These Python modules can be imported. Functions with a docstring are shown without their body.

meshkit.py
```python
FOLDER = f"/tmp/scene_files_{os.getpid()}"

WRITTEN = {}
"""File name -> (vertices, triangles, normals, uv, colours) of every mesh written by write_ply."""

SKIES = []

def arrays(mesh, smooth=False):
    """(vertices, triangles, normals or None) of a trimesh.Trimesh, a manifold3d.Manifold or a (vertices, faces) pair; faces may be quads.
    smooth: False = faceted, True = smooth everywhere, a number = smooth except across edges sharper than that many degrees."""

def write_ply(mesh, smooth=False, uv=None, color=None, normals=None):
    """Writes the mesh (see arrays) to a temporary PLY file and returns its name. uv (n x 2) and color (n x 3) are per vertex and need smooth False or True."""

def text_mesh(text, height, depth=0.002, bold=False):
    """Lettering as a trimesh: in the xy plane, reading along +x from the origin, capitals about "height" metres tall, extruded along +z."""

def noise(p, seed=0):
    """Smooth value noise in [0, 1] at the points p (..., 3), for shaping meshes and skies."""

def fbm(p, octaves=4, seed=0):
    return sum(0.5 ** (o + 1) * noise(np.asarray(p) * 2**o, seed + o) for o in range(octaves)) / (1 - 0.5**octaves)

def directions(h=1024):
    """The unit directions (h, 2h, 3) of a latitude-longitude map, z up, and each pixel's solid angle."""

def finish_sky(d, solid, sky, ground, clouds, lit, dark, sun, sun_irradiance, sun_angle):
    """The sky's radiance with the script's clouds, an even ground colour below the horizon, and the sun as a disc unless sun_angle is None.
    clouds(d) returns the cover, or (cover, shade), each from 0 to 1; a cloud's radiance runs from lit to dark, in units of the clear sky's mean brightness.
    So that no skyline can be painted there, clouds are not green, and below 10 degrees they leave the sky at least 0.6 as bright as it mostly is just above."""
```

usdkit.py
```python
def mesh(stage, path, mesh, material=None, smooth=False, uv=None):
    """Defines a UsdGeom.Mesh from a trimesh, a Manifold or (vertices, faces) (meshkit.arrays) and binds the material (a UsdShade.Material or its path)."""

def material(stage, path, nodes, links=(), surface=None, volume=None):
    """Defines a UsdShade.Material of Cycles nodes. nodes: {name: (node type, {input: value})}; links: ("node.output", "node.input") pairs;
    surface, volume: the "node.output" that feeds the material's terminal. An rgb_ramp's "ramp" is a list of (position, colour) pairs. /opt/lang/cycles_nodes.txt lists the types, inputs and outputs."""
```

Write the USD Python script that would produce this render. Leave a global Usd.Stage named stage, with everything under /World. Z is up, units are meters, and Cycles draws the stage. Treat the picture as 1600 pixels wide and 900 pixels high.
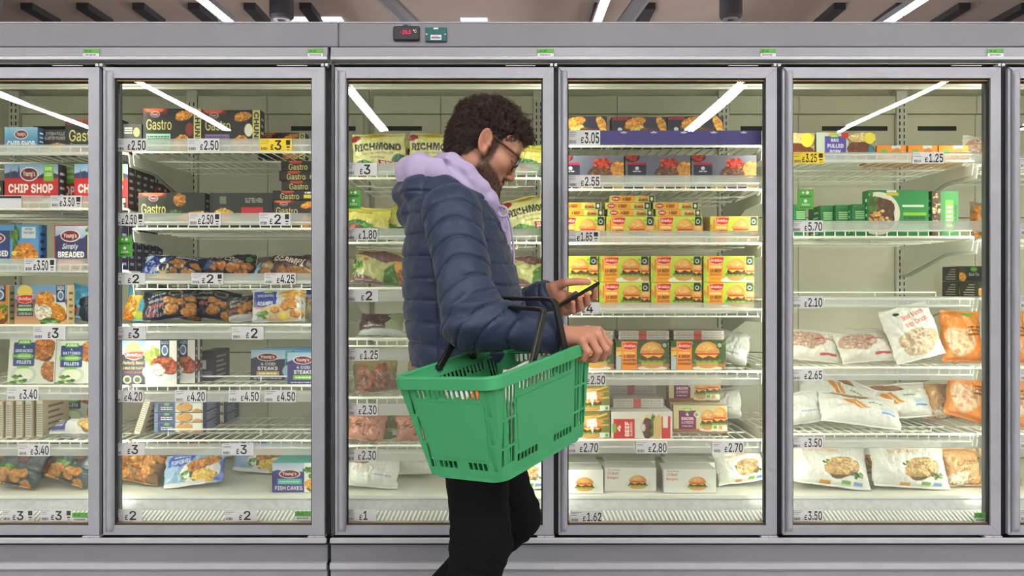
import math, random, glob
import numpy as np, trimesh, usdkit, meshkit, manifold3d
from pxr import Usd, UsdGeom, UsdLux, UsdShade, Gf, Sdf, Vt
from PIL import Image, ImageDraw, ImageFont

stage = Usd.Stage.CreateInMemory()
UsdGeom.SetStageUpAxis(stage, UsdGeom.Tokens.z)
UsdGeom.SetStageMetersPerUnit(stage, 1.0)
UsdGeom.Xform.Define(stage, '/World')

# ------------------------------------------------------------------ camera
EYE, FPX, CD, VX, VY = 1.15, 1220.0, 2.6, 800.0, 445.0   # eye height, focal length in px of a 1600 wide frame, distance to the doors
cam = UsdGeom.Camera.Define(stage, '/World/camera')
cam.CreateHorizontalApertureAttr(36.0)
cam.CreateFocalLengthAttr(36.0 * FPX / 1600)
cam.CreateVerticalApertureOffsetAttr(-5.0 / 1600 * 36.0)
cam.CreateFStopAttr(0.0)
cam.CreateExposureAttr(0.0)
cam.AddTranslateOp().Set(Gf.Vec3d(0, -CD, EYE))
cam.AddRotateXOp().Set(90.0)


def P(px, py, d):
    """The point at depth d behind the plane of the door fronts that the photograph shows at (px, py)."""
    t = CD + d
    return np.array([(px - VX) * t / FPX, d, EYE - (py - VY) * t / FPX])


STRIP_POWER, LED_POWER = 88.0, 17.0

# ------------------------------------------------------------------ helpers
def lin(c, k=1.0):
    c = np.asarray(c, float) / 255.0
    return tuple(np.where(c <= 0.04045, c / 12.92, ((c + 0.055) / 1.055) ** 2.4) * k)


_used = {}


def numbered(path):
    n = _used.get(path, -1) + 1
    _used[path] = n
    return path if n == 0 else f'{path}_{n:03d}'


LABELS = {}


def tag(prim, label=None, cat=None, group=None, kind=None):
    for k, v in (('label', label), ('category', cat), ('group', group), ('kind', kind)):
        if v:
            prim.SetCustomDataByKey(k, v)
    if label and cat:
        LABELS.setdefault(label, []).append(prim.GetName())


def thing(name, label, cat, loc=(0, 0, 0), group=None, kind=None):
    x = UsdGeom.Xform.Define(stage, numbered('/World/' + name))
    x.AddTranslateOp().Set(Gf.Vec3d(*map(float, loc)))
    p = x.GetPrim()
    tag(p, label, cat, group, kind)
    LOC[str(p.GetPath())] = np.asarray(loc, float)
    return p


LOC = {}


def put(parent, name, mesh, mat, smooth=False, color=None, label=None, kind=None, local=False):
    """Defines a part (a mesh in world coordinates unless local) under a thing or a part."""
    base = str(parent.GetPath()) if parent is not None else '/World'
    off = np.zeros(3) if (local or parent is None) else LOC.get(base, np.zeros(3))
    v, f, n = meshkit.arrays(mesh, smooth)
    path = numbered(base + '/' + name)
    m = UsdGeom.Mesh.Define(stage, path)
    m.CreatePointsAttr(Vt.Vec3fArray.FromNumpy((v - off).astype(np.float32)))
    m.CreateFaceVertexCountsAttr(Vt.IntArray.FromNumpy(np.full(len(f), 3, np.int32)))
    m.CreateFaceVertexIndicesAttr(Vt.IntArray.FromNumpy(np.ascontiguousarray(f).astype(np.int32).ravel()))
    m.CreateSubdivisionSchemeAttr('none')
    if n is not None:
        m.CreateNormalsAttr(Vt.Vec3fArray.FromNumpy(n.astype(np.float32)))
        m.SetNormalsInterpolation('vertex')
    if color is not None:
        pv = UsdGeom.PrimvarsAPI(m).CreatePrimvar('paint', Sdf.ValueTypeNames.Color3fArray, 'vertex')
        pv.Set(Vt.Vec3fArray.FromNumpy(np.asarray(color, np.float32)))
    UsdShade.MaterialBindingAPI.Apply(m.GetPrim()).Bind(M[mat])
    LOC[path] = off
    if label or kind:
        tag(m.GetPrim(), label, None, None, kind)
    return m.GetPrim()


class MB:
    """Collects shapes into one mesh."""
    def __init__(s):
        s.v, s.f, s.n = [], [], 0

    def add(s, v, f):
        v, f = np.asarray(v, float), np.asarray(f, int)
        if f.shape[1] == 4:
            f = np.vstack([f[:, [0, 1, 2]], f[:, [0, 2, 3]]])
        s.v.append(v); s.f.append(f + s.n); s.n += len(v)
        return s

    def mesh(s, m):
        v, f, _ = meshkit.arrays(m)
        return s.add(v, f)

    def box(s, x0, x1, y0, y1, z0, z1, b=0.0):
        x0, x1 = min(x0, x1), max(x0, x1); y0, y1 = min(y0, y1), max(y0, y1); z0, z1 = min(z0, z1), max(z0, z1)
        if b > 0:
            b = min(b, (x1 - x0) * .49, (y1 - y0) * .49, (z1 - z0) * .49)
            pts = []
            for X, Y, Z in np.ndindex(2, 2, 2):
                c = np.array([(x0, x1)[X], (y0, y1)[Y], (z0, z1)[Z]]); s_ = np.array([1 - 2 * X, 1 - 2 * Y, 1 - 2 * Z]) * b
                pts += [c + s_ * [0, 1, 1], c + s_ * [1, 0, 1], c + s_ * [1, 1, 0]]
            return s.mesh(manifold3d.Manifold.hull_points(np.array(pts)))
        v = [(x, y, z) for x in (x0, x1) for y in (y0, y1) for z in (z0, z1)]
        f = [(0, 1, 3, 2), (4, 6, 7, 5), (0, 4, 5, 1), (2, 3, 7, 6), (0, 2, 6, 4), (1, 5, 7, 3)]
        return s.add(v, f)

    def bar(s, pts, r, sides=6, closed_ends=True):
        pts = np.asarray(pts, float)
        n = len(pts)
        r = np.broadcast_to(r, (n,))
        t = np.gradient(pts, axis=0); t /= np.linalg.norm(t, axis=1, keepdims=True) + 1e-12
        a = np.cross(t, np.where(np.abs(t[:, 2:]) < .9, [0, 0, 1.], [1., 0, 0])); a /= np.linalg.norm(a, axis=1, keepdims=True) + 1e-12
        b = np.cross(t, a)
        g = np.arange(sides) * 2 * np.pi / sides
        v = (pts[:, None] + r[:, None, None] * (np.cos(g)[None, :, None] * a[:, None] + np.sin(g)[None, :, None] * b[:, None])).reshape(-1, 3)
        f = []
        for i in range(n - 1):
            for j in range(sides):
                k = (j + 1) % sides
                f.append((i * sides + j, i * sides + k, (i + 1) * sides + k, (i + 1) * sides + j))
        s.add(v, f)
        if closed_ends:
            for i, rev in ((0, 1), (n - 1, 0)):
                ring = [i * sides + j for j in range(sides)]
                ff = [(ring[0], ring[j + 1], ring[j]) if rev else (ring[0], ring[j], ring[j + 1]) for j in range(1, sides - 1)]
                s.f.append(np.array(ff) + s.n - len(v))
        return s

    def prism(s, poly, axis, a, b):
        """Extrudes a convex-ish polygon (list of 2D points) along an axis ('x','y','z') from a to b."""
        from shapely.geometry import Polygon
        pg = Polygon(poly)
        m = trimesh.creation.extrude_polygon(pg, 1.0, engine='earcut')
        v = np.array(m.vertices); u, w, h = v[:, 0], v[:, 1], a + (b - a) * v[:, 2]
        vv = {'x': np.stack([h, u, w], 1), 'y': np.stack([u, h, w], 1), 'z': np.stack([u, w, h], 1)}[axis]
        f = np.array(m.faces)
        flip = (b < a) != (axis == 'y')
        return s.add(vv, f[:, ::-1] if flip else f)

    def get(s):
        return np.vstack(s.v), np.vstack(s.f)


# ------------------------------------------------------------------ materials
M = {}


def mat(name, nodes, links, surface='p.BSDF'):
    M[name] = usdkit.material(stage, '/World/Looks/' + name, nodes, links, surface=surface)


def plain(name, col, rough=.5, metal=0.0, spec=.5, bump=None, extra=None, vary=None, k=1.0):
    c = lin(col, k)
    nodes = {'p': ('principled_bsdf', dict(base_color=c, roughness=rough, metallic=metal, specular_ior_level=spec, **(extra or {})))}
    links = []
    if bump or vary:
        nodes['tc'] = ('texture_coordinate', {})
    if bump:
        sc, st, dist = bump
        nodes['n'] = ('noise_texture', {'scale': sc, 'detail': 3.0})
        nodes['b'] = ('bump', {'strength': st, 'distance': dist})
        links += [('tc.object', 'n.vector'), ('n.fac', 'b.height'), ('b.normal', 'p.normal')]
    if vary:
        sc, amt = vary
        nodes['n2'] = ('noise_texture', {'scale': sc, 'detail': 5.0})
        nodes['r'] = ('rgb_ramp', {'ramp': [(0.3, tuple(np.array(c) * (1 - amt))), (0.7, tuple(np.array(c) * (1 + amt)))]})
        links += [('tc.object', 'n2.vector'), ('n2.fac', 'r.fac'), ('r.color', 'p.base_color')]
    mat(name, nodes, links)


plain('metal_grey', (150, 151, 159), .4, .1, vary=(6.0, .04), bump=(900., .05, .0004))
plain('metal_panel', (126, 126, 134), .5, .05, vary=(3.0, .04), bump=(1200., .12, .0005))
plain('metal_light', (186, 187, 195), .34, .15, vary=(5.0, .04))
plain('frame_aluminium', (160, 162, 171), .36, .12, vary=(9.0, .06), bump=(500., .04, .0004))
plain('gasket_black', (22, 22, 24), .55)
plain('mullion_grey', (92, 97, 104), .4, .2)
plain('spacer_gold', (150, 118, 66), .4, .5)
plain('cream_wall', (212, 211, 194), .6, vary=(4.0, .05))
plain('cream_steel', (216, 216, 206), .4, .0, vary=(7.0, .05))
plain('slot_dark', (38, 40, 36), .8)
plain('wire_white', (236, 236, 228), .35)
plain('galvanised', (172, 175, 178), .42, .1, vary=(60.0, .12))
plain('ticket_white', (226, 222, 234), .5)
plain('ticket_yellow', (250, 214, 40), .5)
plain('ticket_green', (84, 172, 58), .5)
plain('ink_black', (22, 20, 24), .6)
plain('ink_grey', (96, 94, 102), .6)
plain('ink_white', (240, 240, 236), .6)
plain('rail_purple', (62, 50, 128), .4, vary=(10.0, .04))
plain('plastic_black', (16, 16, 18), .35, bump=(300., .05, .0005))
plain('sensor_green', (10, 92, 92), .45)
plain('black_plastic_box', (26, 26, 34), .4)
plain('store_floor', (150, 146, 142), .35, vary=(1.5, .06))
plain('store_wall', (120, 116, 116), .8)
plain('roof_deck', (186, 168, 160), .9, vary=(1.2, .05))
plain('roof_beam', (62, 58, 62), .7)
plain('roof_steel', (128, 126, 134), .5)
plain('duct_dark', (58, 58, 66), .7)
for nm, col, st in (('lamp_white', (1.0, .985, .955), STRIP_POWER), ('led_white', (1.0, 1.0, .83), LED_POWER), ('skylight_glow', (.8, .88, 1.0), 1.6), ('led_red', (1.0, .03, .10), 1.6), ('screen_lime', (.80, .92, .10), 1.0)):
    mat(nm, {'e': ('emission', {'color': col, 'strength': st})}, [], 'e.emission')


def pane_mat(name, tint, base, top, rough=0.0):
    mat(name, {
        'lw': ('layer_weight', {'blend': .5}),
        'pw': ('math', {'math_type': 'power', 'value2': 4.0}),
        'ma': ('math', {'math_type': 'multiply_add', 'value2': top, 'value3': base}),
        't': ('transparent_bsdf', {'color': tint}),
        'g': ('glossy_bsdf', {'color': (1, 1, 1), 'roughness': rough}),
        'm': ('mix_closure', {})},
        [('lw.facing', 'pw.value1'), ('pw.value', 'ma.value1'), ('ma.value', 'm.fac'), ('t.BSDF', 'm.closure1'), ('g.BSDF', 'm.closure2')], 'm.closure')


pane_mat('door_glass', (.97, .985, .955), .05, .8)
pane_mat('lens_glass', (.93, .92, .88), .06, .7)
mat('rail_clear', {'t': ('transparent_bsdf', {'color': (.97, .98, .96)}), 'p': ('principled_bsdf', {'base_color': lin((222, 224, 222)), 'roughness': .25}), 'm': ('mix_closure', {'fac': .42})},
    [('t.BSDF', 'm.closure1'), ('p.BSDF', 'm.closure2')], 'm.closure')


def printed(name, rough, spec=.5, bump=None, coat=0.0):
    nodes = {'a': ('attribute', {'attribute': 'paint'}), 'p': ('principled_bsdf', {'roughness': rough, 'specular_ior_level': spec, 'coat_weight': coat, 'coat_roughness': .12})}
    links = [('a.color', 'p.base_color')]
    if bump:
        nodes['tc'] = ('texture_coordinate', {})
        nodes['n'] = ('noise_texture', {'scale': bump[0], 'detail': 3.0, 'distortion': .6})
        nodes['b'] = ('bump', {'strength': bump[1], 'distance': bump[2]})
        links += [('tc.object', 'n.vector'), ('n.fac', 'b.height'), ('b.normal', 'p.normal')]
    mat(name, nodes, links)


printed('printed_card', .42)
printed('printed_film', .24, bump=(42.0, .35, .006), coat=.3)
# ------------------------------------------------------------------ store shell
CEIL = 5.45


def structure(name, mb, mat_):
    p = put(None, name, mb.get(), mat_)
    tag(p, kind='structure')
    return p


XW, YB, YF = 15.0, 20.0, -15.0
structure('floor', MB().box(-XW, XW, YF, YB, -.1, 0), 'store_floor')
cl = structure('ceiling', MB().box(-XW, XW, YF, YB, CEIL, CEIL + .1), 'roof_deck')
structure('wall_back', MB().box(-XW, XW, YB, YB + .1, 0, CEIL), 'store_wall')
structure('wall_front', MB().box(-XW, XW, YF - .1, YF, 0, CEIL), 'store_wall')
structure('wall_left', MB().box(-XW - .1, -XW, YF, YB, 0, CEIL), 'store_wall')
structure('wall_right', MB().box(XW, XW + .1, YF, YB, 0, CEIL), 'store_wall')
# purlins under the roof deck, running away from the aisle, and cross beams
for x in (-7.4, -6.55, -5.7, -4.85, -4.0, -3.15, 1.35, 2.1, 5.0, 5.95, 6.9, 7.85, 8.8):
    put(cl, 'purlin', MB().box(x - .09, x + .09, 9.3, 10.05 if x < 0 else 15.5, CEIL - .1, CEIL - .001).get(), 'roof_beam')
for y, hh in ((8.6, .1), (12.4, .12)):
    put(cl, 'cross_rail', MB().box(-XW, XW, y - .04, y + .04, CEIL - hh - .06, CEIL - hh).get(), 'roof_steel')
# sloping lattice braces
for x0, x1 in ((-2.1, -1.25), (2.05, 1.5), (7.1, 8.3), (-6.9, -8.0)):
    a, b = np.array([x0, 8.0, CEIL - .02]), np.array([x1, 9.2, CEIL - .62])
    put(cl, 'brace', MB().bar([a, b], .11, 8).get(), 'roof_steel')
# roof lights
for x0, x1, y0, y1 in ((-3.67, -2.74, 9.92, 10.25), (-.83, -.4, 9.97, 10.25)):
    put(cl, 'rooflight', MB().box(x0, x1, y0, y1, CEIL - .03, CEIL - .001).get(), 'skylight_glow')


def hung_drum(px, wpx, pybot, label):  # dark drum-shaped unit hung from the roof, its use left open
    t = 9.6; d = t - CD
    c = P(px, pybot, d); r = wpx * t / FPX / 2
    th = thing('ceiling_drum_unit', label, 'fan unit', (c[0], d, c[2]))
    prof = [(0, 0), (r * .8, .0), (r, .03), (r, .42), (0, .42)]
    m = trimesh.creation.revolve(np.array(prof), sections=28); m.apply_translation(c)
    put(th, 'drum', m, 'duct_dark', smooth=35)
    put(th, 'collar', MB().bar([c + [0, 0, .42], [c[0], d, CEIL]], .05, 8).get(), 'roof_steel')
    m = trimesh.creation.revolve(np.array([(r * .35, -.015), (r * .72, -.015), (r * .72, .004), (r * .35, .004), (r * .35, -.015)]), sections=24); m.apply_translation(c)
    put(th, 'grille_ring', m, 'roof_steel', smooth=35)


hung_drum(440, 37, 30, 'dark drum shaped unit hanging from the roof above the second freezer door')
hung_drum(1142, 35, 30, 'dark drum shaped unit hanging from the roof above the fourth freezer door')


def strip_light(x, y0, y1, z, label, xs=0.0):
    """A continuous row of strip lamps; xs is the sideways drift along its length."""
    th = thing('strip_light', label, 'light', (x, y0, z))
    n = max(1, round((y1 - y0) / 1.5))
    sl = xs / (y1 - y0)
    hs = MB(); X = lambda y: x + sl * (y - y0)
    for a, b, col, zz, w in ((y0, y1, 'frame_aluminium', (z + .012, z + .08), .05),):
        v = []
        mb = MB().box(-w, w, a, b, *zz)
        vv, ff = mb.get(); vv[:, 0] += X(vv[:, 1])
        put(th, 'housing', (vv, ff), col)
    for k in range(n):
        a, b = y0 + (y1 - y0) * k / n + .02, y0 + (y1 - y0) * (k + 1) / n - .02
        vv, ff = MB().box(-.042, .042, a, b, z - .012, z + .012).get(); vv[:, 0] += X(vv[:, 1])
        put(th, 'lamp_diffuser', (vv, ff), 'lamp_white')
    for y in (y0 + .3, y1 - .3):
        put(th, 'hanger', MB().bar([[X(y), y, z + .08], [X(y), y, CEIL]], .008, 5).get(), 'roof_steel')


HL = 3.0
for x, xs, where in ((-3.32, .45, 'left of the red thermometer display'), (1.0, -.12, 'near the middle of the freezer run'), (4.36, -.30, 'over the fifth freezer door')):
    strip_light(x, 4.6, 13.5, EYE + HL, 'white strip light above the freezers, ' + where, xs)
for k, (x, y1) in enumerate(((-8.0, -2.6), (-5.45, -2.6), (-2.45, -2.6), (.62, -2.0), (3.42, -2.2), (6.42, -2.6), (9.6, -2.6))):
    strip_light(x, -12.4, y1, EYE + HL, 'white strip light over the shop floor, mirrored in glass, %s' % ('facing the first door', 'facing the second door', 'facing the third door', 'facing the shopper', 'facing the fourth door', 'facing the fifth door', 'facing the last door')[k])

# ------------------------------------------------------------------ freezer cabinets
BX = [-2.12, -1.370, -.6077, .147, .8934, 1.643, 2.39]        # bay boundaries
BS = [-2.10, -1.350, -.6077, .112, .8934, 1.643, 2.39]            # shelf bay boundaries
DOORS = [(-193, 155, -176, 138), (160, 507, 178, 487), (523, 865, 541, 848), (873, 1214, 887, 1197), (1224, 1564, 1239, 1548), (1577, 1916, 1594, 1898)]
DT, DBOT, GT, GB = 105, 836, 122, 821
RAILS = [[(226, 243), (306, 324), (404, 424), (510, 530), (606, 625), (694, 712)],
         [(217, 236), (333, 352), (427, 444), (511, 530), (610, 628), (693, 711)],
         [(255, 274), (357, 375), (453, 471), (545, 563), (631, 649), (702, 720)],
         [(204, 226), (274, 292), (361, 378), (473, 490), (585, 602), (690, 708)],
         [(238, 255), (345, 362), (463, 481), (577, 594), (683, 700)],
         [(245, 262), (350, 367), (463, 481), (577, 594), (683, 700)]]
BARS = [[240, 327, 424, 509, 604, 690], [238, 358, 441, 508, 603, 689], [279, 380, 451, 530, 622, 697], [229, 297, 381, 484, 581, 688], [252, 371, 467, 575, 679], [258, 376, 467, 575, 679]]
DB = .155                                                     # depth of the shelf fronts
SHELF_Z = [[P(0, y, DB)[2] for y in row] for row in BARS]
DECK_Z = P(0, 775, .12)[2]
BACK = .70
Z_TOP, Z_IN = P(0, 35, 0)[2], P(0, 35, 0)[2] - .045
Zf = lambda py, d=0.0: P(0, py, d)[2]
UNITS = [(0, 2, BX[0] - .03, BX[2] - .004, 'grey upright freezer cabinet with two glass doors of boxed fish, left of the joint'),
         (2, 6, BX[2] + .004, BX[6] + .03, 'grey upright freezer cabinet with four glass doors of burgers and chicken, behind the shopper')]
WORD = ['first', 'second', 'third', 'fourth', 'fifth', 'sixth']


def wire_shelf(cab, bay, z, raised, fence):
    x0, x1 = BS[bay] + .022, BS[bay + 1] - .022
    d0, d1 = DB, .665
    mb = MB()
    n = int((x1 - x0) / .0355)
    zl = z - .024 if raised else z + .024                     # the wires turn down or up at the front
    for i in range(n + 1):
        x = x0 + .004 + (x1 - x0 - .008) * i / n
        mb.bar([(x, d0 + .002, zl), (x, d0 + .001, z + (zl - z) * .12), (x, d0 + .008, z), (x, d1, z)], .0023, 5)
    sh = put(cab, 'shelf', mb.get(), 'wire_white', smooth=40)
    zr = z + .001
    mb = MB().bar([(x0 - .012, d0 + .05, zr - .012), (x0 - .012, d0 + .008, zr), (x0 - .006, d0, zr), (x1 + .006, d0, zr), (x1 + .012, d0 + .008, zr), (x1 + .012, d0 + .05, zr - .012)], .0046, 7)
    put(sh, 'front_bar', mb.get(), 'wire_white', smooth=40)
    mb = MB()
    mb.bar([(x0, d0 - .001, zl), (x1, d0 - .001, zl)], .0032, 6)
    for d in (.33, .5, .66):
        mb.bar([(x0, d, z - .005), (x1, d, z - .005)], .003, 6)
    put(sh, 'cross_bar', mb.get(), 'wire_white', smooth=40, kind='stuff')
    s = 1 if fence else -1
    za, df = z + s * (.022 if fence else .013), .258 if fence else .29
    mb = MB().bar([(x0 + .07, df, z), (x0 + .07, df, za), (x1 - .07, df, za), (x1 - .07, df, z)], .0032, 6)
    mb.bar([((x0 + x1) / 2 + .06, df, z), ((x0 + x1) / 2 + .06, df, za)], .003, 6)
    put(sh, 'stiffening_bar', mb.get(), 'wire_white', smooth=40)
    for xx, w in ((.152 if bay == 3 and z > 1.2 else x0 - .016, .003), (x1 + .016, -.003)):
        poly = [(d0 + .01, z - .006), (.685, z - .006), (.685, z - .125), (.62, z - .12), (.36, z - .05), (d0 + .02, z - .045)]
        put(sh, 'bracket', MB().prism(poly, 'x', xx, xx + w).get(), 'cream_steel')


def freezer_door(cab, k):
    ol, orr, gl, gr = DOORS[k]
    x0, x1 = P(ol, 0, 0)[0], P(orr, 0, 0)[0]
    a0, a1 = P(gl, 0, 0)[0], P(gr, 0, 0)[0]
    zt, zb, ga, gb = Zf(DT), Zf(DBOT), Zf(GT), Zf(GB)
    D0, D1 = 0.0, .02
    # right stile, mitred; the other rails hang on it
    e = .0006
    st = MB()
    st.prism([(x1, zb), (x1, zt), (a1, ga), (a1, gb)], 'y', D0, D1)
    door = put(cab, 'door', st.get(), 'frame_aluminium')
    put(door, 'top_rail', MB().prism([(x0, zt), (x1 - e, zt), (a1 - e, ga), (a0, ga)], 'y', D0 + .0004, D1).get(), 'frame_aluminium')
    put(door, 'bottom_rail', MB().prism([(x0, zb), (x1 - e, zb), (a1 - e, gb), (a0, gb)], 'y', D0 + .0004, D1).get(), 'frame_aluminium')
    # left stile: flat edge, groove and a rounded full height grip that tapers at both ends
    put(door, 'hinge_stile', MB().box(x0 - .0005, a0 - .001, D0 + .006, D1, zb + .0004, zt - .0004).get(), 'frame_aluminium')
    w = a0 - x0
    prof = []
    for i in range(9):
        t = i / 8 * math.pi
        prof.append((x0 + w * (.30 + .70 * (1 - math.cos(t)) / 2), D0 + .006 - .016 * math.sin(t) ** .8))
    prof += [(x0 + w, D0 + .0065), (x0 + .3 * w, D0 + .0065)]
    grip = MB()
    rings = []
    m0 = len(prof)
    for z, q in ((zb + .006, 0.0), (zb + .012, .55), (zb + .028, 1), (zt - .028, 1), (zt - .012, .55), (zt - .006, 0)):
        rings += [(x, D0 + .0062 + (y - D0 - .0062) * q if y < D0 + .006 else y, z) for x, y in prof]
    ff = [(i * m0 + j, i * m0 + (j + 1) % m0, (i + 1) * m0 + (j + 1) % m0, (i + 1) * m0 + j) for i in range(5) for j in range(m0)]
    grip.add(rings, ff)
    put(door, 'pull_grip', grip.get(), 'frame_aluminium', smooth=30)
    # groove line and grip end cap
    put(door, 'stile_groove', MB().box(x0 + w * .22, x0 + w * .27, D0 + .0045, D0 + .0062, zb + .002, zt - .002).get(), 'mullion_grey')
    # seal round the glass, brass spacer above and below
    g = .0035
    sl = MB()
    sl.box(a0, a1, D0 + .008, D1, ga - g, ga + .0005).box(a0, a1, D0 + .008, D1, gb - .0005, gb + g)
    sl.box(a0 - .0005, a0 + .004, D0 + .008, D1, gb, ga).box(a1 - .004, a1 + .0005, D0 + .008, D1, gb, ga)
    put(door, 'glass_seal', sl.get(), 'gasket_black')
    put(door, 'glass_spacer', MB().box(a0 + .004, a1 - .004, D0 + .010, D0 + .016, ga - g - .004, ga - g).box(a0 + .004, a1 - .004, D0 + .010, D0 + .016, gb + g, gb + g + .0025).get(), 'spacer_gold')
    # the double glazed pane: two faces, very slightly bowed and out of true as such doors are
    rg = random.Random(40 + k)
    n = 14
    u, v = np.meshgrid(np.linspace(0, 1, n), np.linspace(0, 1, n), indexing='ij')
    X, Z = a0 + .0045 + (a1 - a0 - .009) * u, gb + g + (ga - gb - 2 * g) * v
    V, Fc = [], []
    for side, yy in ((0, D0 + .014), (1, D0 + .032)):
        A = [rg.uniform(-1, 1) for _ in range(6)]
        bow = .0006 * A[0] * np.sin(math.pi * u) + .0005 * A[1] * np.sin(math.pi * v) + .00022 * A[2] * np.sin(2.6 * math.pi * u + A[3] * 3) + .0030 * (A[4] * (u - .5) + A[5] * (v - .5))
        V.append(np.stack([X, yy + bow, Z], -1).reshape(-1, 3))
        for i in range(n - 1):
            for j in range(n - 1):
                q = (i * n + j, (i + 1) * n + j, (i + 1) * n + j + 1, i * n + j + 1)
                Fc.append([x + side * n * n for x in (q if side == 0 else q[::-1])])
    put(door, 'glass_pane', (np.vstack(V), np.array(Fc)), 'door_glass', smooth=40)
    # clear price rails on the inside of the door
    for i, (r0, r1) in enumerate(RAILS[k]):
        zz0, zz1 = Zf(r1, .045), Zf(r0, .045)
        purple = (k == 3 and i == 0)
        rl = MB().box(a0 + .002, a1 - .002, .045, .0475, zz0, zz1)
        if not purple:
            rl.box(a0 + .002, a1 - .002, .0425, .045, zz0, zz0 + .003).box(a0 + .002, a1 - .002, .0425, .045, zz1 - .002, zz1)
        put(door, 'price_rail', rl.get(), 'rail_purple' if purple else 'rail_clear')
        if purple:
            tm = MB()
            for q in range(6):
                cx = a0 + .092 + q * .1015
                tm.box(cx - .012, cx + .012, .0443, .045, zz1 - .0066, zz1 - .0052).box(cx - .009, cx + .009, .0443, .045, zz1 - .0092, zz1 - .0080).box(cx - .003, cx + .003, .0443, .045, zz1 - .0045, zz1 - .0030)
            put(door, 'rail_emblem', tm.get(), 'ink_white', kind='stuff')
    # hinge block under the right stile
    hb = MB().box(x1 - .055, x1 + .003, -.006, .03, zb - .012, zb - .002, .002)
    put(door, 'hinge_block', hb.get(), 'metal_light')
    put(door, 'hinge_screw', MB().bar([(x1 - .03, -.008, zb - .007), (x1 - .03, -.004, zb - .007)], .003, 8).get(), 'mullion_grey')
    hb = MB().box(x1 - .012, x1 - .002, -.004, .03, zt + .002, zt + .012, .001).box(x1 + .002, x1 + .012, -.004, .03, zt + .002, zt + .012, .001)
    put(door, 'top_hinge', hb.get(), 'metal_light')
    put(door, 'closer_rod', MB().box(x1 - .16, x1 - .06, .006, .012, zt + .006, zt + .0085).get(), 'metal_light')


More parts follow.
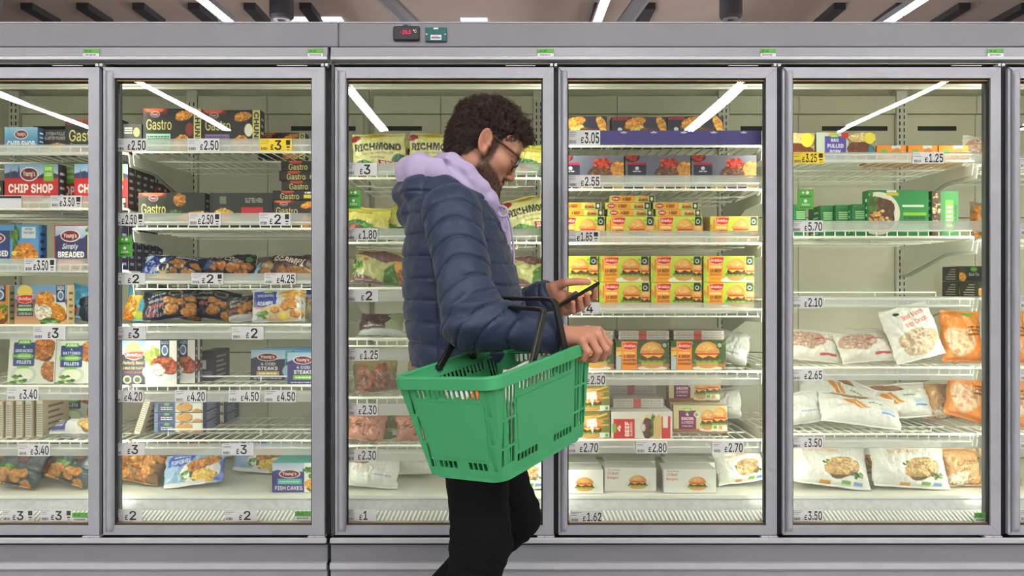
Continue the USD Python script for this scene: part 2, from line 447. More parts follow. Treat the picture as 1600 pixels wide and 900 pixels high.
for un, (b0, b1, xa, xb, label) in enumerate(UNITS):
    cab = thing('freezer_cabinet', label, 'freezer', ((xa + xb) / 2, 0, 0))
    # header
    jo = P(529, 0, 0)[0]
    ha, hb_ = (xa, jo - .0015) if un == 0 else (jo + .0005, xb)
    put(cab, 'header_panel', MB().box(ha, hb_, -.002, .10, Zf(73.5), Z_TOP, .003).get(), 'metal_panel')
    put(cab, 'header_cap', MB().box(ha, hb_, -.004, .012, Z_TOP - .004, Z_TOP + .001).get(), 'metal_grey')
    ta, tb = xa + .0015, xb - .0015
    zs0, zs1 = Zf(89), Zf(74.5)
    put(cab, 'header_rail', MB().prism([(-.010, zs0), (-.003, zs1), (.03, zs1), (.03, zs0)], 'x', ta, tb).get(), 'metal_grey')
    put(cab, 'header_lip', MB().box(ta, tb, -.014, .03, Zf(95), Zf(89.5), .002).get(), 'metal_light')
    # top, back and ends of the inside
    put(cab, 'top_panel', MB().box(xa, xb, .10, .80, Z_TOP - .04, Z_TOP - .002).get(), 'cream_steel')
    put(cab, 'back_panel', MB().box(xa, xb, .74, .80, .06, Z_TOP - .04).get(), 'cream_wall')
    e0, e1 = (xa, xa + .03) if un == 0 else (xb - .03, xb)
    put(cab, 'end_panel', MB().box(e0, e1, .03, .74, .06, Z_TOP - .045).get(), 'cream_wall')
    put(cab, 'gap_lining', MB().box(xa, xb, .045, .06, Zf(124), Zf(96)).get(), 'gasket_black')
    put(cab, 'gap_lining', MB().box(xa, xb, .045, .055, Zf(845, .045), Zf(824, .045)).get(), 'gasket_black')
    # air duct lip over the doors
    put(cab, 'duct_lip', MB().prism([(.06, Zf(118, .06)), (.06, Zf(100, .06)), (.2, Zf(100, .06)), (.2, Zf(136, .2)), (.13, Zf(134, .13))], 'x', xa, xb).get(), 'cream_steel')
    put(cab, 'duct_edge', MB().box(xa, xb, .2, .206, Zf(139, .2), Zf(135, .2)).get(), 'wire_white')
    # deck, its lip and the return air grille
    lip = put(cab, 'deck', MB().box(xa, xb, .12, .74, DECK_Z - .02, DECK_Z, .002).get(), 'cream_steel')
    put(cab, 'deck_edge', MB().box(xa, xb, .116, .12, DECK_Z - .009, DECK_Z + .003).get(), 'wire_white')
    put(cab, 'riser', MB().prism([(.120, DECK_Z - .01), (.128, DECK_Z - .01), (.112, Zf(797, .10)), (.098, Zf(797, .10))], 'x', xa, xb).get(), 'galvanised')
    put(cab, 'grille_tray', MB().prism([(.10, Zf(796, .10)), (.112, Zf(796, .10)), (.07, Zf(818, .055)), (.056, Zf(818, .055))], 'x', xa, xb).get(), 'galvanised')
    gm = MB()
    zg1, zg0 = Zf(797.5, .097), Zf(812, .066)
    x = xa + .02
    while x < xb - .03:
        s_ = .014 if x > -.6 and x > .2 else -.014
        a = np.array([x, .096, zg1]); b = np.array([x - .010 * (1 if x < .1 else -1), .064, zg0]); w = np.array([.0062, 0, 0]); o = np.array([0, -.003, -.001])
        gm.add([a, a + w, b + w, b, a + o, a + w + o, b + w + o, b + o], [(0, 1, 2, 3), (7, 6, 5, 4), (0, 4, 5, 1), (1, 5, 6, 2), (2, 6, 7, 3), (3, 7, 4, 0)])
        x += .0147
    put(cab, 'grille_slats', gm.get(), 'wire_white', kind='stuff')
    for b in range(b0, b1):
        for q in (.12, .82):
            put(cab, 'deck_screw', MB().bar([(BX[b] + q * .75, .108, DECK_Z - .032), (BX[b] + q * .75, .118, DECK_Z - .032)], .0035, 8).get(), 'wire_white')
    # base: ledge, panel, bumper, kick plate
    put(cab, 'base_ledge', MB().box(ta, tb, -.022, -.010, Zf(849.5, -.02), Zf(841, -.02), .003).get(), 'metal_light')
    put(cab, 'sill_shade_strip', MB().box(ta, tb, -.008, .05, Zf(850), Zf(843)).get(), 'gasket_black')  # black strip added to stand in for the shadow under the doors
    put(cab, 'base_panel', MB().box(ta, tb, -.004, .05, Zf(878), Zf(850), .001).get(), 'metal_panel')
    put(cab, 'bumper', MB().prism([(-.004, Zf(877)), (-.022, Zf(880, -.02)), (-.022, Zf(889, -.02)), (-.004, Zf(892))], 'x', ta, tb).get(), 'metal_light')
    put(cab, 'kick_plate', MB().box(ta, tb, -.008, .05, .0, Zf(891.5), .002).get(), 'metal_grey')
    put(cab, 'plinth', MB().box(xa, xb, .055, .74, .0, Zf(826, .055)).get(), 'mullion_grey')
    # uprights with slots, mullions with light tubes
    for b in range(b0, b1 + 1):
        xc = BX[b]
        if (un == 0 and b == b1) or (un == 1 and b == b1) or (un == 0 and b == 0):
            pass
        cut = (max(xa, xc - .038), min(xb, xc + .038))
        put(cab, 'mullion', MB().box(cut[0], cut[1], .05, .072, Zf(838), Zf(96), .003).get(), 'mullion_grey')
        put(cab, 'mullion_gasket', MB().box(max(xa, xc - .03), min(xb, xc + .03), .022, .05, Zf(838), Zf(100)).get(), 'gasket_black')
        for sgn in (-1, 1):
            if cut[0] - .001 <= xc + sgn * .03 <= cut[1] and not (un == 1 and b == 2):      # the lamp beside the joint is out
                xl = xc + sgn * .018
                put(cab, 'light_tube', MB().bar([(xl, .0825, DECK_Z + .01), (xl, .0825, Zf(132, .1))], .0085, 8).get(), 'led_white')
        xc = BS[b]
        u0, u1 = max(xa, xc - .022), min(xb, xc + .022)
        if u1 - u0 > .02:
            up = put(cab, 'upright', MB().box(u0, u1, .69, .74, DECK_Z, Z_IN - .01).get(), 'cream_steel')
            sm = MB()
            z = DECK_Z + .03
            while z < Z_IN - .05:
                for sx in (-.009, .009):
                    if u0 + .004 < xc + sx < u1 - .004:
                        sm.box(xc + sx - .002, xc + sx + .002, .6885, .69, z, z + .016)
                z += .027
            put(up, 'slot', sm.get(), 'slot_dark', kind='stuff')
    for b in range(b0, b1):
        # back duct boards with joints and vents
        m0, m1 = BS[b] + .024, BS[b + 1] - .024
        zj = [DECK_Z + .002, DECK_Z + .45, DECK_Z + 1.02, Zf(178, .7), Z_IN - .03]
        xm = m0 + (m1 - m0) * .42
        for i in range(4):
            for xx0, xx1 in ((m0, xm - .001), (xm + .001, m1)):
                o = .012 if i == 3 else 0
                put(cab, 'back_board', MB().box(xx0, xx1, .705 - o, .74, zj[i] + .0015, zj[i + 1] - .0015, .002).get(), 'cream_wall')
        for xx0, xx1 in ((m0 + .05, xm - .08), (xm + .1, m1 - .03)):
            put(cab, 'vent_slot', MB().box(xx0, xx1, .7035, .7045, Zf(204, .7), Zf(197, .7)).get(), 'slot_dark')
        for z, row in zip(SHELF_Z[b], BARS[b]):
            wire_shelf(cab, b, z, row > 430, (b, row) in ((1, 603), (1, 689), (4, 467)))
        freezer_door(cab, b)

    if un == 1:
        # joint trim between the two units
        x0, x1 = xa + .0005, P(520, 0, 0)[0]
        put(cab, 'joint_trim', MB().box(x0, x1, .004, .04, Zf(839), Zf(95.5), .002).get(), 'metal_grey')
        put(cab, 'joint_groove', MB().box((x0 + x1) / 2 - .0015, (x0 + x1) / 2 + .0015, .0025, .0045, Zf(838), Zf(96)).get(), 'gasket_black')

# the two instruments on the header
c0, c1 = P(615, 64, -.004), P(656, 42, -.004)
tm_ = thing('thermometer_display', 'black panel thermometer with red digits on the freezer header', 'thermometer', ((c0[0] + c1[0]) / 2, -.004, c0[2]))
put(tm_, 'case', MB().box(c0[0], c1[0], -.013, -.0015, c0[2], c1[2], .003).get(), 'black_plastic_box')


def letter(text, height, x, y, z, mat_, parent, name, xs=1.0, bold=True, depth=.0006, center=False, width=None):
    m = meshkit.text_mesh(text, height, depth, bold)
    v = np.array(m.vertices)
    if width:
        xs = width / (v[:, 0].max() - v[:, 0].min())
    v[:, 0] *= xs
    if center:
        v[:, 0] -= (v[:, 0].max() + v[:, 0].min()) / 2
    w = np.stack([x + v[:, 0], y - v[:, 2], z + v[:, 1]], 1)
    return put(parent, name, (w, np.array(m.faces)), mat_)


q = P(624, 53, -.013)
letter('-20.5', .0125, q[0], -.0132, q[2], 'led_red', tm_, 'digits', width=.036)
q = P(645, 51, -.013)
letter('°C', .010, q[0], -.0132, q[2], 'ink_white', tm_, 'unit_mark', width=.011, bold=False)
q = P(629, 40.5, -.004)
letter('LBR8-1', .0055, q[0], -.0028, q[2], 'ink_black', tm_, 'code_lettering', width=.026)
c0, c1 = P(665, 65.5, -.004), P(698, 43.5, -.004)
sn = thing('temperature_sensor', 'teal rectangular sensor with barcode sticker on the freezer header', 'sensor', ((c0[0] + c1[0]) / 2, -.004, c0[2]))
put(sn, 'case', MB().box(c0[0], c1[0], -.011, -.0015, c0[2], c1[2], .0015).get(), 'sensor_green')
cx = (c0[0] + c1[0]) / 2
put(sn, 'sticker', MB().box(cx - .018, cx + .018, -.0116, -.011, c0[2] + .005, c0[2] + .021).get(), 'ticket_white')
put(sn, 'sticker_print', MB().box(cx - .016, cx + .016, -.012, -.0116, c0[2] + .009, c0[2] + .013).box(cx - .012, cx + .008, -.012, -.0116, c0[2] + .016, c0[2] + .0175).get(), 'ink_grey')
put(sn, 'maker_plate', MB().box(cx - .008, cx + .008, -.0116, -.011, c1[2] - .007, c1[2] - .002).get(), 'ticket_white')
for s_ in (-1, 1):
    put(sn, 'screw', MB().bar([(cx + s_ * .031, -.0125, (c0[2] + c1[2]) / 2), (cx + s_ * .031, -.0105, (c0[2] + c1[2]) / 2)], .003, 10).get(), 'metal_light')
# ------------------------------------------------------------------ printed packs
FONT = glob.glob('/opt/blender-*/*/datafiles/fonts/Inter.woff2')[0]
_fonts = {}


def font(w):
    if w not in _fonts:
        _fonts[w] = ImageFont.truetype(FONT, 90)
        _fonts[w].set_variation_by_axes([24, w])
    return _fonts[w]


PPM = 2000           # drawing pixels per metre of pack
GRID = 560           # colour samples per metre of pack


class Art:
    """Draws the flat print of a pack, in fractions of its width and height (y down)."""
    def __init__(s, w, h, bg, seed=1):
        s.W, s.H = max(24, int(w * PPM)), max(20, int(h * PPM))
        s.im = Image.new('RGB', (s.W, s.H), bg)
        s.d = ImageDraw.Draw(s.im)
        s.r = random.Random(seed)

    def px(s, *a):
        return [(a[i] * s.W, a[i + 1] * s.H) for i in range(0, len(a), 2)]

    def rect(s, x0, y0, x1, y1, c, rad=0):
        b = [x0 * s.W, y0 * s.H, x1 * s.W, y1 * s.H]
        s.d.rounded_rectangle(b, rad * s.H, fill=c) if rad else s.d.rectangle(b, fill=c)
        return s

    def ell(s, cx, cy, rx, ry, c, out=None, w=0):
        s.d.ellipse([(cx - rx) * s.W, (cy - ry) * s.H, (cx + rx) * s.W, (cy + ry) * s.H], fill=c, outline=out, width=int(w * s.H))
        return s

    def poly(s, c, *a):
        s.d.polygon(s.px(*a), fill=c)
        return s

    def grad(s, x0, y0, x1, y1, c0, c1):
        n = 24
        for i in range(n):
            t = i / (n - 1)
            s.rect(x0, y0 + (y1 - y0) * i / n, x1, y0 + (y1 - y0) * (i + 1) / n, tuple(int(a + (b - a) * t) for a, b in zip(c0, c1)))
        return s

    def text(s, t, x0, y0, x1, y1, c, w=700, ang=0, shear=0.0):
        f = font(w)
        b = f.getbbox(t, anchor='ls')
        m = Image.new('L', (b[2] - b[0] + 4, b[3] - b[1] + 4))
        ImageDraw.Draw(m).text((2 - b[0], 2 - b[1]), t, 255, f, anchor='ls')
        tw, th = max(2, int((x1 - x0) * s.W)), max(2, int((y1 - y0) * s.H))
        if ang in (90, -90):
            m = m.resize((th, tw), Image.LANCZOS).rotate(ang, expand=True)
        else:
            m = m.resize((tw, th), Image.LANCZOS)
            if shear:
                e = int(th * abs(shear)); n = Image.new('L', (tw + e, th)); n.paste(m, (0, 0))
                m = n.transform((tw + e, th), Image.AFFINE, (1, shear, -e * (shear > 0) + 0, 0, 1, 0), Image.BICUBIC)
            if ang:
                m = m.rotate(ang, expand=True, resample=Image.BICUBIC)
        cx, cy = (x0 + x1) / 2 * s.W, (y0 + y1) / 2 * s.H
        s.im.paste(Image.new('RGB', m.size, c), (int(cx - m.size[0] / 2), int(cy - m.size[1] / 2)), m)
        return s

    def lines(s, x0, y0, x1, y1, n, c):
        """Rows of print too small to read."""
        for i in range(n):
            y = y0 + (y1 - y0) * (i + .25) / n
            x = x0
            while x < x1:
                e = min(x1, x + s.r.uniform(.02, .07))
                s.rect(x, y, e, y + (y1 - y0) * .5 / n, c)
                x = e + .012
        return s

    def blob(s, cx, cy, rx, ry, c, rough=.12, n=26, ang=0.0):
        pts, ph = [], [s.r.uniform(0, 6.3) for _ in range(4)]
        ca, sa = math.cos(math.radians(ang)), math.sin(math.radians(ang))
        for i in range(n):
            a = i / n * 2 * math.pi
            k = 1 + rough * (math.sin(2 * a + ph[0]) * .5 + math.sin(3 * a + ph[1]) * .5 + math.sin(5 * a + ph[2]) * .4)
            x, y = rx * k * math.cos(a) * s.W, ry * k * math.sin(a) * s.H
            pts.append((cx * s.W + x * ca - y * sa, cy * s.H + x * sa + y * ca))
        s.d.polygon(pts, fill=c)
        return s

    def speck(s, cx, cy, rx, ry, cols, n, size=.02, ang=0.0):
        ca, sa = math.cos(math.radians(ang)), math.sin(math.radians(ang))
        for _ in range(n):
            a, q = s.r.uniform(0, 6.283), math.sqrt(s.r.random()) * .95
            x, y = rx * q * math.cos(a) * s.W, ry * q * math.sin(a) * s.H
            X, Y = cx * s.W + x * ca - y * sa, cy * s.H + x * sa + y * ca
            z = size * s.H * s.r.uniform(.4, 1.2)
            s.d.ellipse([X - z, Y - z * .8, X + z, Y + z * .8], fill=s.r.choice(cols))
        return s

    # food pictures
    def crumb(s, cx, cy, rx, ry, ang=0, c=(206, 132, 40), n=90):
        s.blob(cx + .006, cy + .02, rx * 1.03, ry * 1.03, tuple(int(v * .55) for v in c), .1, ang=ang)
        s.blob(cx, cy, rx, ry, c, .12, ang=ang)
        return s.speck(cx, cy, rx, ry, [tuple(int(v * k) for v in c) for k in (.75, .88, 1.05)] + [tuple(min(255, int(v * 1.22 + 12)) for v in c)], n, min(.03, ry * .22), ang)

    def burger(s, cx, cy, rx, ry, dark=False):
        W = lambda dx: cx + dx * rx
        Y = lambda dy: cy + dy * ry
        s.ell(cx, Y(.95), rx * 1.15, ry * .16, (226, 222, 210))
        s.ell(cx, Y(.62), rx * .86, ry * .34, (206, 148, 74))
        for i in range(9):
            s.ell(W(-.9 + i * .225), Y(.40 + .06 * (i % 2)), rx * .17, ry * .13, ((92, 142, 42), (128, 172, 58))[i % 2])
        s.rect(W(-.88), Y(.0), W(.88), Y(.36), (78, 44, 26), .03)
        s.speck(cx, Y(.18), rx * .85, ry * .18, [(58, 32, 20), (112, 66, 36), (92, 54, 32)], 40, ry * .07)
        s.poly((244, 190, 52), W(-.85), Y(-.06), W(.85), Y(-.06), W(.55), Y(.16), W(.1), Y(.0), W(-.35), Y(.2))
        s.rect(W(-.8), Y(-.2), W(.8), Y(-.05), (196, 52, 36), .02)
        s.d.pieslice([W(-.95) * s.W, Y(-1.05) * s.H, W(.95) * s.W, Y(.7) * s.H], 180, 360, fill=(206, 140, 60))
        s.d.pieslice([W(-.85) * s.W, Y(-1.0) * s.H, W(.55) * s.W, Y(.3) * s.H], 185, 350, fill=(226, 168, 88))
        return s.speck(cx, Y(-.5), rx * .6, ry * .28, [(240, 214, 160)], 16, ry * .045)

    def greens(s, cx, cy, rx, ry, n=22, cols=((76, 122, 40), (112, 158, 58), (52, 96, 34))):
        for _ in range(n):
            a, q = s.r.uniform(0, 6.283), math.sqrt(s.r.random())
            s.blob(cx + rx * q * math.cos(a), cy + ry * q * math.sin(a), rx * .26, ry * .26, s.r.choice(cols), .3, 9)
        return s

    def chips(s, x0, y0, x1, y1, n=30):
        for _ in range(n):
            x, y, a = s.r.uniform(x0, x1), s.r.uniform(y0, y1), s.r.uniform(-.5, .5)
            l, w = .11, .035
            dx, dy = l * math.cos(a), l * math.sin(a) * 1.2
            s.poly(s.r.choice([(232, 186, 84), (216, 164, 62), (240, 202, 112), (198, 142, 50)]), x - dx, y - dy, x + dx, y + dy, x + dx, y + dy + w * 1.6, x - dx, y - dy + w * 1.6)
        return s

    def colours(s, nx, ny):
        a = np.asarray(s.im.resize((nx, ny), Image.BOX if nx < s.W else Image.LANCZOS), float) / 255
        return np.where(a <= .04045, a / 12.92, ((a + .055) / 1.055) ** 2.4) * .92


def captain_logo(A, x0, y0, x1, y1):      # red lozenge with the maker's name
    cx, cy = (x0 + x1) / 2, (y0 + y1) / 2
    A.poly((240, 236, 230), x0 - .012, y0 + .02, x1 + .012, y0 - .02, x1 - .03, y1 - .02, cx, y1 + .035, x0 + .03, y1 - .02)
    A.poly((206, 34, 26), x0, y0 + .03, cx, y0 - .005, x1, y0, x1 - .035, y1 - .03, cx, y1 + .015, x0 + .035, y1 - .03)
    A.text('BirdsEye', x0 + .03, y0 + (y1 - y0) * .22, x1 - .03, y0 + (y1 - y0) * .78, (250, 246, 240), 800)


def young_logo(A, cx, cy, rx, ry):
    A.ell(cx, cy, rx * 1.12, ry * 1.2, (236, 232, 236)).ell(cx, cy, rx, ry, (112, 28, 40))
    A.text("Young's", cx - rx * .76, cy - ry * .55, cx + rx * .76, cy + ry * .65, (250, 246, 240), 800)


def asda_logo(A, cx, cy, rx, ry):
    A.rect(cx - rx, cy - ry, cx + rx, cy + ry, (104, 178, 56), .02)
    A.text('ASDA', cx - rx * .8, cy - ry * .6, cx + rx * .8, cy + ry * .6, (250, 252, 246), 900)


def seal_mark(A, cx, cy, rx, ry):
    A.rect(cx - rx, 0, cx + rx, cy + ry * 1.25, (28, 52, 92)).ell(cx, cy + ry * .3, rx * .72, ry * .7, (226, 230, 234)).ell(cx, cy + ry * .3, rx * .5, ry * .48, (90, 120, 160))
    A.lines(cx - rx * .8, .02, cx + rx * .8, cy - ry * .5, 3, (226, 230, 234))


DESIGN = {}


def carton(name, w, h, dep, bg, side, top=None, seed=1, cat='frozen food box', look='box'):
    def deco(fn):
        DESIGN[name] = dict(kind='carton', w=w / 440, h=h / 440, dep=dep, bg=bg, side=side, top=top or side, fn=fn, seed=seed, cat=cat, look=look)
        return fn
    return deco


def pouch(name, w, h, thick, bg, back=None, seed=1, lump=.3, cat='frozen food bag', look='bag'):
    def deco(fn):
        DESIGN[name] = dict(kind='pouch', w=w / 440, h=h / 440, dep=thick, bg=bg, side=back or bg, fn=fn, seed=seed, lump=lump, cat=cat, look=look)
        return fn
    return deco


BLK = (24, 23, 25)


def gastro(A, sub=None, c=None, chunky=True):
    A.grad(0, 0, .42, .2, (150, 40, 30), BLK).ell(.2, .03, .16, .07, (214, 96, 60))
    young_logo(A, .21, .14, .07, .055)
    A.text('Gastro', .05, .24, .50, .50, (222, 212, 130), 500)
    if sub:
        A.rect(.06, .58, .47, .93, c).text('8', .09, .74, .15, .9, (40, 40, 44), 600).text('CHUNKY', .18, .76, .44, .87, (40, 40, 44), 700)
        A.lines(.08, .62, .45, .72, 2, (60, 60, 66))
    if chunky:
        A.crumb(.70, .16, .15, .10, -14).crumb(.62, .80, .09, .22, 30).crumb(.74, .82, .09, .22, -32)
        A.ell(.80, .48, .07, .15, (130, 38, 34) if c != (142, 108, 168) else (232, 226, 206))
        A.rect(.87, 0, 1, 1, (214, 206, 128)).text('CHUNKY', .89, .05, .98, .97, (30, 28, 26), 800, -90)


@carton('gastro_mint', 91, 68, .05, BLK, (34, 33, 36), look='black breaded fish box with a mint green panel')
def _(A): gastro(A, 1, (150, 206, 180))


@carton('gastro_purple', 91, 66, .05, BLK, (34, 33, 36), look='black breaded fish box with a purple panel')
def _(A): gastro(A, 1, (142, 108, 168))


@carton('gastro_plain', 78, 44, .05, (40, 38, 40), (34, 33, 36), look='black fish box with a cream stripe')
def _(A): gastro(A)


@carton('gastro_dusted', 104, 56, .05, (30, 38, 28), (24, 30, 26), look='black fish box picturing potatoes and herbs')
def _(A):
    A.grad(0, 0, .42, .2, (170, 60, 50), (30, 38, 28)).ell(.22, .03, .16, .08, (220, 120, 90)); young_logo(A, .23, .16, .06, .07)
    A.text('Gastro', .04, .30, .42, .62, (226, 214, 110), 500).text('Lightly Dusted', .10, .66, .40, .82, (222, 222, 210), 500, shear=.2)
    A.crumb(.62, .2, .09, .17, 0, (160, 104, 40)).greens(.56, .62, .12, .12, 24, ((60, 96, 44), (90, 130, 70))).crumb(.8, .68, .24, .14, -12, (204, 140, 70))


@carton('gastro_tempura', 88, 53, .05, BLK, (34, 33, 36), look='black fish box with a red strip')
def _(A):
    A.grad(0, 0, .6, .25, (170, 50, 36), BLK); young_logo(A, .55, .16, .08, .07)
    A.text('Gastro', .06, .30, .62, .66, (222, 212, 130), 500).rect(.06, .88, .7, 1, (190, 40, 44)).text('Tempura Battered', .08, .70, .68, .86, (226, 222, 214), 500, shear=.2)
    A.crumb(.85, .5, .12, .3, 20)


@carton('gastro_inverted', 99, 56, .05, (38, 40, 38), (34, 40, 36), look='black fish fillet box standing upside down')
def _(A):
    A.rect(.5, .40, .84, .68, (196, 40, 50)).text('FISH FILLETS', .56, .14, .84, .28, (220, 216, 206), 600, 180)
    A.text('Tempura Battered', .46, .70, .92, .92, (220, 216, 206), 500, 180).crumb(.22, .66, .16, .24, 10, (210, 160, 60)).greens(.4, .7, .07, .2, 14).rect(.16, .1, .26, .3, (110, 120, 100))


@carton('gastro_flat', 84, 15, .17, BLK, (34, 33, 36), look='flat black fish box showing its edge')
def _(A):
    A.ell(.28, .1, .12, .2, (180, 60, 40)).text('Gastro', .14, .28, .5, .95, (222, 212, 130), 500).rect(.58, .45, 1, .8, (206, 196, 70)).lines(.6, .1, .95, .4, 1, (220, 216, 206))


@carton('fillet_black', 29, 44, .05, (26, 25, 26), (30, 28, 28), look='small black box with a gold roundel')
def _(A):
    A.ell(.72, .3, .16, .16, (190, 176, 96)).lines(.08, .12, .5, .36, 3, (210, 206, 196)).crumb(.4, .84, .5, .2, 0, (190, 128, 44))


@carton('quarter_black', 42, 40, .05, (38, 38, 42), (30, 28, 28), look='black quarter pounder fish box')
def _(A):
    A.text('2 FISH FILLET', .1, .1, .9, .24, (226, 224, 216), 700).text('QUARTER POUNDERS', .06, .28, .94, .42, (226, 224, 216), 700).crumb(.55, .8, .44, .28, 0, (206, 146, 72)).chips(.0, .6, .3, .9, 8)


@carton('chip_shop_blue', 52, 41, .05, (100, 160, 200), (60, 90, 130), look='light blue fish box')
def _(A):
    A.grad(0, 0, 1, .6, (150, 196, 220), (70, 136, 184)); young_logo(A, .5, .28, .18, .15)
    A.text('CHIP SHOP', .08, .52, .92, .78, (250, 248, 240), 800).lines(.2, .84, .8, .92, 1, (230, 232, 236)).ell(.1, .98, .16, .08, (220, 170, 80))


def chipshop(A):
    A.grad(0, 0, 1, .3, (120, 160, 200), (196, 206, 216)).poly((40, 52, 96), 0, .22, .2, .16, .4, .3, .6, .3, .8, .16, 1, .24, 1, .36, 0, .36)
    A.rect(0, .32, 1, 1, (198, 28, 34)).poly((58, 70, 110), .24, .3, .27, .02, .3, .3).poly((58, 70, 110), .1, .3, .12, .1, .14, .3)
    young_logo(A, .46, .23, .15, .13)
    A.text('CHIP SHOP', .07, .44, .91, .66, (250, 246, 240), 900).lines(.28, .69, .72, .74, 1, (240, 210, 205)).chips(.0, .84, .62, 1.0, 44)
    A.rect(.67, .74, .97, 1, (40, 34, 32)).rect(.69, .77, .95, .86, (230, 226, 214)).text('HADDOCK', .70, .89, .94, .98, (236, 232, 222), 800)
    A.rect(.73, .02, .91, .38, (124, 186, 50)).text('SAME', .75, .07, .89, .15, (236, 246, 226), 800).text('LESS', .75, .2, .89, .28, (236, 246, 226), 800)


@carton('chip_shop_red', 84, 70, .052, (198, 28, 34), (52, 40, 46), look='red battered haddock box')
def _(A): chipshop(A)


@carton('simply_breaded', 104, 71, .052, (46, 48, 92), (44, 46, 90), look='navy breaded fish box with a red flash')
def _(A):
    A.grad(0, 0, .5, .3, (196, 206, 222), (150, 170, 200)).poly((46, 48, 92), 0, .26, .12, .2, .2, .3, .42, .3, .5, .2, .5, 1, 0, 1).rect(.5, 0, 1, 1, (230, 214, 120))
    A.rect(0, 0, .015, 1, (200, 40, 44)).rect(0, 0, 1, .02, (200, 40, 44)); young_logo(A, .24, .24, .13, .11)
    A.text('Simply', .12, .40, .36, .56, (250, 248, 244), 600, shear=.2).text('BREADED', .05, .58, .45, .72, (250, 248, 244), 900)
    A.rect(.06, .75, .44, .96, (206, 40, 44)).text('4', .08, .78, .13, .93, (250, 248, 244), 800).text('LARGE', .16, .78, .42, .85, (250, 248, 244), 700).text('HADDOCK FILLETS', .14, .87, .43, .93, (250, 248, 244), 700)
    A.greens(.58, .15, .1, .15).ell(.72, .3, .12, .1, (210, 60, 40)).crumb(.76, .68, .25, .24, -10)


@carton('breaded_blue', 76, 72, .052, (90, 150, 206), (78, 130, 190), look='pale blue breaded fish box')
def _(A):
    A.rect(0, .14, .42, 1, (38, 60, 116)).text('BREADED', -.1, .56, .38, .70, (250, 248, 244), 900).rect(-.1, .74, .36, .9, (90, 170, 220)); young_logo(A, .1, .3, .2, .1)
    A.rect(.66, .06, .94, .3, (206, 216, 220)).text('VOTED', .72, .08, .88, .13, (90, 96, 106), 700).text('TASTIEST', .69, .16, .92, .21, (90, 96, 106), 700).greens(.52, .3, .1, .24).crumb(.72, .66, .26, .26, -12).ell(.5, .62, .05, .05, (240, 210, 90))


@carton('breaded_haddock', 83, 62, .045, (214, 150, 100), (196, 170, 130), look='peach breaded haddock box with a green name panel')
def _(A):
    A.grad(0, 0, 1, .4, (110, 166, 206), (170, 150, 170)).grad(0, .36, 1, 1, (120, 84, 100), (220, 168, 118)).ell(.2, .16, .14, .15, (232, 206, 96))
    captain_logo(A, .05, .26, .35, .45)
    A.rect(.06, .47, .35, .78, (24, 36, 50)).text('BREADED', .08, .50, .33, .56, (250, 248, 244), 800).rect(.06, .58, .35, .66, (96, 178, 76)).text('HADDOCK', .08, .59, .33, .65, (230, 250, 220), 800).lines(.08, .69, .33, .76, 2, (220, 220, 216))
    A.ell(.68, .62, .30, .38, (206, 214, 206)).crumb(.58, .38, .17, .2, 10).crumb(.76, .66, .22, .2, 30).crumb(.56, .7, .14, .2, 0, (236, 222, 196)).greens(.66, .92, .2, .08)
    seal_mark(A, .87, .22, .08, .17)


@carton('birds_edge', 90, 62, .045, (220, 130, 50), (206, 196, 160), look='orange breaded fillet box')
def _(A):
    A.crumb(.6, .6, .4, .36, 10); seal_mark(A, .85, .2, .1, .17); A.greens(.9, .6, .1, .1)


def asda_fillets(A, kind):
    A.rect(0, 0, 1, .04, (226, 232, 226)).crumb(.75, .24, .23, .26, 20, (176, 108, 50)).crumb(.92, .72, .2, .2, 10, (176, 108, 50)).ell(.35, .8, .27, .2, (196, 206, 190)).ell(.35, .8, .2, .13, (226, 232, 206)).greens(.2, .92, .2, .1, 14)
    A.rect(.1, .12, .56, .62, (44, 66, 132), .03); asda_logo(A, .33, .11, .14, .045)
    A.text('4', .30, .18, .35, .24, (240, 242, 246), 800).text(kind, .14, .26, .52, .33, (240, 242, 246), 800)
    A.ell(.34, .41, .2, .065, (120, 186, 76)).poly((120, 186, 76), .17, .41, .08, .35, .08, .48).text('HADDOCK', .2, .385, .48, .435, (236, 246, 226), 800)
    A.text('FILLETS', .18, .50, .5, .58, (240, 242, 246), 900).rect(.2, .62, .45, .67, (130, 190, 90))


@carton('asda_breaded', 72, 73, .045, (214, 220, 208), (200, 206, 196), look='pale box with a blue breaded fillets panel')
def _(A): asda_fillets(A, 'BREADED')


@carton('asda_battered', 74, 67, .045, (218, 222, 212), (200, 206, 196), look='pale box with a blue battered fillets panel')
def _(A): asda_fillets(A, 'BATTERED')


@carton('fillet_spine', 11, 58, .17, (222, 214, 194), (200, 186, 160), look='cream fish box stood edge on')
def _(A):
    A.rect(0, 0, .12, 1, (126, 98, 60)).lines(.2, .1, .9, .95, 14, (150, 150, 140))


@carton('fillet_flat', 80, 16, .17, (214, 214, 206), (52, 66, 110), (208, 210, 206), look='flat pale box with a blue end')
def _(A):
    A.rect(0, 0, .44, 1, (120, 150, 190)).rect(.08, .08, .42, .95, (38, 54, 112)).ell(.26, .2, .06, .12, (104, 178, 56)).lines(.14, .42, .38, .8, 2, (230, 236, 240)).crumb(.62, .5, .16, .42, 0, (214, 160, 84), 40).rect(.8, .1, .96, .7, (236, 236, 230)).crumb(.88, .95, .1, .3, 0, (206, 150, 80), 10)


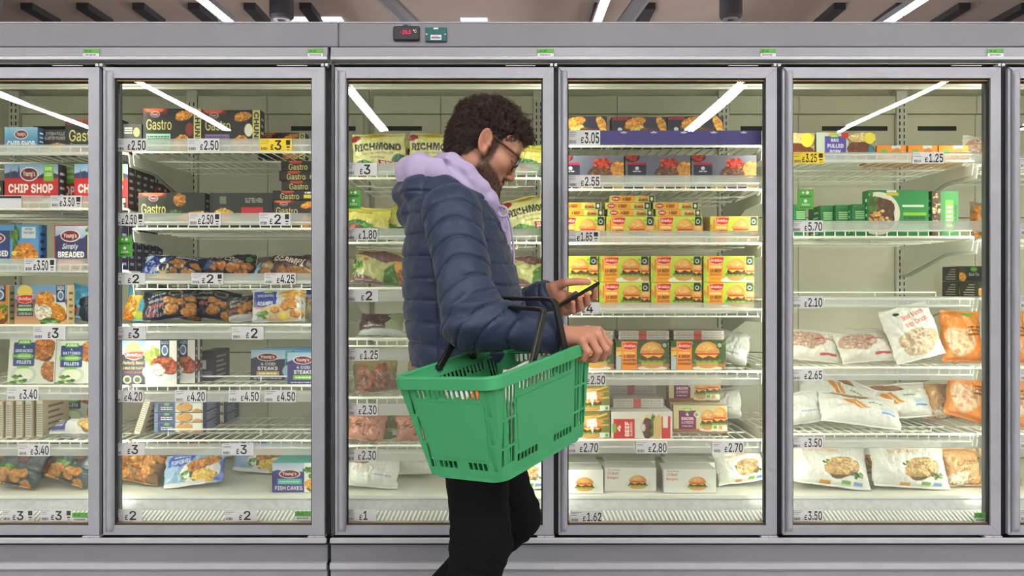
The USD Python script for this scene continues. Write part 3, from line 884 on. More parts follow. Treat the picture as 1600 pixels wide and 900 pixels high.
@carton('perfectly_baked', 87, 69, .022, (236, 232, 226), (60, 62, 70), look='navy and white baked cod box')
def _(A):
    A.rect(0, 0, .43, 1, (26, 30, 58)).grad(0, 0, .43, .32, (110, 170, 216), (190, 216, 230)).ell(.22, .22, .14, .2, (246, 216, 110)); captain_logo(A, .06, .26, .40, .42)
    A.text('Perfectly Baked', .03, .47, .41, .57, (250, 220, 120), 600, shear=.2).text('2 WILD COD FILLETS', .03, .60, .41, .66, (226, 204, 110), 800).text('TOMATO & HERB', .05, .70, .39, .75, (206, 50, 50), 700)
    A.ell(.11, .89, .07, .09, (226, 222, 150)).ell(.29, .89, .07, .09, (226, 222, 150)).ell(.11, .89, .05, .06, (60, 60, 60)).ell(.29, .89, .05, .06, (60, 60, 60))
    A.ell(.72, .72, .34, .22, (214, 216, 220)).greens(.56, .36, .14, .2, 26, ((150, 176, 60), (188, 196, 84), (220, 206, 100))).crumb(.78, .55, .22, .2, 15, (176, 78, 40)).crumb(.66, .66, .12, .12, 30, (240, 234, 224)).speck(.78, .5, .2, .16, [(206, 110, 50), (130, 46, 28)], 40, .04); seal_mark(A, .78, .18, .08, .17)


@carton('carton_navy', 22, 48, .17, (30, 36, 60), (26, 30, 52), look='narrow navy box standing edge on')
def _(A): A.rect(.1, .3, .5, .6, (200, 204, 210)).lines(.1, .66, .9, .9, 3, (120, 130, 160))


def cod_steaks(A, c, t):
    A.grad(0, 0, .55, .35, (150, 190, 220), (196, 210, 226)).poly((52, 52, 116) if t else (40, 46, 76), 0, .3, .12, .22, .3, .34, .55, .3, .55, 1, 0, 1)
    young_logo(A, .27, .24, .15, .11)
    A.text('4 COD', .16, .42, .40, .52, (250, 248, 244), 700).text('STEAKS', .11, .55, .44, .68, (250, 248, 244), 800).rect(.1, .71, .46, .85, c).lines(.14, .74, .42, .82, 1, (236, 246, 226)).lines(.06, .9, .5, .97, 1, (200, 200, 210))
    A.rect(.55, 0, 1, 1, (96, 168, 216)).ell(.85, .7, .34, .36, (160, 196, 220)).greens(.66, .3, .12, .22).crumb(.82, .64, .22, .28, -20, (190, 186, 130)).ell(.92, .16, .06, .1, (40, 56, 84))


@carton('cod_steaks_butter', 102, 49, .03, (52, 70, 120), (96, 160, 210), (120, 180, 220), look='blue cod steaks box with a gold label')
def _(A): cod_steaks(A, (200, 160, 80), 0)


@carton('cod_steaks_parsley', 90, 50, .03, (70, 70, 150), (96, 160, 210), (120, 180, 220), look='violet cod steaks box with a green label')
def _(A): cod_steaks(A, (120, 190, 70), 1)


@carton('fish_cakes', 92, 46, .16, (70, 66, 130), (60, 130, 130), (96, 184, 180), look='teal topped fish cakes box')
def _(A):
    A.grad(0, 0, .55, .3, (170, 190, 214), (206, 214, 226)).poly((66, 62, 128), 0, .3, .1, .24, .3, .36, .55, .32, .55, 1, 0, 1); young_logo(A, .3, .38, .16, .12)
    A.rect(.1, .55, .5, .72, (80, 180, 190)).lines(.13, .59, .47, .68, 1, (200, 220, 120)).text('FISH CAKES', .05, .78, .52, .93, (250, 248, 244), 600)
    A.rect(.55, 0, 1, 1, (214, 224, 214)).greens(.7, .3, .16, .22).crumb(.78, .74, .22, .24, 0, (222, 160, 66))


NAVY = (42, 40, 66)


@carton('special_burger', 87, 47, .055, NAVY, (50, 48, 70), look='dark burger box with wedges')
def _(A):
    A.rect(0, 0, .3, .12, (150, 40, 60)).rect(.02, .14, .28, 1, (34, 34, 52)); A.lines(.06, .55, .24, .68, 1, (200, 196, 206)).ell(.15, .42, .04, .06, (210, 206, 214)).lines(.05, .8, .25, .95, 2, (220, 216, 226))
    A.crumb(.42, .2, .2, .16, -20, (214, 140, 50)).greens(.5, .48, .14, .18, 20, ((230, 200, 110), (150, 150, 60), (214, 180, 90))).crumb(.66, .62, .2, .26, 10, (92, 60, 36)).crumb(.9, .26, .07, .3, -20, (226, 156, 60)).rect(.3, .78, 1, 1, (34, 33, 52))


@carton('special_patty', 102, 54, .055, (96, 98, 122), (60, 58, 80), look='slate burger box with tomato topped patty')
def _(A):
    A.grad(0, 0, 1, 1, (120, 122, 140), (78, 80, 104)).rect(.04, .22, .32, 1, (32, 34, 58)).rect(.04, .22, .32, .28, (186, 30, 70)).ell(.1, .06, .12, .14, (60, 44, 40)).speck(.1, .06, .09, .08, [(190, 60, 40)], 20, .05)
    A.lines(.12, .44, .25, .5, 1, (210, 206, 214)).lines(.08, .62, .28, .80, 3, (226, 222, 230)).ell(.18, .38, .03, .05, (210, 206, 214)).ell(.66, .95, .36, .26, (206, 160, 70)).crumb(.66, .62, .22, .42, 0, (96, 62, 42), 120).speck(.66, .58, .2, .36, [(150, 110, 80), (58, 36, 26)], 60, .035).speck(.66, .24, .15, .14, [(206, 60, 40), (226, 100, 70), (170, 36, 30)], 40, .05).crumb(.92, .42, .12, .26, 20, (206, 140, 60))


@carton('special_flat', 60, 26, .15, (60, 70, 60), (50, 60, 50), look='small dark box')
def _(A): A.lines(.1, .2, .9, .5, 2, (180, 190, 150)).crumb(.6, .75, .3, .2, 0, (140, 90, 50))


def beef10(A, h10=True):
    A.grad(0, 0, 1, 1, (196, 214, 60), (160, 190, 60)).greens(.1, .5, .1, .5, 14, ((214, 120, 50), (150, 180, 50), (206, 196, 60))).greens(.92, .25, .14, .2, 12, ((70, 130, 40), (130, 180, 60)))
    A.rect(.10, 0, .38, 1, (240, 156, 26)); captain_logo(A, .11, .06, .40, .30)
    A.text('ORIGINAL', .12, .37, .36, .46, (250, 240, 214), 800).text('10 BEEF' if h10 else '4 BEEF', .12, .50, .36, .63, (90, 40, 16), 900).text('(BURGERS)', .12, .66, .36, .78, (150, 84, 26), 800).lines(.15, .84, .34, .9, 1, (180, 110, 40))
    A.ell(.68, .92, .34, .14, (226, 226, 216)).burger(.64, .54, .2, .42).burger(.93, .62, .12, .34).rect(.84, .02, .97, .34, (24, 34, 30), .04).ell(.905, .2, .04, .08, (226, 230, 220)).ell(.905, .2, .025, .05, (24, 34, 30))


@carton('ten_beef', 79, 41, .06, (190, 204, 60), (206, 190, 90), (196, 204, 90), look='lime burger box')
def _(A): beef10(A)


@carton('four_beef_lime', 75, 42, .05, (190, 204, 60), (206, 170, 70), (196, 204, 90), look='lime and orange burger box')
def _(A): beef10(A, False)


@carton('four_beef_flat', 71, 10.5, .115, (200, 206, 100), (206, 190, 110), (206, 210, 150), look='flat lime burger box')
def _(A):
    A.rect(.24, .1, .56, .95, (240, 156, 26)).ell(.14, .5, .09, .36, (206, 40, 30)).lines(.08, .35, .2, .65, 1, (250, 240, 230)).text('4 BEEF', .29, .25, .48, .8, (90, 40, 16), 900).burger(.74, .55, .11, .5).rect(.87, .05, .98, .95, (24, 34, 30)).ell(.925, .5, .03, .3, (210, 216, 200))


@carton('quarter_pounder', 84, 45, .05, (56, 84, 34), (70, 60, 40), (110, 104, 64), look='green quarter pounder box with an orange panel')
def _(A):
    A.greens(.9, .12, .2, .12, 14).chips(.0, .2, .09, .5, 12).rect(0, .52, .1, 1, (176, 190, 196)).rect(.36, .78, 1, 1, (160, 112, 66)).rect(.11, 0, .39, 1, (240, 142, 22)); captain_logo(A, .12, .05, .40, .29)
    A.text('ORIGINAL', .14, .37, .37, .45, (250, 224, 170), 800).text('4 BEEF', .14, .48, .37, .58, (96, 40, 10), 900).text('QUARTER', .13, .62, .38, .71, (96, 40, 10), 900).text('POUNDERS', .13, .74, .38, .83, (96, 40, 10), 900)
    A.burger(.68, .5, .24, .46).ell(.91, .14, .06, .12, (30, 40, 30)).ell(.91, .14, .04, .08, (160, 170, 150))


@carton('bbq_burger', 72, 42, .05, (120, 120, 50), (90, 110, 50), (150, 130, 90), look='green sauce topped burger box')
def _(A):
    A.chips(.3, .1, .9, .5, 26).burger(.6, .62, .24, .4).poly((240, 236, 226), .5, .3, .7, .25, .72, .6, .66, .55, .62, .8, .56, .55, .5, .6).rect(.78, .78, .98, .96, (226, 226, 220)).rect(.9, .82, .96, .94, (90, 170, 60)).rect(0, .0, .3, 1, (150, 36, 40))


@carton('four_beef_red', 96, 42, .05, (222, 216, 206), (190, 180, 170), (212, 206, 200), look='white and red four beef burgers box')
def _(A):
    A.rect(.04, .28, .38, 1, (206, 36, 36)).rect(.02, .46, .08, .78, (104, 178, 56)).text('4', .1, .5, .16, .75, (250, 246, 240), 900, 90).text('BEEF', .22, .36, .30, .94, (250, 246, 240), 900, 90).text('BURGERS', .31, .38, .35, .92, (250, 246, 240), 700, 90)
    A.blob(.62, .55, .13, .48, (226, 206, 160)).crumb(.6, .6, .1, .36, 0, (96, 54, 34)).greens(.68, .5, .05, .4, 16).blob(.76, .56, .08, .44, (214, 180, 120)).rect(.82, .18, .96, 1, (206, 40, 40)).rect(.84, .18, .92, .6, (236, 232, 220)).ell(.52, .6, .04, .14, (210, 190, 206)).ell(.52, .6, .02, .08, (222, 216, 206))


@carton('beef_flat', 81, 7, .12, (206, 202, 196), (178, 170, 164), (190, 184, 178), look='thin grey burger box edge')
def _(A): A.lines(.05, .2, .95, .8, 1, (170, 160, 156)).rect(.4, 0, .55, 1, (200, 90, 80))


@carton('bacon_cheese', 86, 44, .05, (206, 196, 150), (190, 170, 130), (200, 190, 170), look='cream bacon burger box with a plum panel')
def _(A):
    A.rect(.0, .86, 1, 1, (150, 96, 60)).rect(.1, .2, .42, .86, (112, 36, 78)); asda_logo(A, .26, .17, .07, .05)
    A.text('4', .23, .26, .29, .4, (246, 226, 240), 900).text('BACON', .15, .43, .38, .55, (246, 226, 240), 900).text('& CHEESE', .15, .58, .38, .68, (246, 226, 240), 700).lines(.16, .73, .36, .8, 1, (220, 180, 206)).ell(.43, .34, .05, .1, (236, 236, 230)).ell(.43, .34, .035, .07, (150, 150, 150))
    A.burger(.64, .55, .14, .36).burger(.86, .5, .15, .4).rect(.72, .72, .98, .86, (230, 228, 220)).rect(.74, .74, .8, .84, (90, 170, 60)).rect(.84, .74, .9, .84, (220, 150, 40))


@carton('ten_beef_white', 81, 37, .1, (226, 226, 220), (206, 206, 200), (200, 202, 196), look='white ten burgers box')
def _(A):
    A.text('Farm Stores', .06, .06, .3, .12, (120, 120, 118), 700).text('10 Beef', .05, .17, .27, .30, (206, 90, 80), 500).text('Burgers', .05, .36, .28, .50, (206, 90, 80), 500).ell(.64, .72, .26, .24, (214, 214, 206)).burger(.64, .62, .18, .28)


@carton('pulled_pork', 92, 45, .05, (206, 214, 200), (200, 210, 196), look='violet pulled pork box')
def _(A):
    A.rect(.14, .14, .5, 1, (84, 72, 170)).rect(.2, .0, .34, .12, (226, 190, 60)); asda_logo(A, .3, .13, .07, .05)
    A.text('BBQ', .24, .22, .38, .34, (236, 232, 246), 900).text('PULLED', .18, .40, .46, .55, (236, 232, 246), 900).text('PORK', .22, .60, .42, .75, (236, 232, 246), 900).rect(.42, .0, .54, .2, (206, 40, 40))
    A.rect(.54, 0, 1, 1, (150, 140, 110)).crumb(.78, .2, .24, .18, 0, (222, 190, 130)).crumb(.75, .62, .22, .3, 0, (110, 50, 24), 100).poly((40, 130, 150), .9, .4, 1, .7, 1, 1, .84, 1).ell(.9, .2, .09, .2, (240, 220, 60))


@carton('pulled_burger', 60, 44, .05, (196, 160, 110), (190, 160, 120), look='brown pulled meat box')
def _(A): A.crumb(.5, .25, .5, .25, 0, (222, 190, 130)).crumb(.5, .65, .45, .3, 0, (110, 50, 24), 100).ell(.8, .25, .16, .25, (240, 220, 60)).rect(0, .85, .5, 1, (60, 120, 60))


@carton('orange_flat', 46, 25, .14, (240, 142, 30), (236, 150, 50), (240, 170, 90), look='low orange box')
def _(A): A.rect(.5, 0, .8, .2, (206, 222, 230)).ell(.26, .4, .12, .16, (104, 178, 56)).text('CRISPY', .1, .6, .5, .8, (250, 240, 224), 800).crumb(.72, .5, .14, .4, -50, (206, 130, 50), 24).crumb(.88, .55, .12, .4, 40, (214, 140, 60), 24)


@carton('lamb_green', 94, 73, .05, (44, 140, 74), (30, 112, 56), (36, 124, 62), look='green lamb shanks box standing upside down')
def _(A):
    A.rect(0, 0, .3, 1, (40, 128, 66)).ell(.16, .5, .36, .46, (226, 220, 200)).crumb(.16, .5, .26, .36, 0, (90, 54, 34), 90).greens(.02, .3, .12, .22).speck(.2, .62, .2, .2, [(236, 200, 120), (206, 150, 80)], 30, .04).rect(.3, .0, .46, .05, (230, 232, 230)).rect(.3, .06, .5, .12, (220, 190, 60))
    A.rect(.58, .48, .96, .54, (140, 200, 50)).rect(.56, .32, .92, .36, (230, 240, 226)).text('SHANKS', .58, .56, .94, .63, (20, 66, 36), 900, 180).text('2 LAMB', .6, .65, .92, .72, (20, 66, 36), 900, 180).rect(.56, .76, .98, .9, (90, 180, 96))


@carton('lamb_end', 44, 72, .05, (40, 140, 66), (30, 112, 56), (36, 124, 62), look='green lamb box showing its end')
def _(A): A.rect(0, 0, .32, 1, (96, 60, 40)).speck(.14, .4, .16, .4, [(206, 150, 90), (60, 34, 24), (230, 214, 170)], 50, .03).rect(.5, .2, .8, .9, (110, 190, 60)).lines(.54, .3, .76, .8, 5, (230, 250, 220)).text('LAMB', .84, .3, .95, .8, (30, 80, 40), 800, 90)


@carton('lamb_small', 20, 52, .12, (36, 126, 66), (28, 104, 52), (36, 124, 62), look='narrow green box')
def _(A): A.rect(.1, .1, .9, .9, (30, 108, 58)).rect(.2, .5, .8, .8, (116, 190, 60)).lines(.2, .2, .9, .45, 4, (170, 214, 150))


@carton('ready_meal', 60, 26, .12, (50, 56, 44), (60, 60, 50), (90, 90, 80), look='dark ready meal box')
def _(A): A.rect(.2, .1, .65, .9, (34, 44, 36)).ell(.42, .2, .1, .14, (104, 178, 56)).text('Beef Pie', .28, .42, .58, .66, (230, 230, 220), 500).crumb(.85, .5, .14, .3, 0, (200, 160, 100)).crumb(.1, .7, .1, .3, 0, (220, 150, 50))


# ---- bags
LEMON = (210, 206, 156)


def richmond(A):
    A.grad(0, 0, 1, 1, (196, 190, 120), (214, 210, 158)).ell(.44, .06, .2, .06, (186, 166, 60)).ell(.06, .12, .1, .07, (140, 40, 40)).lines(.34, .04, .56, .12, 2, (150, 120, 40))
    A.text('RICHMOND', .04, .24, .94, .44, (40, 44, 44), 900).text('Our Own Secret Recipe', .18, .47, .78, .54, (90, 96, 76), 400, shear=.2).lines(.32, .58, .62, .62, 1, (140, 136, 90))
    A.poly((86, 138, 60), 0, .72, .2, .64, .45, .74, .8, .86, 1, .8, 1, 1, 0, 1).blob(.9, .66, .12, .16, (44, 92, 66)).ell(.14, .72, .07, .06, (40, 84, 40)).poly((130, 40, 44), .5, .66, .96, .70, .96, .84, .5, .8).text('20 THICK', .53, .69, .93, .80, (246, 236, 226), 800, -3)
    A.crumb(.26, .96, .14, .12, 0, (140, 80, 50)).greens(.5, .98, .2, .06, 12, ((226, 220, 170), (200, 196, 130)))


@pouch('richmond_bag', 84, 70, .055, LEMON, (190, 186, 110), 3, look='pale yellow sausage bag with a red banner')
def _(A): richmond(A)


@pouch('veg_sausage_bag', 74, 56, .06, (206, 200, 110), (196, 190, 100), 5, .5, look='yellow and green sausage bag')
def _(A): A.grad(0, 0, 1, .6, (222, 212, 90), (206, 196, 110)).poly((60, 112, 60), 0, .6, .4, .5, 1, .75, 1, 1, 0, 1).crumb(.3, .8, .16, .14, 0, (150, 70, 50)).greens(.6, .72, .16, .14).lines(.1, .12, .7, .3, 2, (180, 160, 60))


@pouch('nugget_dark_bag', 96, 46, .075, (24, 28, 56), (24, 26, 50), 7, .7, look='dark blue bag of breaded bites')
def _(A):
    A.poly((150, 176, 200), 0, .1, .22, .3, .1, .6, 0, .5).poly((30, 50, 120), .2, .2, .45, .3, .35, 1, .05, 1).ell(.34, .42, .05, .1, (220, 222, 230)).lines(.55, .1, .9, .3, 2, (190, 190, 200)).ell(.42, .72, .1, .2, (160, 140, 90)).ell(.42, .72, .07, .14, (30, 34, 60))
    for i in range(11): A.crumb(A.r.uniform(.55, .95), A.r.uniform(.4, .95), .07, .13, 0, (150, 100, 50), 12)
    A.crumb(.4, 1, .2, .08, 0, (240, 170, 40))


@pouch('popcorn_bag', 98, 44, .075, (30, 28, 36), (30, 28, 34), 8, .7, look='black popcorn chicken style bag')
def _(A):
    A.text('POPCORN', .3, .28, .86, .56, (206, 200, 190), 800, -22).crumb(.3, .1, .3, .1, 12, (190, 130, 40)).ell(.92, .42, .05, .12, (80, 150, 80)).ell(.25, .6, .12, .2, (90, 130, 190))
    for i in range(9): A.crumb(A.r.uniform(.1, .95), A.r.uniform(.6, .98), .07, .12, 0, (180, 110, 50), 12)


@pouch('scampi_brown_bag', 104, 46, .08, (66, 50, 40), (60, 50, 40), 9, .6, look='brown scampi bag')
def _(A):
    A.grad(0, 0, 1, .3, (80, 84, 60), (66, 50, 40)).poly((56, 32, 40), .2, .1, .85, .3, .8, .75, .25, .5).text('SCAMPI', .3, .34, .8, .62, (216, 206, 190), 700, -14).lines(.35, .16, .75, .26, 1, (190, 180, 160)).ell(.22, .68, .08, .17, (150, 120, 80)).poly((96, 160, 200), 0, .5, .12, .45, .06, 1, 0, 1)
    for i in range(8): A.crumb(A.r.uniform(.15, .95), A.r.uniform(.72, .98), .08, .12, 0, (150, 104, 56), 12)


@pouch('lemon_fish_bag', 38, 62, .06, (96, 176, 206), (110, 180, 200), 11, .4, look='turquoise and yellow fish bag')
def _(A): A.poly((236, 196, 70), 0, .45, .9, .2, .6, .9, .3, 1, 0, 1).crumb(.35, .6, .3, .2, 20, (226, 156, 60)).ell(.75, .14, .2, .07, (30, 50, 66)).ell(.7, .85, .2, .1, (200, 206, 80)).crumb(.2, .9, .25, .12, 0, (220, 130, 40))


def scampi(A, txt, n=14):
    A.text(txt[0], .1, .2, .5, .30, (226, 226, 226), 700, 8).text(txt[1], .12, .36, .55, .48, (206, 200, 206), 700, 8).text('SCAMPI', .14, .56, .5, .68, (206, 90, 80), 800, 6).ell(.3, .10, .11, .06, (104, 178, 56)).ell(.66, .2, .14, .12, (140, 130, 100)).ell(.66, .2, .1, .08, (60, 56, 60))
    for i in range(n): A.crumb(A.r.uniform(.5, .96), A.r.uniform(.34, .96), .085, .10, 0, (186, 126, 62), 14)
    A.rect(.1, .76, .32, .86, (120, 40, 60))


@pouch('wholetail_bag', 84, 50, .06, (32, 34, 58), (40, 40, 60), 13, .7, look='navy wholetail scampi bag')
def _(A): scampi(A, ('LARGE', 'Wholetail'))


@pouch('wholetail_small', 40, 42, .06, (60, 56, 56), (60, 56, 56), 15, .7, look='small clear ended scampi bag')
def _(A):
    scampi(A, ('CRISPY', 'Scampi'), 20)
    A.rect(.0, .8, 1, 1, (200, 200, 200))


@pouch('asda_scampi_bag', 78, 53, .05, (206, 212, 222), (190, 200, 214), 17, .35, look='white and blue breaded scampi bag')
def _(A):
    A.rect(.04, .1, .52, .56, (50, 66, 160)); asda_logo(A, .34, .12, .1, .045)
    A.text('BREADED', .12, .2, .48, .28, (240, 240, 250), 700).text('SCAMPI', .12, .40, .46, .52, (240, 240, 250), 900).rect(.08, .56, .4, .62, (226, 150, 130)).ell(.6, .75, .44, .26, (214, 190, 150)).greens(.24, .8, .14, .1, 26, ((96, 140, 60), (130, 170, 90)))
    A.chips(.66, .06, .96, .3, 16)
    for x, y in ((.74, .45), (.86, .4), (.7, .58), (.84, .56), (.5, .66), (.88, .78)): A.crumb(x, y, .09, .09, 0, (206, 140, 66), 14)
    A.poly((240, 214, 90), .55, .85, .72, .7, .76, .78, .66, .95)


@pouch('fishcake_bag', 92, 54, .045, (150, 180, 214), (210, 214, 220), 19, .35, look='blue and white fishcakes bag')
def _(A):
    A.poly((60, 100, 200), .1, .0, .55, 0, .45, .42, .05, .4).text('FISHCAKES', .12, .2, .44, .34, (240, 244, 250), 800, 4).lines(.16, .06, .44, .16, 1, (230, 236, 246)).poly((60, 96, 190), .8, .9, 1, .3, 1, 1).ell(.62, .62, .34, .36, (226, 226, 220)).crumb(.58, .46, .19, .2, -12, (190, 120, 50)).crumb(.8, .36, .14, .16, 0, (196, 128, 56)).crumb(.68, .78, .2, .17, 0, (236, 190, 90)).greens(.4, .72, .1, .12).rect(.0, .9, .7, 1, (232, 234, 236))


@pouch('golden_bag', 80, 60, .08, (120, 84, 50), (110, 80, 50), 21, 1.0, look='clear bag of golden battered pieces')
def _(A):
    A.grad(0, 0, 1, 1, (130, 110, 90), (120, 90, 60))
    for i in range(26): A.crumb(A.r.uniform(.05, .95), A.r.uniform(.12, .95), .12, .12, A.r.uniform(-40, 40), A.r.choice([(176, 112, 50), (196, 132, 60), (150, 92, 40)]), 16)


@pouch('breaded_dark_bag', 74, 62, .075, (54, 66, 74), (60, 70, 78), 23, .8, look='dark bag of breaded fish')
def _(A):
    A.grad(0, 0, 1, 1, (80, 96, 104), (44, 58, 60)).ell(.6, .3, .16, .16, (60, 40, 36)).ell(.6, .3, .11, .11, (110, 50, 44)).greens(.4, .6, .2, .12)
    for i in range(10): A.crumb(A.r.uniform(.1, .95), A.r.uniform(.68, .96), .13, .10, A.r.uniform(-20, 20), (190, 130, 60), 14)


@pouch('blue_fish_bag', 46, 58, .055, (86, 160, 200), (90, 160, 200), 25, .5, look='bright blue fish bag')
def _(A): A.poly((24, 40, 56), .5, .4, 1, .2, 1, 1, .6, 1).ell(.4, .75, .1, .14, (150, 60, 40)).lines(.2, .85, .6, .95, 1, (230, 236, 240)).rect(.0, .0, 1, .08, (110, 180, 216))


@pouch('white_fillet_bag', 72, 34, .06, (216, 218, 214), (206, 210, 206), 27, .3, look='pale bag with a blue and green label')
def _(A): A.rect(.05, .4, .35, .9, (60, 76, 140)).ell(.4, .3, .16, .1, (104, 178, 56)).crumb(.8, .6, .2, .3, 0, (222, 176, 100)).lines(.1, .55, .3, .8, 2, (220, 226, 236))


@pouch('veg_mix_bag', 88, 60, .07, (176, 176, 120), (160, 150, 90), 29, .5, look='green, cream and orange vegetable bag')
def _(A): A.poly((110, 76, 76), 0, .2, .5, 0, 1, .3, .6, .5).poly((214, 150, 60), .72, .45, 1, .4, .95, 1, .75, 1).poly((70, 110, 50), .6, .7, .75, .5, .9, 1, .6, 1).poly((120, 90, 90), 0, .8, .5, .9, .7, 1, 0, 1).crumb(.95, .75, .1, .2, 0, (150, 100, 60)).poly((206, 110, 60), .18, .4, .3, .36, .24, .5).greens(.08, .6, .1, .2)


@pouch('purple_sausage_bag', 70, 42, .06, (90, 70, 80), (100, 84, 84), 31, .6, look='dark plum and grey meat bag')
def _(A): A.poly((150, 160, 130), .7, 0, 1, 0, 1, 1, .6, 1).crumb(.4, .4, .3, .25, 0, (84, 56, 60)).lines(.1, .7, .5, .8, 1, (180, 180, 180)).rect(0, .85, 1, 1, (190, 196, 196))


@pouch('bacon_bag', 70, 54, .06, (120, 96, 60), (120, 100, 70), 33, .9, look='clear bag of brown grilled sausages')
def _(A):
    A.grad(0, 0, 1, 1, (150, 140, 80), (110, 80, 60))
    for i in range(9): A.crumb(A.r.uniform(.2, .8), A.r.uniform(.3, .9), .1, .22, A.r.uniform(20, 70), A.r.choice([(150, 80, 60), (120, 70, 46), (160, 96, 70)]), 14)


@pouch('raw_sausage_bag', 60, 46, .06, (186, 130, 110), (190, 150, 130), 35, .9, look='clear bag of pink raw sausages')
def _(A):
    for i in range(8): A.crumb(A.r.uniform(.1, .9), A.r.uniform(.2, .8), .14, .2, A.r.uniform(40, 80), A.r.choice([(196, 130, 110), (176, 106, 90), (206, 146, 124)]), 10)


@pouch('herb_packet', 44, 40, .03, (120, 130, 80), (130, 136, 90), 37, .3, look='sage green packet')
def _(A): A.lines(.15, .6, .7, .8, 2, (206, 196, 110)).rect(.6, .7, .95, .9, (190, 206, 226))


def white_meat(A, brand=True):
    A.grad(0, 0, 1, 1, (232, 232, 226), (220, 220, 214))


@pouch('white_chicken_bag', 78, 58, .06, (230, 230, 224), (222, 222, 216), 41, .35, look='white chicken bag with a breast pictured')
def _(A):
    A.text('Chicken', .2, .08, .5, .18, (226, 150, 80), 500, 6).text('Breast Fillets', .2, .22, .62, .31, (226, 150, 80), 500, 6).ell(.62, .62, .3, .28, (246, 246, 242)).greens(.45, .58, .08, .1).greens(.8, .74, .09, .08).crumb(.62, .6, .24, .2, -8, (206, 168, 112)).speck(.62, .58, .18, .12, [(226, 196, 150), (180, 136, 84)], 30, .03).rect(.34, .9, .48, .95, (220, 150, 50)).rect(.62, .88, .74, .93, (110, 170, 80)).rect(.78, .88, .9, .93, (120, 160, 220))


DESIGN['large_chicken_bag'] = dict(DESIGN['white_chicken_bag'], w=118 / 440, h=76 / 440, dep=.07, seed=42, look='large white chicken bag')


@pouch('white_carrot_bag', 122, 60, .07, (232, 233, 228), (224, 224, 220), 43, .3, look='white poultry bag with carrots pictured')
def _(A): A.crumb(.4, .12, .24, .08, 8, (170, 120, 70), 30).poly((226, 140, 40), .28, .34, .36, .28, .52, .62, .46, .66).poly((226, 150, 50), .4, .3, .46, .27, .6, .6, .54, .62).lines(.62, .34, .8, .44, 1, (110, 160, 80)).rect(.74, .5, .92, .66, (206, 222, 240)).rect(.74, .68, .92, .72, (90, 140, 210))


@pouch('mince_bag', 86, 54, .07, (222, 218, 208), (216, 212, 202), 45, .6, look='white bag with pink mince showing')
def _(A):
    A.blob(.36, .42, .33, .3, (186, 150, 134)).speck(.36, .42, .31, .28, [(206, 176, 160), (160, 120, 104), (196, 160, 146), (222, 200, 186)], 160, .03).lines(.52, .3, .86, .4, 1, (190, 70, 60)).rect(.6, .8, .9, .86, (190, 80, 70))


@pouch('seasoned_bag', 82, 88, .06, (236, 236, 230), (226, 226, 220), 47, .45, look='large white bag with red lettering and mince window')
def _(A):
    A.text('Beef Mince', .34, .14, .84, .24, (206, 70, 56), 500, 10).text('With Onion', .36, .28, .84, .38, (206, 70, 56), 500, 10).ell(.3, .12, .06, .03, (60, 60, 56)).blob(.52, .68, .4, .25, (206, 180, 150)).speck(.52, .68, .38, .23, [(226, 206, 180), (180, 150, 120), (206, 176, 140), (240, 226, 206)], 190, .022)


@pouch('orange_bag', 66, 84, .07, (226, 140, 60), (220, 140, 70), 49, .6, look='orange bag with pale chicken showing')
def _(A):
    A.blob(.4, .6, .36, .28, (214, 176, 140)).speck(.4, .6, .32, .24, [(230, 200, 170), (196, 150, 110)], 60, .05).lines(.6, .3, .95, .5, 3, (110, 70, 30)).rect(.5, .06, .8, .12, (120, 180, 80)).rect(0, .9, 1, 1, (214, 130, 60))


@pouch('tan_bag', 60, 60, .07, (206, 160, 110), (200, 156, 110), 51, .7, look='tan chicken bag')
def _(A): A.text('CHICKEN', .3, .34, .85, .46, (110, 84, 60), 700, 8).text('GRILL', .3, .52, .7, .62, (110, 84, 60), 700, 8).crumb(.4, .8, .34, .16, 0, (226, 206, 180)).crumb(.75, .75, .2, .2, 0, (216, 160, 110))


@pouch('white_plain_bag', 80, 52, .07, (228, 230, 226), (222, 224, 220), 53, .4, look='plain white frosted bag')
def _(A): A.lines(.5, .62, .9, .68, 1, (150, 166, 206)).blob(.3, .5, .2, .12, (206, 198, 190)).crumb(.2, .25, .2, .08, 4, (190, 150, 130), 20)


@pouch('basket_pack', 74, 74, .06, (236, 120, 50), (236, 130, 60), 55, .4, look='orange and white bag')
def _(A): A.poly((240, 240, 240), 0, 0, .5, 0, .3, .5, 0, .6).text('CHICKEN', .2, .5, .8, .68, (250, 246, 240), 800).poly((206, 70, 40), .6, 0, .8, 0, .7, .4)


# ---- building packs
PROTO, PACKS, REC = {}, [], []
DFIX = {23: 0.218, 35: 0.26, 37: 0.274, 38: 0.256, 52: 0.25, 54: 0.28, 56: 0.25, 61: 0.304, 78: 0.214, 79: 0.388, 81: 0.408, 87: 0.223, 90: 0.248, 92: 0.268, 93: 0.322, 95: 0.204, 96: 0.235, 102: 0.238, 168: 0.396, 169: 0.308, 178: 0.22, 192: 0.178, 197: 0.362, 200: 0.3}



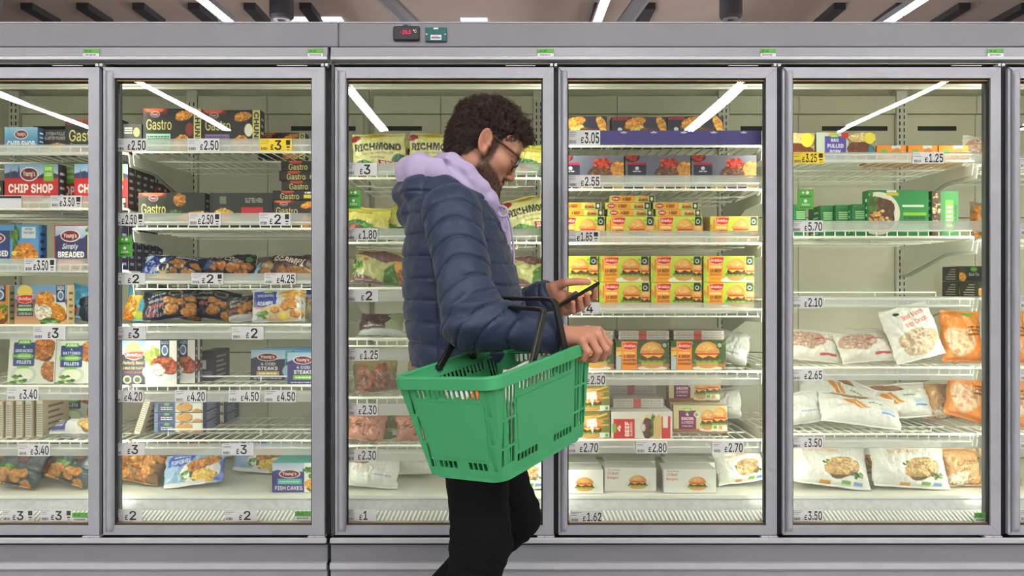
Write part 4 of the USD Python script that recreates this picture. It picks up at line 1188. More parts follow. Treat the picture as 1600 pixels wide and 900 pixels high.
def build_pack(D, name, root):
    A = Art(D['w'], D['h'], D['bg'], D['seed'])
    D['fn'](A)
    w, h, dep = D['w'], D['h'], D['dep']
    if D['kind'] == 'carton':
        nx, ny = max(6, int(w * GRID)), max(5, int(h * GRID))
        col = A.colours(nx, ny)
        mb = MB().box(-w / 2, w / 2, 0, dep, 0, h, .0012)
        v, f = mb.get()
        sc, tc = np.array(lin(D['side'], .92)), np.array(lin(D['top'], .92))
        # faces need their own colours: split the vertices
        tri = v[f]; n = np.cross(tri[:, 1] - tri[:, 0], tri[:, 2] - tri[:, 0]); n /= np.linalg.norm(n, axis=1, keepdims=True) + 1e-15
        cols = np.where((np.abs(n[:, 2]) > .8)[:, None], tc, sc)
        vs, fs, cs = tri.reshape(-1, 3), np.arange(len(f) * 3).reshape(-1, 3), np.repeat(cols, 3, 0)
        body = put(root, 'carton', (vs, fs), 'printed_card', color=cs, local=True)
        # printed edges and rows of print on the sides and top
        V, F, C, n0 = [], [], [], 0
        rg = random.Random(D['seed'] + 5)
        ink = np.array(lin(tuple(int(c + (150 if sum(D['side']) < 300 else -70)) if c + (150 if sum(D['side']) < 300 else -70) > 0 else 0 for c in D['side']), .8))
        for sx in (-1, 1):
            x = sx * (w / 2 + .0003)
            for k in range(5):
                z0 = h * (.12 + .16 * k); q0, q1 = dep * .2, dep * rg.uniform(.5, .85)
                q = [(x, q0, z0), (x, q1, z0), (x, q1, z0 + h * .06), (x, q0, z0 + h * .06)]
                V += q if sx > 0 else q[::-1]; F.append([n0, n0 + 1, n0 + 2, n0 + 3]); n0 += 4; C += [ink] * 4
        put(root, 'side_print', (np.array(V), np.array(F)), 'printed_card', color=C, local=True, kind='stuff')
        # opening flap seam along the top edge
        X, Z = np.meshgrid(np.linspace(-w / 2 + .0006, w / 2 - .0006, nx), np.linspace(h - .0006, .0006, ny))
        gv = np.stack([X, np.full_like(X, -.0005), Z], -1).reshape(-1, 3)
        gi = np.arange(nx * ny).reshape(ny, nx)
        q = np.stack([gi[:-1, :-1], gi[1:, :-1], gi[1:, 1:], gi[:-1, 1:]], -1).reshape(-1, 4)
        put(root, 'front_panel', (gv, q), 'printed_card', color=col.reshape(-1, 3), local=True)
    else:
        nx, ny = max(14, int(w * 470)), max(12, int(h * 470))
        col = A.colours(nx, ny).reshape(-1, 3)
        u, v = np.meshgrid(np.linspace(-1, 1, nx), np.linspace(1, -1, ny))
        seam = .90
        t = np.clip(1 - np.abs(v / seam) ** 2.4, 0, 1) ** .6 * np.clip(1 - np.abs(u) ** 3.0, 0, 1) ** .6
        sag = 1 + .30 * (-v) * (1 - v * v)
        pts = np.stack([u * w * 9, v * h * 9, np.zeros_like(u)], -1)
        sd = D['seed']
        wr = meshkit.fbm(pts * 1.3 + sd, 4, sd) - .5
        crease = np.abs(meshkit.fbm(pts * np.array([2.6, .9, 1]) + sd * 3, 3, sd + 9) - .5)
        lumps = meshkit.noise(pts * 3.6 + 40 + sd, sd) * D['lump']
        z = dep / 2 * t * sag * (1 + .5 * wr + .35 * lumps) - .016 * crease * t + .006 * wr * (t > 0)
        rag = .012 * (meshkit.fbm(np.stack([u * 2, v * 3, 0 * u], -1) + sd, 3, sd + 3) - .5)
        X = u * w / 2 * (1 - .05 * (1 - v * v) * t) + rag
        Zz = v * h / 2 + rag * .6
        off = .010 * (meshkit.fbm(np.stack([u * 1.4, v * 1.4, 0 * u], -1) + sd * 2, 2, sd + 21) - .5)
        front = np.stack([X, -np.maximum(z, .0006) + off, Zz], -1).reshape(-1, 3)
        zb = dep / 2 * t * sag * (1 + .4 * meshkit.fbm(pts + 77, 3, sd + 4) - .2)
        back = np.stack([X, np.maximum(zb, .0006) + off, Zz], -1).reshape(-1, 3)
        gi = np.arange(nx * ny).reshape(ny, nx)
        q = np.stack([gi[:-1, :-1], gi[1:, :-1], gi[1:, 1:], gi[:-1, 1:]], -1).reshape(-1, 4)
        loop = np.concatenate([gi[0, :-1], gi[:-1, -1], gi[-1, :0:-1], gi[:0:-1, 0]])
        nxt = np.roll(loop, -1)
        rimq = np.stack([loop, nxt, nxt + nx * ny, loop + nx * ny], 1)
        put(root, 'film', (np.vstack([front, back]), np.vstack([q, (q + nx * ny)[:, ::-1], rimq])), 'printed_film', smooth=True, color=np.vstack([col, np.broadcast_to(np.array(lin(D['side'], .9)), col.shape)]), local=True)
        # crimped end seals
        for e in (0, 1):
            row = (slice(0, max(2, int(ny * .045))) if e == 0 else slice(ny - max(2, int(ny * .045)), ny))
            X2, Z2, O2 = X[row], Zz[row], off[row]
            m, n2 = X2.shape
            ridge = .0012 * np.cos(np.arange(m) * math.pi)[:, None] + 0 * X2
            vv = np.stack([X2, O2 - .0016 - ridge * .6, Z2], -1).reshape(-1, 3)
            g2 = np.arange(m * n2).reshape(m, n2)
            qq = np.stack([g2[:-1, :-1], g2[1:, :-1], g2[1:, 1:], g2[:-1, 1:]], -1).reshape(-1, 4)
            put(root, 'end_seal', (vv, qq), 'printed_film', color=np.broadcast_to(col.reshape(ny, nx, 3)[row].reshape(-1, 3) * .9 + .04, (m * n2, 3)), local=True)
        D['pts'] = np.vstack([front, back])


PLACES = ['top shelf', 'second shelf', 'third shelf', 'fourth shelf', 'fifth shelf', 'lowest shelf', 'base deck']


def place(design, bay, shelf, cx, d=.168, top=None, rot=(0, 0, 0), where='', z=0.0, x=None, look=None, loc=True):
    """Stands a pack on a shelf (0 to 5, 6 or 'D' for the deck): cx is its middle in picture columns at depth d, rot its lean, roll and turn in degrees."""
    D = DESIGN[design]
    d = DFIX.get(len(REC), d)
    if shelf == 'D' or shelf == len(SHELF_Z[bay]):
        zs, sn = DECK_Z + .0005, 'base deck'
    else:
        zs = SHELF_Z[bay][shelf] + .0026
        sn = PLACES[shelf] if shelf < len(SHELF_Z[bay]) - 1 else 'lowest shelf'
    label = (look or D['look']) + (', ' + where if where else '') + ', ' + sn + ', ' + WORD[bay] + ' door'
    px = P(cx, 0, d)[0] if x is None else x
    first = design not in PROTO
    kindname = 'frozen_food_box' if D['kind'] == 'carton' else 'frozen_food_bag'
    if first:
        root = thing(kindname, label, D['cat'], (0, 0, 0), D['look'] + ' packs')
        LOC[str(root.GetPath())] = np.zeros(3)
        build_pack(D, design, root)
        PROTO[design] = root
    else:
        root = thing(kindname, label, D['cat'], (0, 0, 0), D['look'] + ' packs')
        root.GetReferences().AddInternalReference(PROTO[design].GetPath())
        root.SetInstanceable(True)
    rx, ry, rz = np.radians(rot)
    Rx = np.array([[1, 0, 0], [0, math.cos(rx), -math.sin(rx)], [0, math.sin(rx), math.cos(rx)]])
    Ry = np.array([[math.cos(ry), 0, math.sin(ry)], [0, 1, 0], [-math.sin(ry), 0, math.cos(ry)]])
    Rz = np.array([[math.cos(rz), -math.sin(rz), 0], [math.sin(rz), math.cos(rz), 0], [0, 0, 1]])
    R = Rz @ Rx @ Ry
    if D['kind'] == 'carton':
        w, h, dep = D['w'], D['h'], D['dep']
        pts = np.array([(sx * w / 2, y, zz) for sx in (-1, 1) for y in (0, dep) for zz in (0, h)])
    else:
        pts = D['pts']
    q = pts @ R.T
    z += 0 if D['kind'] == 'carton' else .0026
    o = np.array([px - (q[:, 0].max() + q[:, 0].min()) / 2 * (0 if D['kind'] == 'carton' and not any(rot) else 1), d - q[:, 1].min(), zs + z - q[:, 2].min() + .0006])
    mtx = np.eye(4); mtx[:3, :3] = R.T; mtx[3, :3] = o
    REC.append((design, R, o, q.min(0), q.max(0), cx, x, d, label))
    xf = UsdGeom.Xformable(root)
    xf.ClearXformOpOrder()
    for pn in ('xformOp:translate',):
        if root.HasProperty(pn):
            root.RemoveProperty(pn)
    xf.AddTransformOp().Set(Gf.Matrix4d(*[[float(a) for a in r] for r in mtx]))
    PACKS.append(root)
    return root
# ------------------------------------------------------------------ what stands on the shelves
pl = place
# first door
pl('chip_shop_blue', 0, 0, 33); pl('quarter_black', 0, 0, 88, .2); pl('gastro_tempura', 0, 0, 146)
pl('chip_shop_red', 0, 1, 49, where='left column front')
pl('chip_shop_red', 0, 1, 84, .235, where='left column second')
pl('chip_shop_red', 0, 1, 158, where='right column front')
for k, n in enumerate(('second', 'third', 'fourth', 'fifth', 'sixth', 'seventh', 'eighth')):
    pl('chip_shop_red', 0, 1, 0, .168 + .056 * (k + 1), x=P(158, 0, .168)[0] - .002 * (k % 3), where='right column %s back' % n)
pl('fillet_black', 0, 1, -10)
pl('breaded_blue', 0, 2, 22); pl('simply_breaded', 0, 2, 137, where='front of row')
for k, n in enumerate(('second', 'third', 'fourth', 'fifth', 'sixth')):
    pl('simply_breaded', 0, 2, 0, .168 + .056 * (k + 1), x=P(137, 0, .168)[0], where=n + ' in row')
pl('birds_edge', 0, 3, -32); pl('breaded_haddock', 0, 3, 64); pl('blue_fish_bag', 0, 3, 122, .17, rot=(-10, 8, 0))
pl('asda_breaded', 0, 4, 47, .17, rot=(-6, 0, 0)); pl('asda_battered', 0, 4, 122, .175, rot=(-6, 0, 0))
for k, n in enumerate(('leftmost', 'second', 'third', 'fourth', 'fifth', 'sixth')):
    pl('fillet_spine', 0, 5, 0, .19 + .008 * k, x=-1.87 + (0, .031, .060, .092, .121, .156)[k], where=n + ' in the row')
pl('white_fillet_bag', 0, 5, 112, .175, rot=(-62, 0, 0)); pl('asda_breaded', 0, 5, 122, .47, where='standing at the back')
for k, (c, dd, ry, n) in enumerate(((18, .17, 10, 'leftmost'), (62, .2, -14, 'middle'), (104, .175, 18, 'right'), (140, .25, -8, 'rearmost'))):
    pl('breaded_dark_bag', 0, 'D', c, dd, rot=(-28, ry, 0), where=n)
pl('golden_bag', 0, 'D', -14, .22, rot=(-40, 0, 0), where='far left')
# second door
pl('fillet_black', 1, 0, 207); pl('gastro_mint', 1, 0, 269); pl('gastro_purple', 1, 0, 361); pl('gastro_plain', 1, 0, 440, .33, where='set back')
pl('gastro_dusted', 1, 1, 268, .172); pl('gastro_inverted', 1, 1, 377, .18); pl('gastro_plain', 1, 1, 466, .17, where='under the flat boxes')
g = DESIGN['gastro_plain']['h']
pl('gastro_plain', 1, 1, 0, .225, x=P(466, 0, .17)[0], where='second row under flat boxes')
for k, (c, n) in enumerate(((468, 'lowest'), (482, 'second'), (478, 'third'), (481, 'topmost'))):
    pl('gastro_flat', 1, 1, c, .172, z=g + .0012 + k * (DESIGN['gastro_flat']['h'] + .0008), where=n + ' of the stack')
pl('nugget_dark_bag', 1, 2, 262, .175, rot=(-38, 4, 0)); pl('popcorn_bag', 1, 2, 345, .19, rot=(-42, -8, 0)); pl('scampi_brown_bag', 1, 2, 444, .18, rot=(-38, -3, 0))
pl('lemon_fish_bag', 1, 3, 208, .172, rot=(-8, 6, 0)); pl('wholetail_bag', 1, 3, 258, .19, rot=(-20, -7, 0), where='left'); pl('wholetail_bag', 1, 3, 326, .178, rot=(-22, 9, 0), where='right'); pl('wholetail_small', 1, 3, 372, .20, rot=(-18, -6, 0))
pl('wholetail_bag', 1, 3, 272, .30, rot=(-14, 8, 0), where='behind at left')
pl('asda_scampi_bag', 1, 3, 427, .175, rot=(-9, -3, 0), where='front'); pl('asda_scampi_bag', 1, 3, 436, .245, rot=(-6, 0, 0), where='behind'); pl('asda_scampi_bag', 1, 3, 492, .172, rot=(-9, 14, 0), where='right')
pl('perfectly_baked', 1, 4, 233, .17, where='front'); pl('perfectly_baked', 1, 4, 262, .2, where='second'); pl('perfectly_baked', 1, 4, 270, .228, where='third'); pl('carton_navy', 1, 4, 322, .27, where='beside the cod boxes')
pl('cod_steaks_butter', 1, 4, 440, .28, rot=(-4, 0, 0), where='front')
for k, n in enumerate(('second', 'third', 'fourth')):
    pl('cod_steaks_butter', 1, 4, 452 + 5 * k, .325 + .04 * k, rot=(-4, 0, 0), where=n + ' in the row')
pl('cod_steaks_parsley', 1, 4, 494, .172)
for c, dd, m in ((279, .30, 'front'), (314, .475, 'rear')):
    for k, n in enumerate(('bottom', 'middle', 'top')):
        pl('fillet_flat', 1, 5, c, dd, z=k * (DESIGN['fillet_flat']['h'] + .0008), where='%s of %s stack' % (n, m))
pl('fillet_spine', 1, 5, 222, .26, rot=(0, 18, 0), where='tilted at left')
pl('golden_bag', 1, 'D', 208, .19, rot=(-30, 12, 0), where='front left'); pl('golden_bag', 1, 'D', 275, .40, rot=(-30, -6, 0), where='behind')
pl('fishcake_bag', 1, 'D', 296, .20, rot=(-34, -9, 0), where='left'); pl('fishcake_bag', 1, 'D', 405, .30, rot=(-24, 4, 0), where='middle')
pl('fish_cakes', 1, 'D', 471, .165, where='front'); pl('fish_cakes', 1, 'D', 484, .34, where='behind')
# third door
pl('richmond_bag', 2, 0, 590, .172, rot=(-8, -2, 0), where='left'); pl('richmond_bag', 2, 0, 678, .172, rot=(-8, 3, 0), where='second'); pl('richmond_bag', 2, 0, 770, .18, rot=(-8, -3, 0), where='third'); pl('veg_sausage_bag', 2, 0, 832, .175, rot=(-10, 5, 0), where='right end'); pl('richmond_bag', 2, 0, 618, .26, rot=(-5, 4, 0), where='behind')
pl('veg_sausage_bag', 2, 1, 568, .172, rot=(-22, 6, 0), where='left'); pl('veg_sausage_bag', 2, 1, 603, .20, rot=(-12, -8, 0), where='second'); pl('richmond_bag', 2, 1, 700, .2, rot=(-14, 8, 0), where='middle'); pl('richmond_bag', 2, 1, 832, .172, rot=(-10, -12, 0), where='right of the shopper')
pl('veg_sausage_bag', 2, 1, 640, .19, rot=(-16, 12, 0), where='third')
pl('veg_mix_bag', 2, 2, 592, .175, rot=(-28, 6, 0), where='left'); pl('veg_mix_bag', 2, 2, 680, .18, rot=(-26, -8, 0), where='middle'); pl('veg_mix_bag', 2, 2, 825, .175, rot=(-40, 4, 0), where='right of the shopper')
pl('purple_sausage_bag', 2, 3, 594, .26, rot=(-40, 0, 0), where='left'); pl('purple_sausage_bag', 2, 3, 690, .22, rot=(-40, 6, 0), where='middle')
pl('bacon_bag', 2, 4, 583, .21, rot=(-24, -6, 0), where='left'); pl('bacon_bag', 2, 4, 668, .2, rot=(-30, 8, 0), where='middle')
pl('raw_sausage_bag', 2, 5, 570, .18, rot=(-32, 5, 0), where='left'); pl('herb_packet', 2, 5, 607, .19, rot=(-35, -3, 0)); pl('raw_sausage_bag', 2, 5, 646, .18, rot=(-30, -6, 0), where='right')
pl('white_plain_bag', 2, 'D', 580, .175, rot=(-24, 5, 0), where='left'); pl('white_plain_bag', 2, 'D', 640, .36, rot=(-60, 0, 0), where='lying behind'); pl('white_chicken_bag', 2, 'D', 815, .18, rot=(-26, 0, 0), where='right of the legs')
# fourth door
pl('special_burger', 3, 0, 905, .172, where='left'); pl('special_burger', 3, 0, 999, .18, where='middle'); pl('special_burger', 3, 0, 1087, .172, where='right')
pl('special_patty', 3, 1, 924, .172, where='left'); pl('special_patty', 3, 1, 1028, .172, where='middle'); pl('special_patty', 3, 1, 1131, .172, where='right')
h1, h2 = DESIGN['four_beef_lime']['h'], DESIGN['four_beef_flat']['h']
for c, ks, nm in ((908, 2, 'first column'), (985, 3, 'second column'), (1060, 2, 'third column'), (1147, 0, 'fourth column')):
    pl('four_beef_lime', 3, 2, c, .172, where=nm + ' front'); pl('four_beef_lime', 3, 2, 0, .228, x=P(c, 0, .172)[0], where=nm + ' behind')
    for k in range(ks):
        pl('four_beef_flat', 3, 2, c + (0, -4, 3)[k], .178, z=h1 + .0012 + k * (h2 + .0008), where='%s, %s layer' % (nm, ('lower', 'middle', 'top')[k]))
hb = DESIGN['ten_beef']['h']
for c, n in ((895, 'first column'), (976, 'second column'), (1057, 'third column'), (1139, 'fourth column')):
    pl('ten_beef', 3, 3, c, .172, where='bottom of ' + n)
    pl('ten_beef', 3, 3, c - (1 if n[0] == 's' else 0), .170 + (.006 if n[0] == 's' else 0), z=hb + .001, where='top of ' + n)
for c, n in ((917, 'left'), (1004, 'middle'), (1090, 'right')):
    pl('quarter_pounder', 3, 4, c, .19, where=n + ' front')
    for k, m in ((1, 'second'), (2, 'third')):
        pl('quarter_pounder', 3, 4, c + 2 * k, .19 + .056 * k, where=n + ' ' + m)
    for k, m in enumerate(('lower', 'upper')):
        pl('beef_flat', 3, 4, c + 2, .25, z=DESIGN['quarter_pounder']['h'] + .0012 + k * (DESIGN['beef_flat']['h'] + .0008), where='%s %s' % (m, n))
for k, n in enumerate(('bottom', 'top')):
    pl('bbq_burger', 3, 5, 917, .172, z=k * (DESIGN['bbq_burger']['h'] + .001), where=n + ' of the left stack')
for k, n in enumerate(('front', 'second', 'third', 'fourth', 'fifth')):
    pl('four_beef_red', 3, 5, 0, .172 + .056 * k, x=P(1003, 0, .172)[0], where=n)
hr = DESIGN['four_beef_red']['h']
for j, (dd, nm) in enumerate(((.25, 'middle stack'), (.40, 'rear stack'))):
    for k, n in enumerate(('lowest', 'second', 'third', 'top')[:2 + 2 * j]):
        pl('beef_flat', 3, 5, 0, dd, x=P(1003, 0, .172)[0], z=hr + .0012 + k * (DESIGN['beef_flat']['h'] + .0008), where='%s of %s' % (n, nm))
pl('bacon_cheese', 3, 5, 1096, .26, rot=(-3, 0, -4), where='front'); pl('bacon_cheese', 3, 5, 0, .345, x=P(1096, 0, .26)[0], where='second'); pl('bacon_cheese', 3, 5, 0, .40, x=P(1096, 0, .26)[0], where='third')
pl('bacon_cheese', 3, 5, 0, .37, x=P(1096, 0, .26)[0], z=DESIGN['bacon_cheese']['h'] + .001, where='stacked at the back')
pl('white_plain_bag', 3, 5, 0, .24, x=.828, rot=(-12, -10, -55), where='right end'); pl('white_plain_bag', 3, 4, 0, .26, x=.828, rot=(-8, 8, -55), where='right end')
for c, d0, nm in ((985, .17, 'middle'), (1078, .15, 'right')):
    for k, n in enumerate(('front', 'second', 'third')):
        pl('ten_beef_white', 3, 'D', c, d0 + .006 + .104 * k, where='%s row %s' % (nm, n))
pl('ten_beef_white', 3, 'D', 902, .145, where='left row front'); pl('ten_beef_white', 3, 'D', 896, .26, where='left row second')
pl('white_chicken_bag', 3, 'D', 1160, .16, rot=(-22, -8, 0))
# fifth door
pl('pulled_burger', 4, 0, 1243, .172); pl('pulled_pork', 4, 0, 1322, .172)
for c, n in ((1393, 'left'), (1442, 'middle'), (1490, 'right')):
    pl('orange_flat', 4, 0, c, .18, where=n)
for c, dd, n in ((1.146, .24, 'first'), (1.193, .22, 'second'), (1.240, .19, 'third')):
    pl('lamb_small', 4, 1, 0, dd, x=c, where=n)
pl('lamb_green', 4, 1, 1404, .172); pl('lamb_end', 4, 1, 1477, .172, rot=(0, 0, 6)); pl('lamb_small', 4, 1, 1250, .20, where='left end')
pl('mince_bag', 4, 3, 1276, .24, rot=(-26, 6, 0), where='left'); pl('mince_bag', 4, 3, 1360, .20, rot=(-34, -5, 0), where='middle'); pl('seasoned_bag', 4, 3, 1436, .19, rot=(-14, -14, 0)); pl('mince_bag', 4, 3, 1372, .31, rot=(-10, 0, 0), where='behind')
pl('orange_bag', 4, 3, 1512, .27, rot=(-6, 0, 0))
pl('white_carrot_bag', 4, 4, 1352, .19, rot=(-44, 9, 0), where='front'); pl('white_carrot_bag', 4, 4, 1318, .32, rot=(-20, 24, 0), where='behind left'); pl('white_carrot_bag', 4, 4, 1405, .29, rot=(-22, -4, 0), where='behind right'); pl('white_plain_bag', 4, 4, 1252, .23, rot=(-20, -8, 0), where='left end'); pl('tan_bag', 4, 4, 1484, .38, rot=(-14, 0, 0))
pl('orange_bag', 4, 4, 1522, .24, rot=(-14, 16, 0))
pl('large_chicken_bag', 4, 'D', 1306, .175, rot=(-34, 7, 0), where='left front'); pl('large_chicken_bag', 4, 'D', 1430, .172, rot=(-24, 3, 0), where='right front'); pl('white_chicken_bag', 4, 'D', 1345, .33, rot=(-10, -4, 0), where='behind'); pl('white_chicken_bag', 4, 'D', 1250, .28, rot=(-10, 0, 0), where='left end')
pl('tan_bag', 4, 'D', 1512, .20, rot=(-16, 0, 0))
# sixth door, seen at the picture's edge and through the fifth
for k, (c, n) in enumerate(((1512, 'lower'), (1512, 'upper'))):
    pl('ready_meal', 5, 2, 0, .46, x=1.82, z=k * (DESIGN['ready_meal']['h'] + .001), where=n)
pl('ready_meal', 5, 2, 0, .3, x=1.80, where='front')
pl('golden_bag', 5, 1, 0, .26, x=1.80, rot=(-12, 6, 0)); pl('mince_bag', 5, 0, 0, .3, x=1.80, rot=(-12, 6, 0)); pl('orange_bag', 5, 3, 0, .2, x=1.80, rot=(-10, 0, 0)); pl('orange_bag', 5, 4, 0, .2, x=1.82, rot=(-14, 6, 0)); pl('tan_bag', 5, 'D', 0, .2, x=1.78, rot=(-16, 0, 0))

# ------------------------------------------------------------------ price tickets, stickers
BW = {0: 'first door', 1: 'second door', 2: 'third door', 3: 'fourth door', 4: 'fifth door', 5: 'sixth door'}
seen_ticket = {}


def ticket(bay, row, px, price, w=52, yellow=False, flag=False, cover=False):
    if row == 6:
        y0, y1, rn = (796, 814.5, 'bottom edge') if bay != 3 else (798, 816.5, 'bottom edge')
    else:
        (r0, r1) = RAILS[bay][row]; y0, y1 = r0 - .5, r1 + .5
        rn = ['top', 'second', 'third', 'fourth', 'fifth', 'sixth'][row] + ' rail'
    dd = .0405
    p0, p1 = P(px, y1, dd), P(px + w, y0, dd)
    key = (bay, row, price, yellow)
    fr = (px + w / 2 - DOORS[bay][2]) / (DOORS[bay][3] - DOORS[bay][2])
    lab = '%s £%s price ticket on the %s of the %s, %s' % ('yellow' if yellow else 'white', price, rn, BW[bay], 'left end' if fr < .22 else 'left of middle' if fr < .5 else 'right of middle' if fr < .72 else 'right end')
    th = thing('price_ticket', lab, 'price ticket', ((p0[0] + p1[0]) / 2, dd, p0[2]), 'price tickets on the door rails')
    put(th, 'card', MB().box(p0[0], p1[0], dd, dd + .0012, p0[2], p1[2]).get(), 'ticket_yellow' if yellow else 'ticket_white')
    W, Hh = p1[0] - p0[0], p1[2] - p0[2]
    e = 1.0 if not flag else .79
    yy = dd - .00005
    if not price:
        stage.GetPrimAtPath(th.GetPath()).SetCustomDataByKey('label', 'white unpriced ticket of small print on the second rail of the first door')
        put(th, 'dark_strip', MB().box(p0[0] + W * .3, p1[0], dd - .0002, dd, p1[2] - Hh * .22, p1[2] - Hh * .04).get(), 'ink_black')
        xp = None
    elif len(price) > 2:
        x1 = p0[0] + W * .95 * e; x0 = x1 - W * .45 * e
        letter(price, Hh * .70, x0, yy, p0[2] + Hh * .13, 'ink_black', th, 'price_lettering', width=x1 - x0, depth=.0002)
        xp = x0
    else:
        x0 = p0[0] + W * .56 * e
        letter(price, Hh * .72, x0, yy, p0[2] + Hh * .13, 'ink_black', th, 'price_lettering', width=W * (.21 if price != '1' else .13), depth=.0002)
        xp = x0
    if price:
        letter('£', Hh * .40, xp - W * .115, yy, p0[2] + Hh * .13, 'ink_black', th, 'currency_mark', width=W * .09, depth=.0002)
    sp = MB()
    rg = random.Random(int(px * 7 + row * 13 + bay))
    for k in range(3):
        sp.box(p0[0] + W * .03, p0[0] + W * rg.uniform(.18, .3) * (1.2 if k == 0 else 1), dd - .0002, dd, p0[2] + Hh * (.86 - .13 * k), p0[2] + Hh * (.89 - .13 * k))
    xx = p0[0] + W * .04
    while xx < p0[0] + W * .25:
        wv = rg.uniform(.0006, .0022)
        sp.box(xx, xx + wv, dd - .0002, dd, p0[2] + Hh * .1, p0[2] + Hh * .32)
        xx += wv + rg.uniform(.0005, .0014)
    put(th, 'small_print', sp.get(), 'ink_grey', kind='stuff')
    if flag:
        fx = p0[0] + W * .885
        fm = MB().box(fx - W * .065, fx + W * .065, dd - .0002, dd, p0[2] + Hh * .5, p0[2] + Hh * .88).box(fx - W * .05, fx + W * .05, dd - .0002, dd, p0[2] + Hh * .28, p0[2] + Hh * .38).box(fx - W * .03, fx + W * .03, dd - .0002, dd, p0[2] + Hh * .1, p0[2] + Hh * .16)
        put(th, 'offer_mark', fm.get(), 'ink_black', kind='stuff')


T = ticket
T(0, 1, -17, '', 50); T(0, 1, 79, '3.50', 49, flag=True); T(0, 2, 38, '3.50', 49, flag=True); T(0, 3, 52, '3', 50); T(0, 4, 11, '3.40', 49); T(0, 5, 28, '3.40', 50); T(0, 6, 3, '3', 50, flag=True); T(0, 6, 63, '3', 50, flag=True)
T(1, 0, 180, '2.50', 49); T(1, 0, 293, '2.50', 50); T(1, 0, 406, '3', 50, True, True); T(1, 1, 176, '2.50', 49, flag=True); T(1, 1, 295, '2.50', 50, flag=True); T(1, 1, 405, '2', 49, flag=True)
T(1, 2, 177, '2', 50); T(1, 2, 299, '2', 50, flag=True); T(1, 2, 413, '4.25', 49); T(1, 3, 178, '3', 50); T(1, 3, 362, '2', 50); T(1, 4, 175, '4.20', 49); T(1, 4, 273, '4.20', 49); T(1, 4, 357, '4.50', 49); T(1, 4, 413, '4.50', 50)
T(1, 5, 177, '3', 49); T(1, 5, 347, '3', 49); T(1, 6, 173, '2', 49); T(1, 6, 351, '2', 50)
for r, p_, x in ((0, '3', 540), (1, '1.80', 541), (2, '2', 542), (3, '1.25', 543), (4, '2.30', 541), (5, '2.30', 540), (6, '1', 539)):
    T(2, r, x, p_, 49)
for r, p_, x in ((0, '3.05', 888), (1, '2.55', 888), (2, '1.85', 887), (3, '4', 887), (4, '2.50', 897), (5, '2.70', 886)):
    T(3, r, x, p_, 50, flag=(r == 2))
T(3, 5, 994, '2.80', 49); T(3, 5, 1113, '2.70', 49); T(3, 6, 891, '1.62', 50)
T(4, 0, 1239, '3.25', 49, True, True); T(4, 0, 1426, '1.25', 49)
for r, p_ in ((1, '5.70'), (2, '2.10'), (3, '2.65'), (4, '3.50'), (6, '3.50')):
    T(4, r, 1238, p_, 48)
for r, p_ in ((0, '2'), (1, '4'), (2, '3'), (3, '2.75'), (4, '2'), (6, '3')):
    T(5, r, 1594, p_, 50)


def green_ticket(x0, y0, x1, y1, d, label):
    a, b = P(x0, y1, d), P(x1, y0, d)
    th = thing('shelf_label', label, 'label', ((a[0] + b[0]) / 2, d, a[2]), 'green and white barcode labels')
    zm = a[2] + (b[2] - a[2]) * .45
    put(th, 'green_band', MB().box(a[0], b[0], d - .001, d, zm, b[2]).get(), 'ticket_green')
    put(th, 'barcode_band', MB().box(a[0], b[0], d - .001, d, a[2], zm).get(), 'ticket_white')
    w = b[0] - a[0]
    mb = MB(); xx = a[0] + w * .12
    rg = random.Random(int(x0))
    while xx < b[0] - w * .2:
        wv = rg.uniform(.0006, .002); mb.box(xx, xx + wv, d - .0013, d - .001, a[2] + (zm - a[2]) * .3, a[2] + (zm - a[2]) * .75); xx += wv + .001
    put(th, 'barcode', mb.get(), 'ink_grey', kind='stuff')
    letter('50-45', (b[2] - zm) * .42, a[0] + w * .1, d - .00105, zm + (b[2] - zm) * .3, 'ink_black', th, 'number_lettering', width=w * .42, depth=.0002)


for k, (x0, x1) in enumerate(((130, 155), (481, 505), (840, 865), (1188, 1212), (1543, 1568))):
    green_ticket(x0, 76.5, x1, 89, -.0115, 'green and white barcode label on the header, above right of %s door' % WORD[k])
for x0, x1, y0, y1, k in ((113, 137, 801, 815, 'first'), (461, 486, 799, 813, 'second'), (1522, 1545, 801, 816, 'fifth'), (838, 849, 795, 812, 'third')):
    green_ticket(x0, y0, x1, y1, .0405, 'green and white barcode label in the bottom corner of the %s door' % k)


def green_sticker(x0, y0, x1, y1, k):
    d = .0405
    a, b = P(x0, y1, d), P(x1, y0, d)
    th = thing('green_sticker', 'bright green notice sticker on the glass of the %s door' % k, 'sticker', ((a[0] + b[0]) / 2, d, a[2]), 'green notice stickers on the door glass')
    put(th, 'card', MB().box(a[0], b[0], d - .0008, d, a[2], b[2]).get(), 'ticket_green')
    w, h = b[0] - a[0], b[2] - a[2]
    mb = MB()
    for fx, fz, r in ((.35, .84, .07), (.62, .84, .10), (.5, .42, .10)):
        c = manifold3d.Manifold.cylinder(.0004, r * w, r * w, 16)
        vv, ff, _ = meshkit.arrays(c); mb.add(np.stack([a[0] + fx * w + vv[:, 0], d - .0008 - vv[:, 2], a[2] + fz * h + vv[:, 1]], 1), ff)
    put(th, 'symbols', mb.get(), 'ink_white', kind='stuff')
    mb = MB()
    for fz in (.66, .60, .08):
        mb.box(a[0] + .14 * w, b[0] - .14 * w, d - .001, d - .0008, a[2] + fz * h, a[2] + (fz + .03) * h)
    put(th, 'notice_print', mb.get(), 'ink_black', kind='stuff')
    letter('ASDA', h * .10, a[0] + w * .5, d - .00085, a[2] + h * .19, 'ink_white', th, 'store_lettering', width=w * .5, center=True, depth=.0003)


green_sticker(183, 369, 207, 401, 'second'); green_sticker(541, 296, 564, 326, 'third'); green_sticker(1246, 296, 1271, 327, 'fifth')
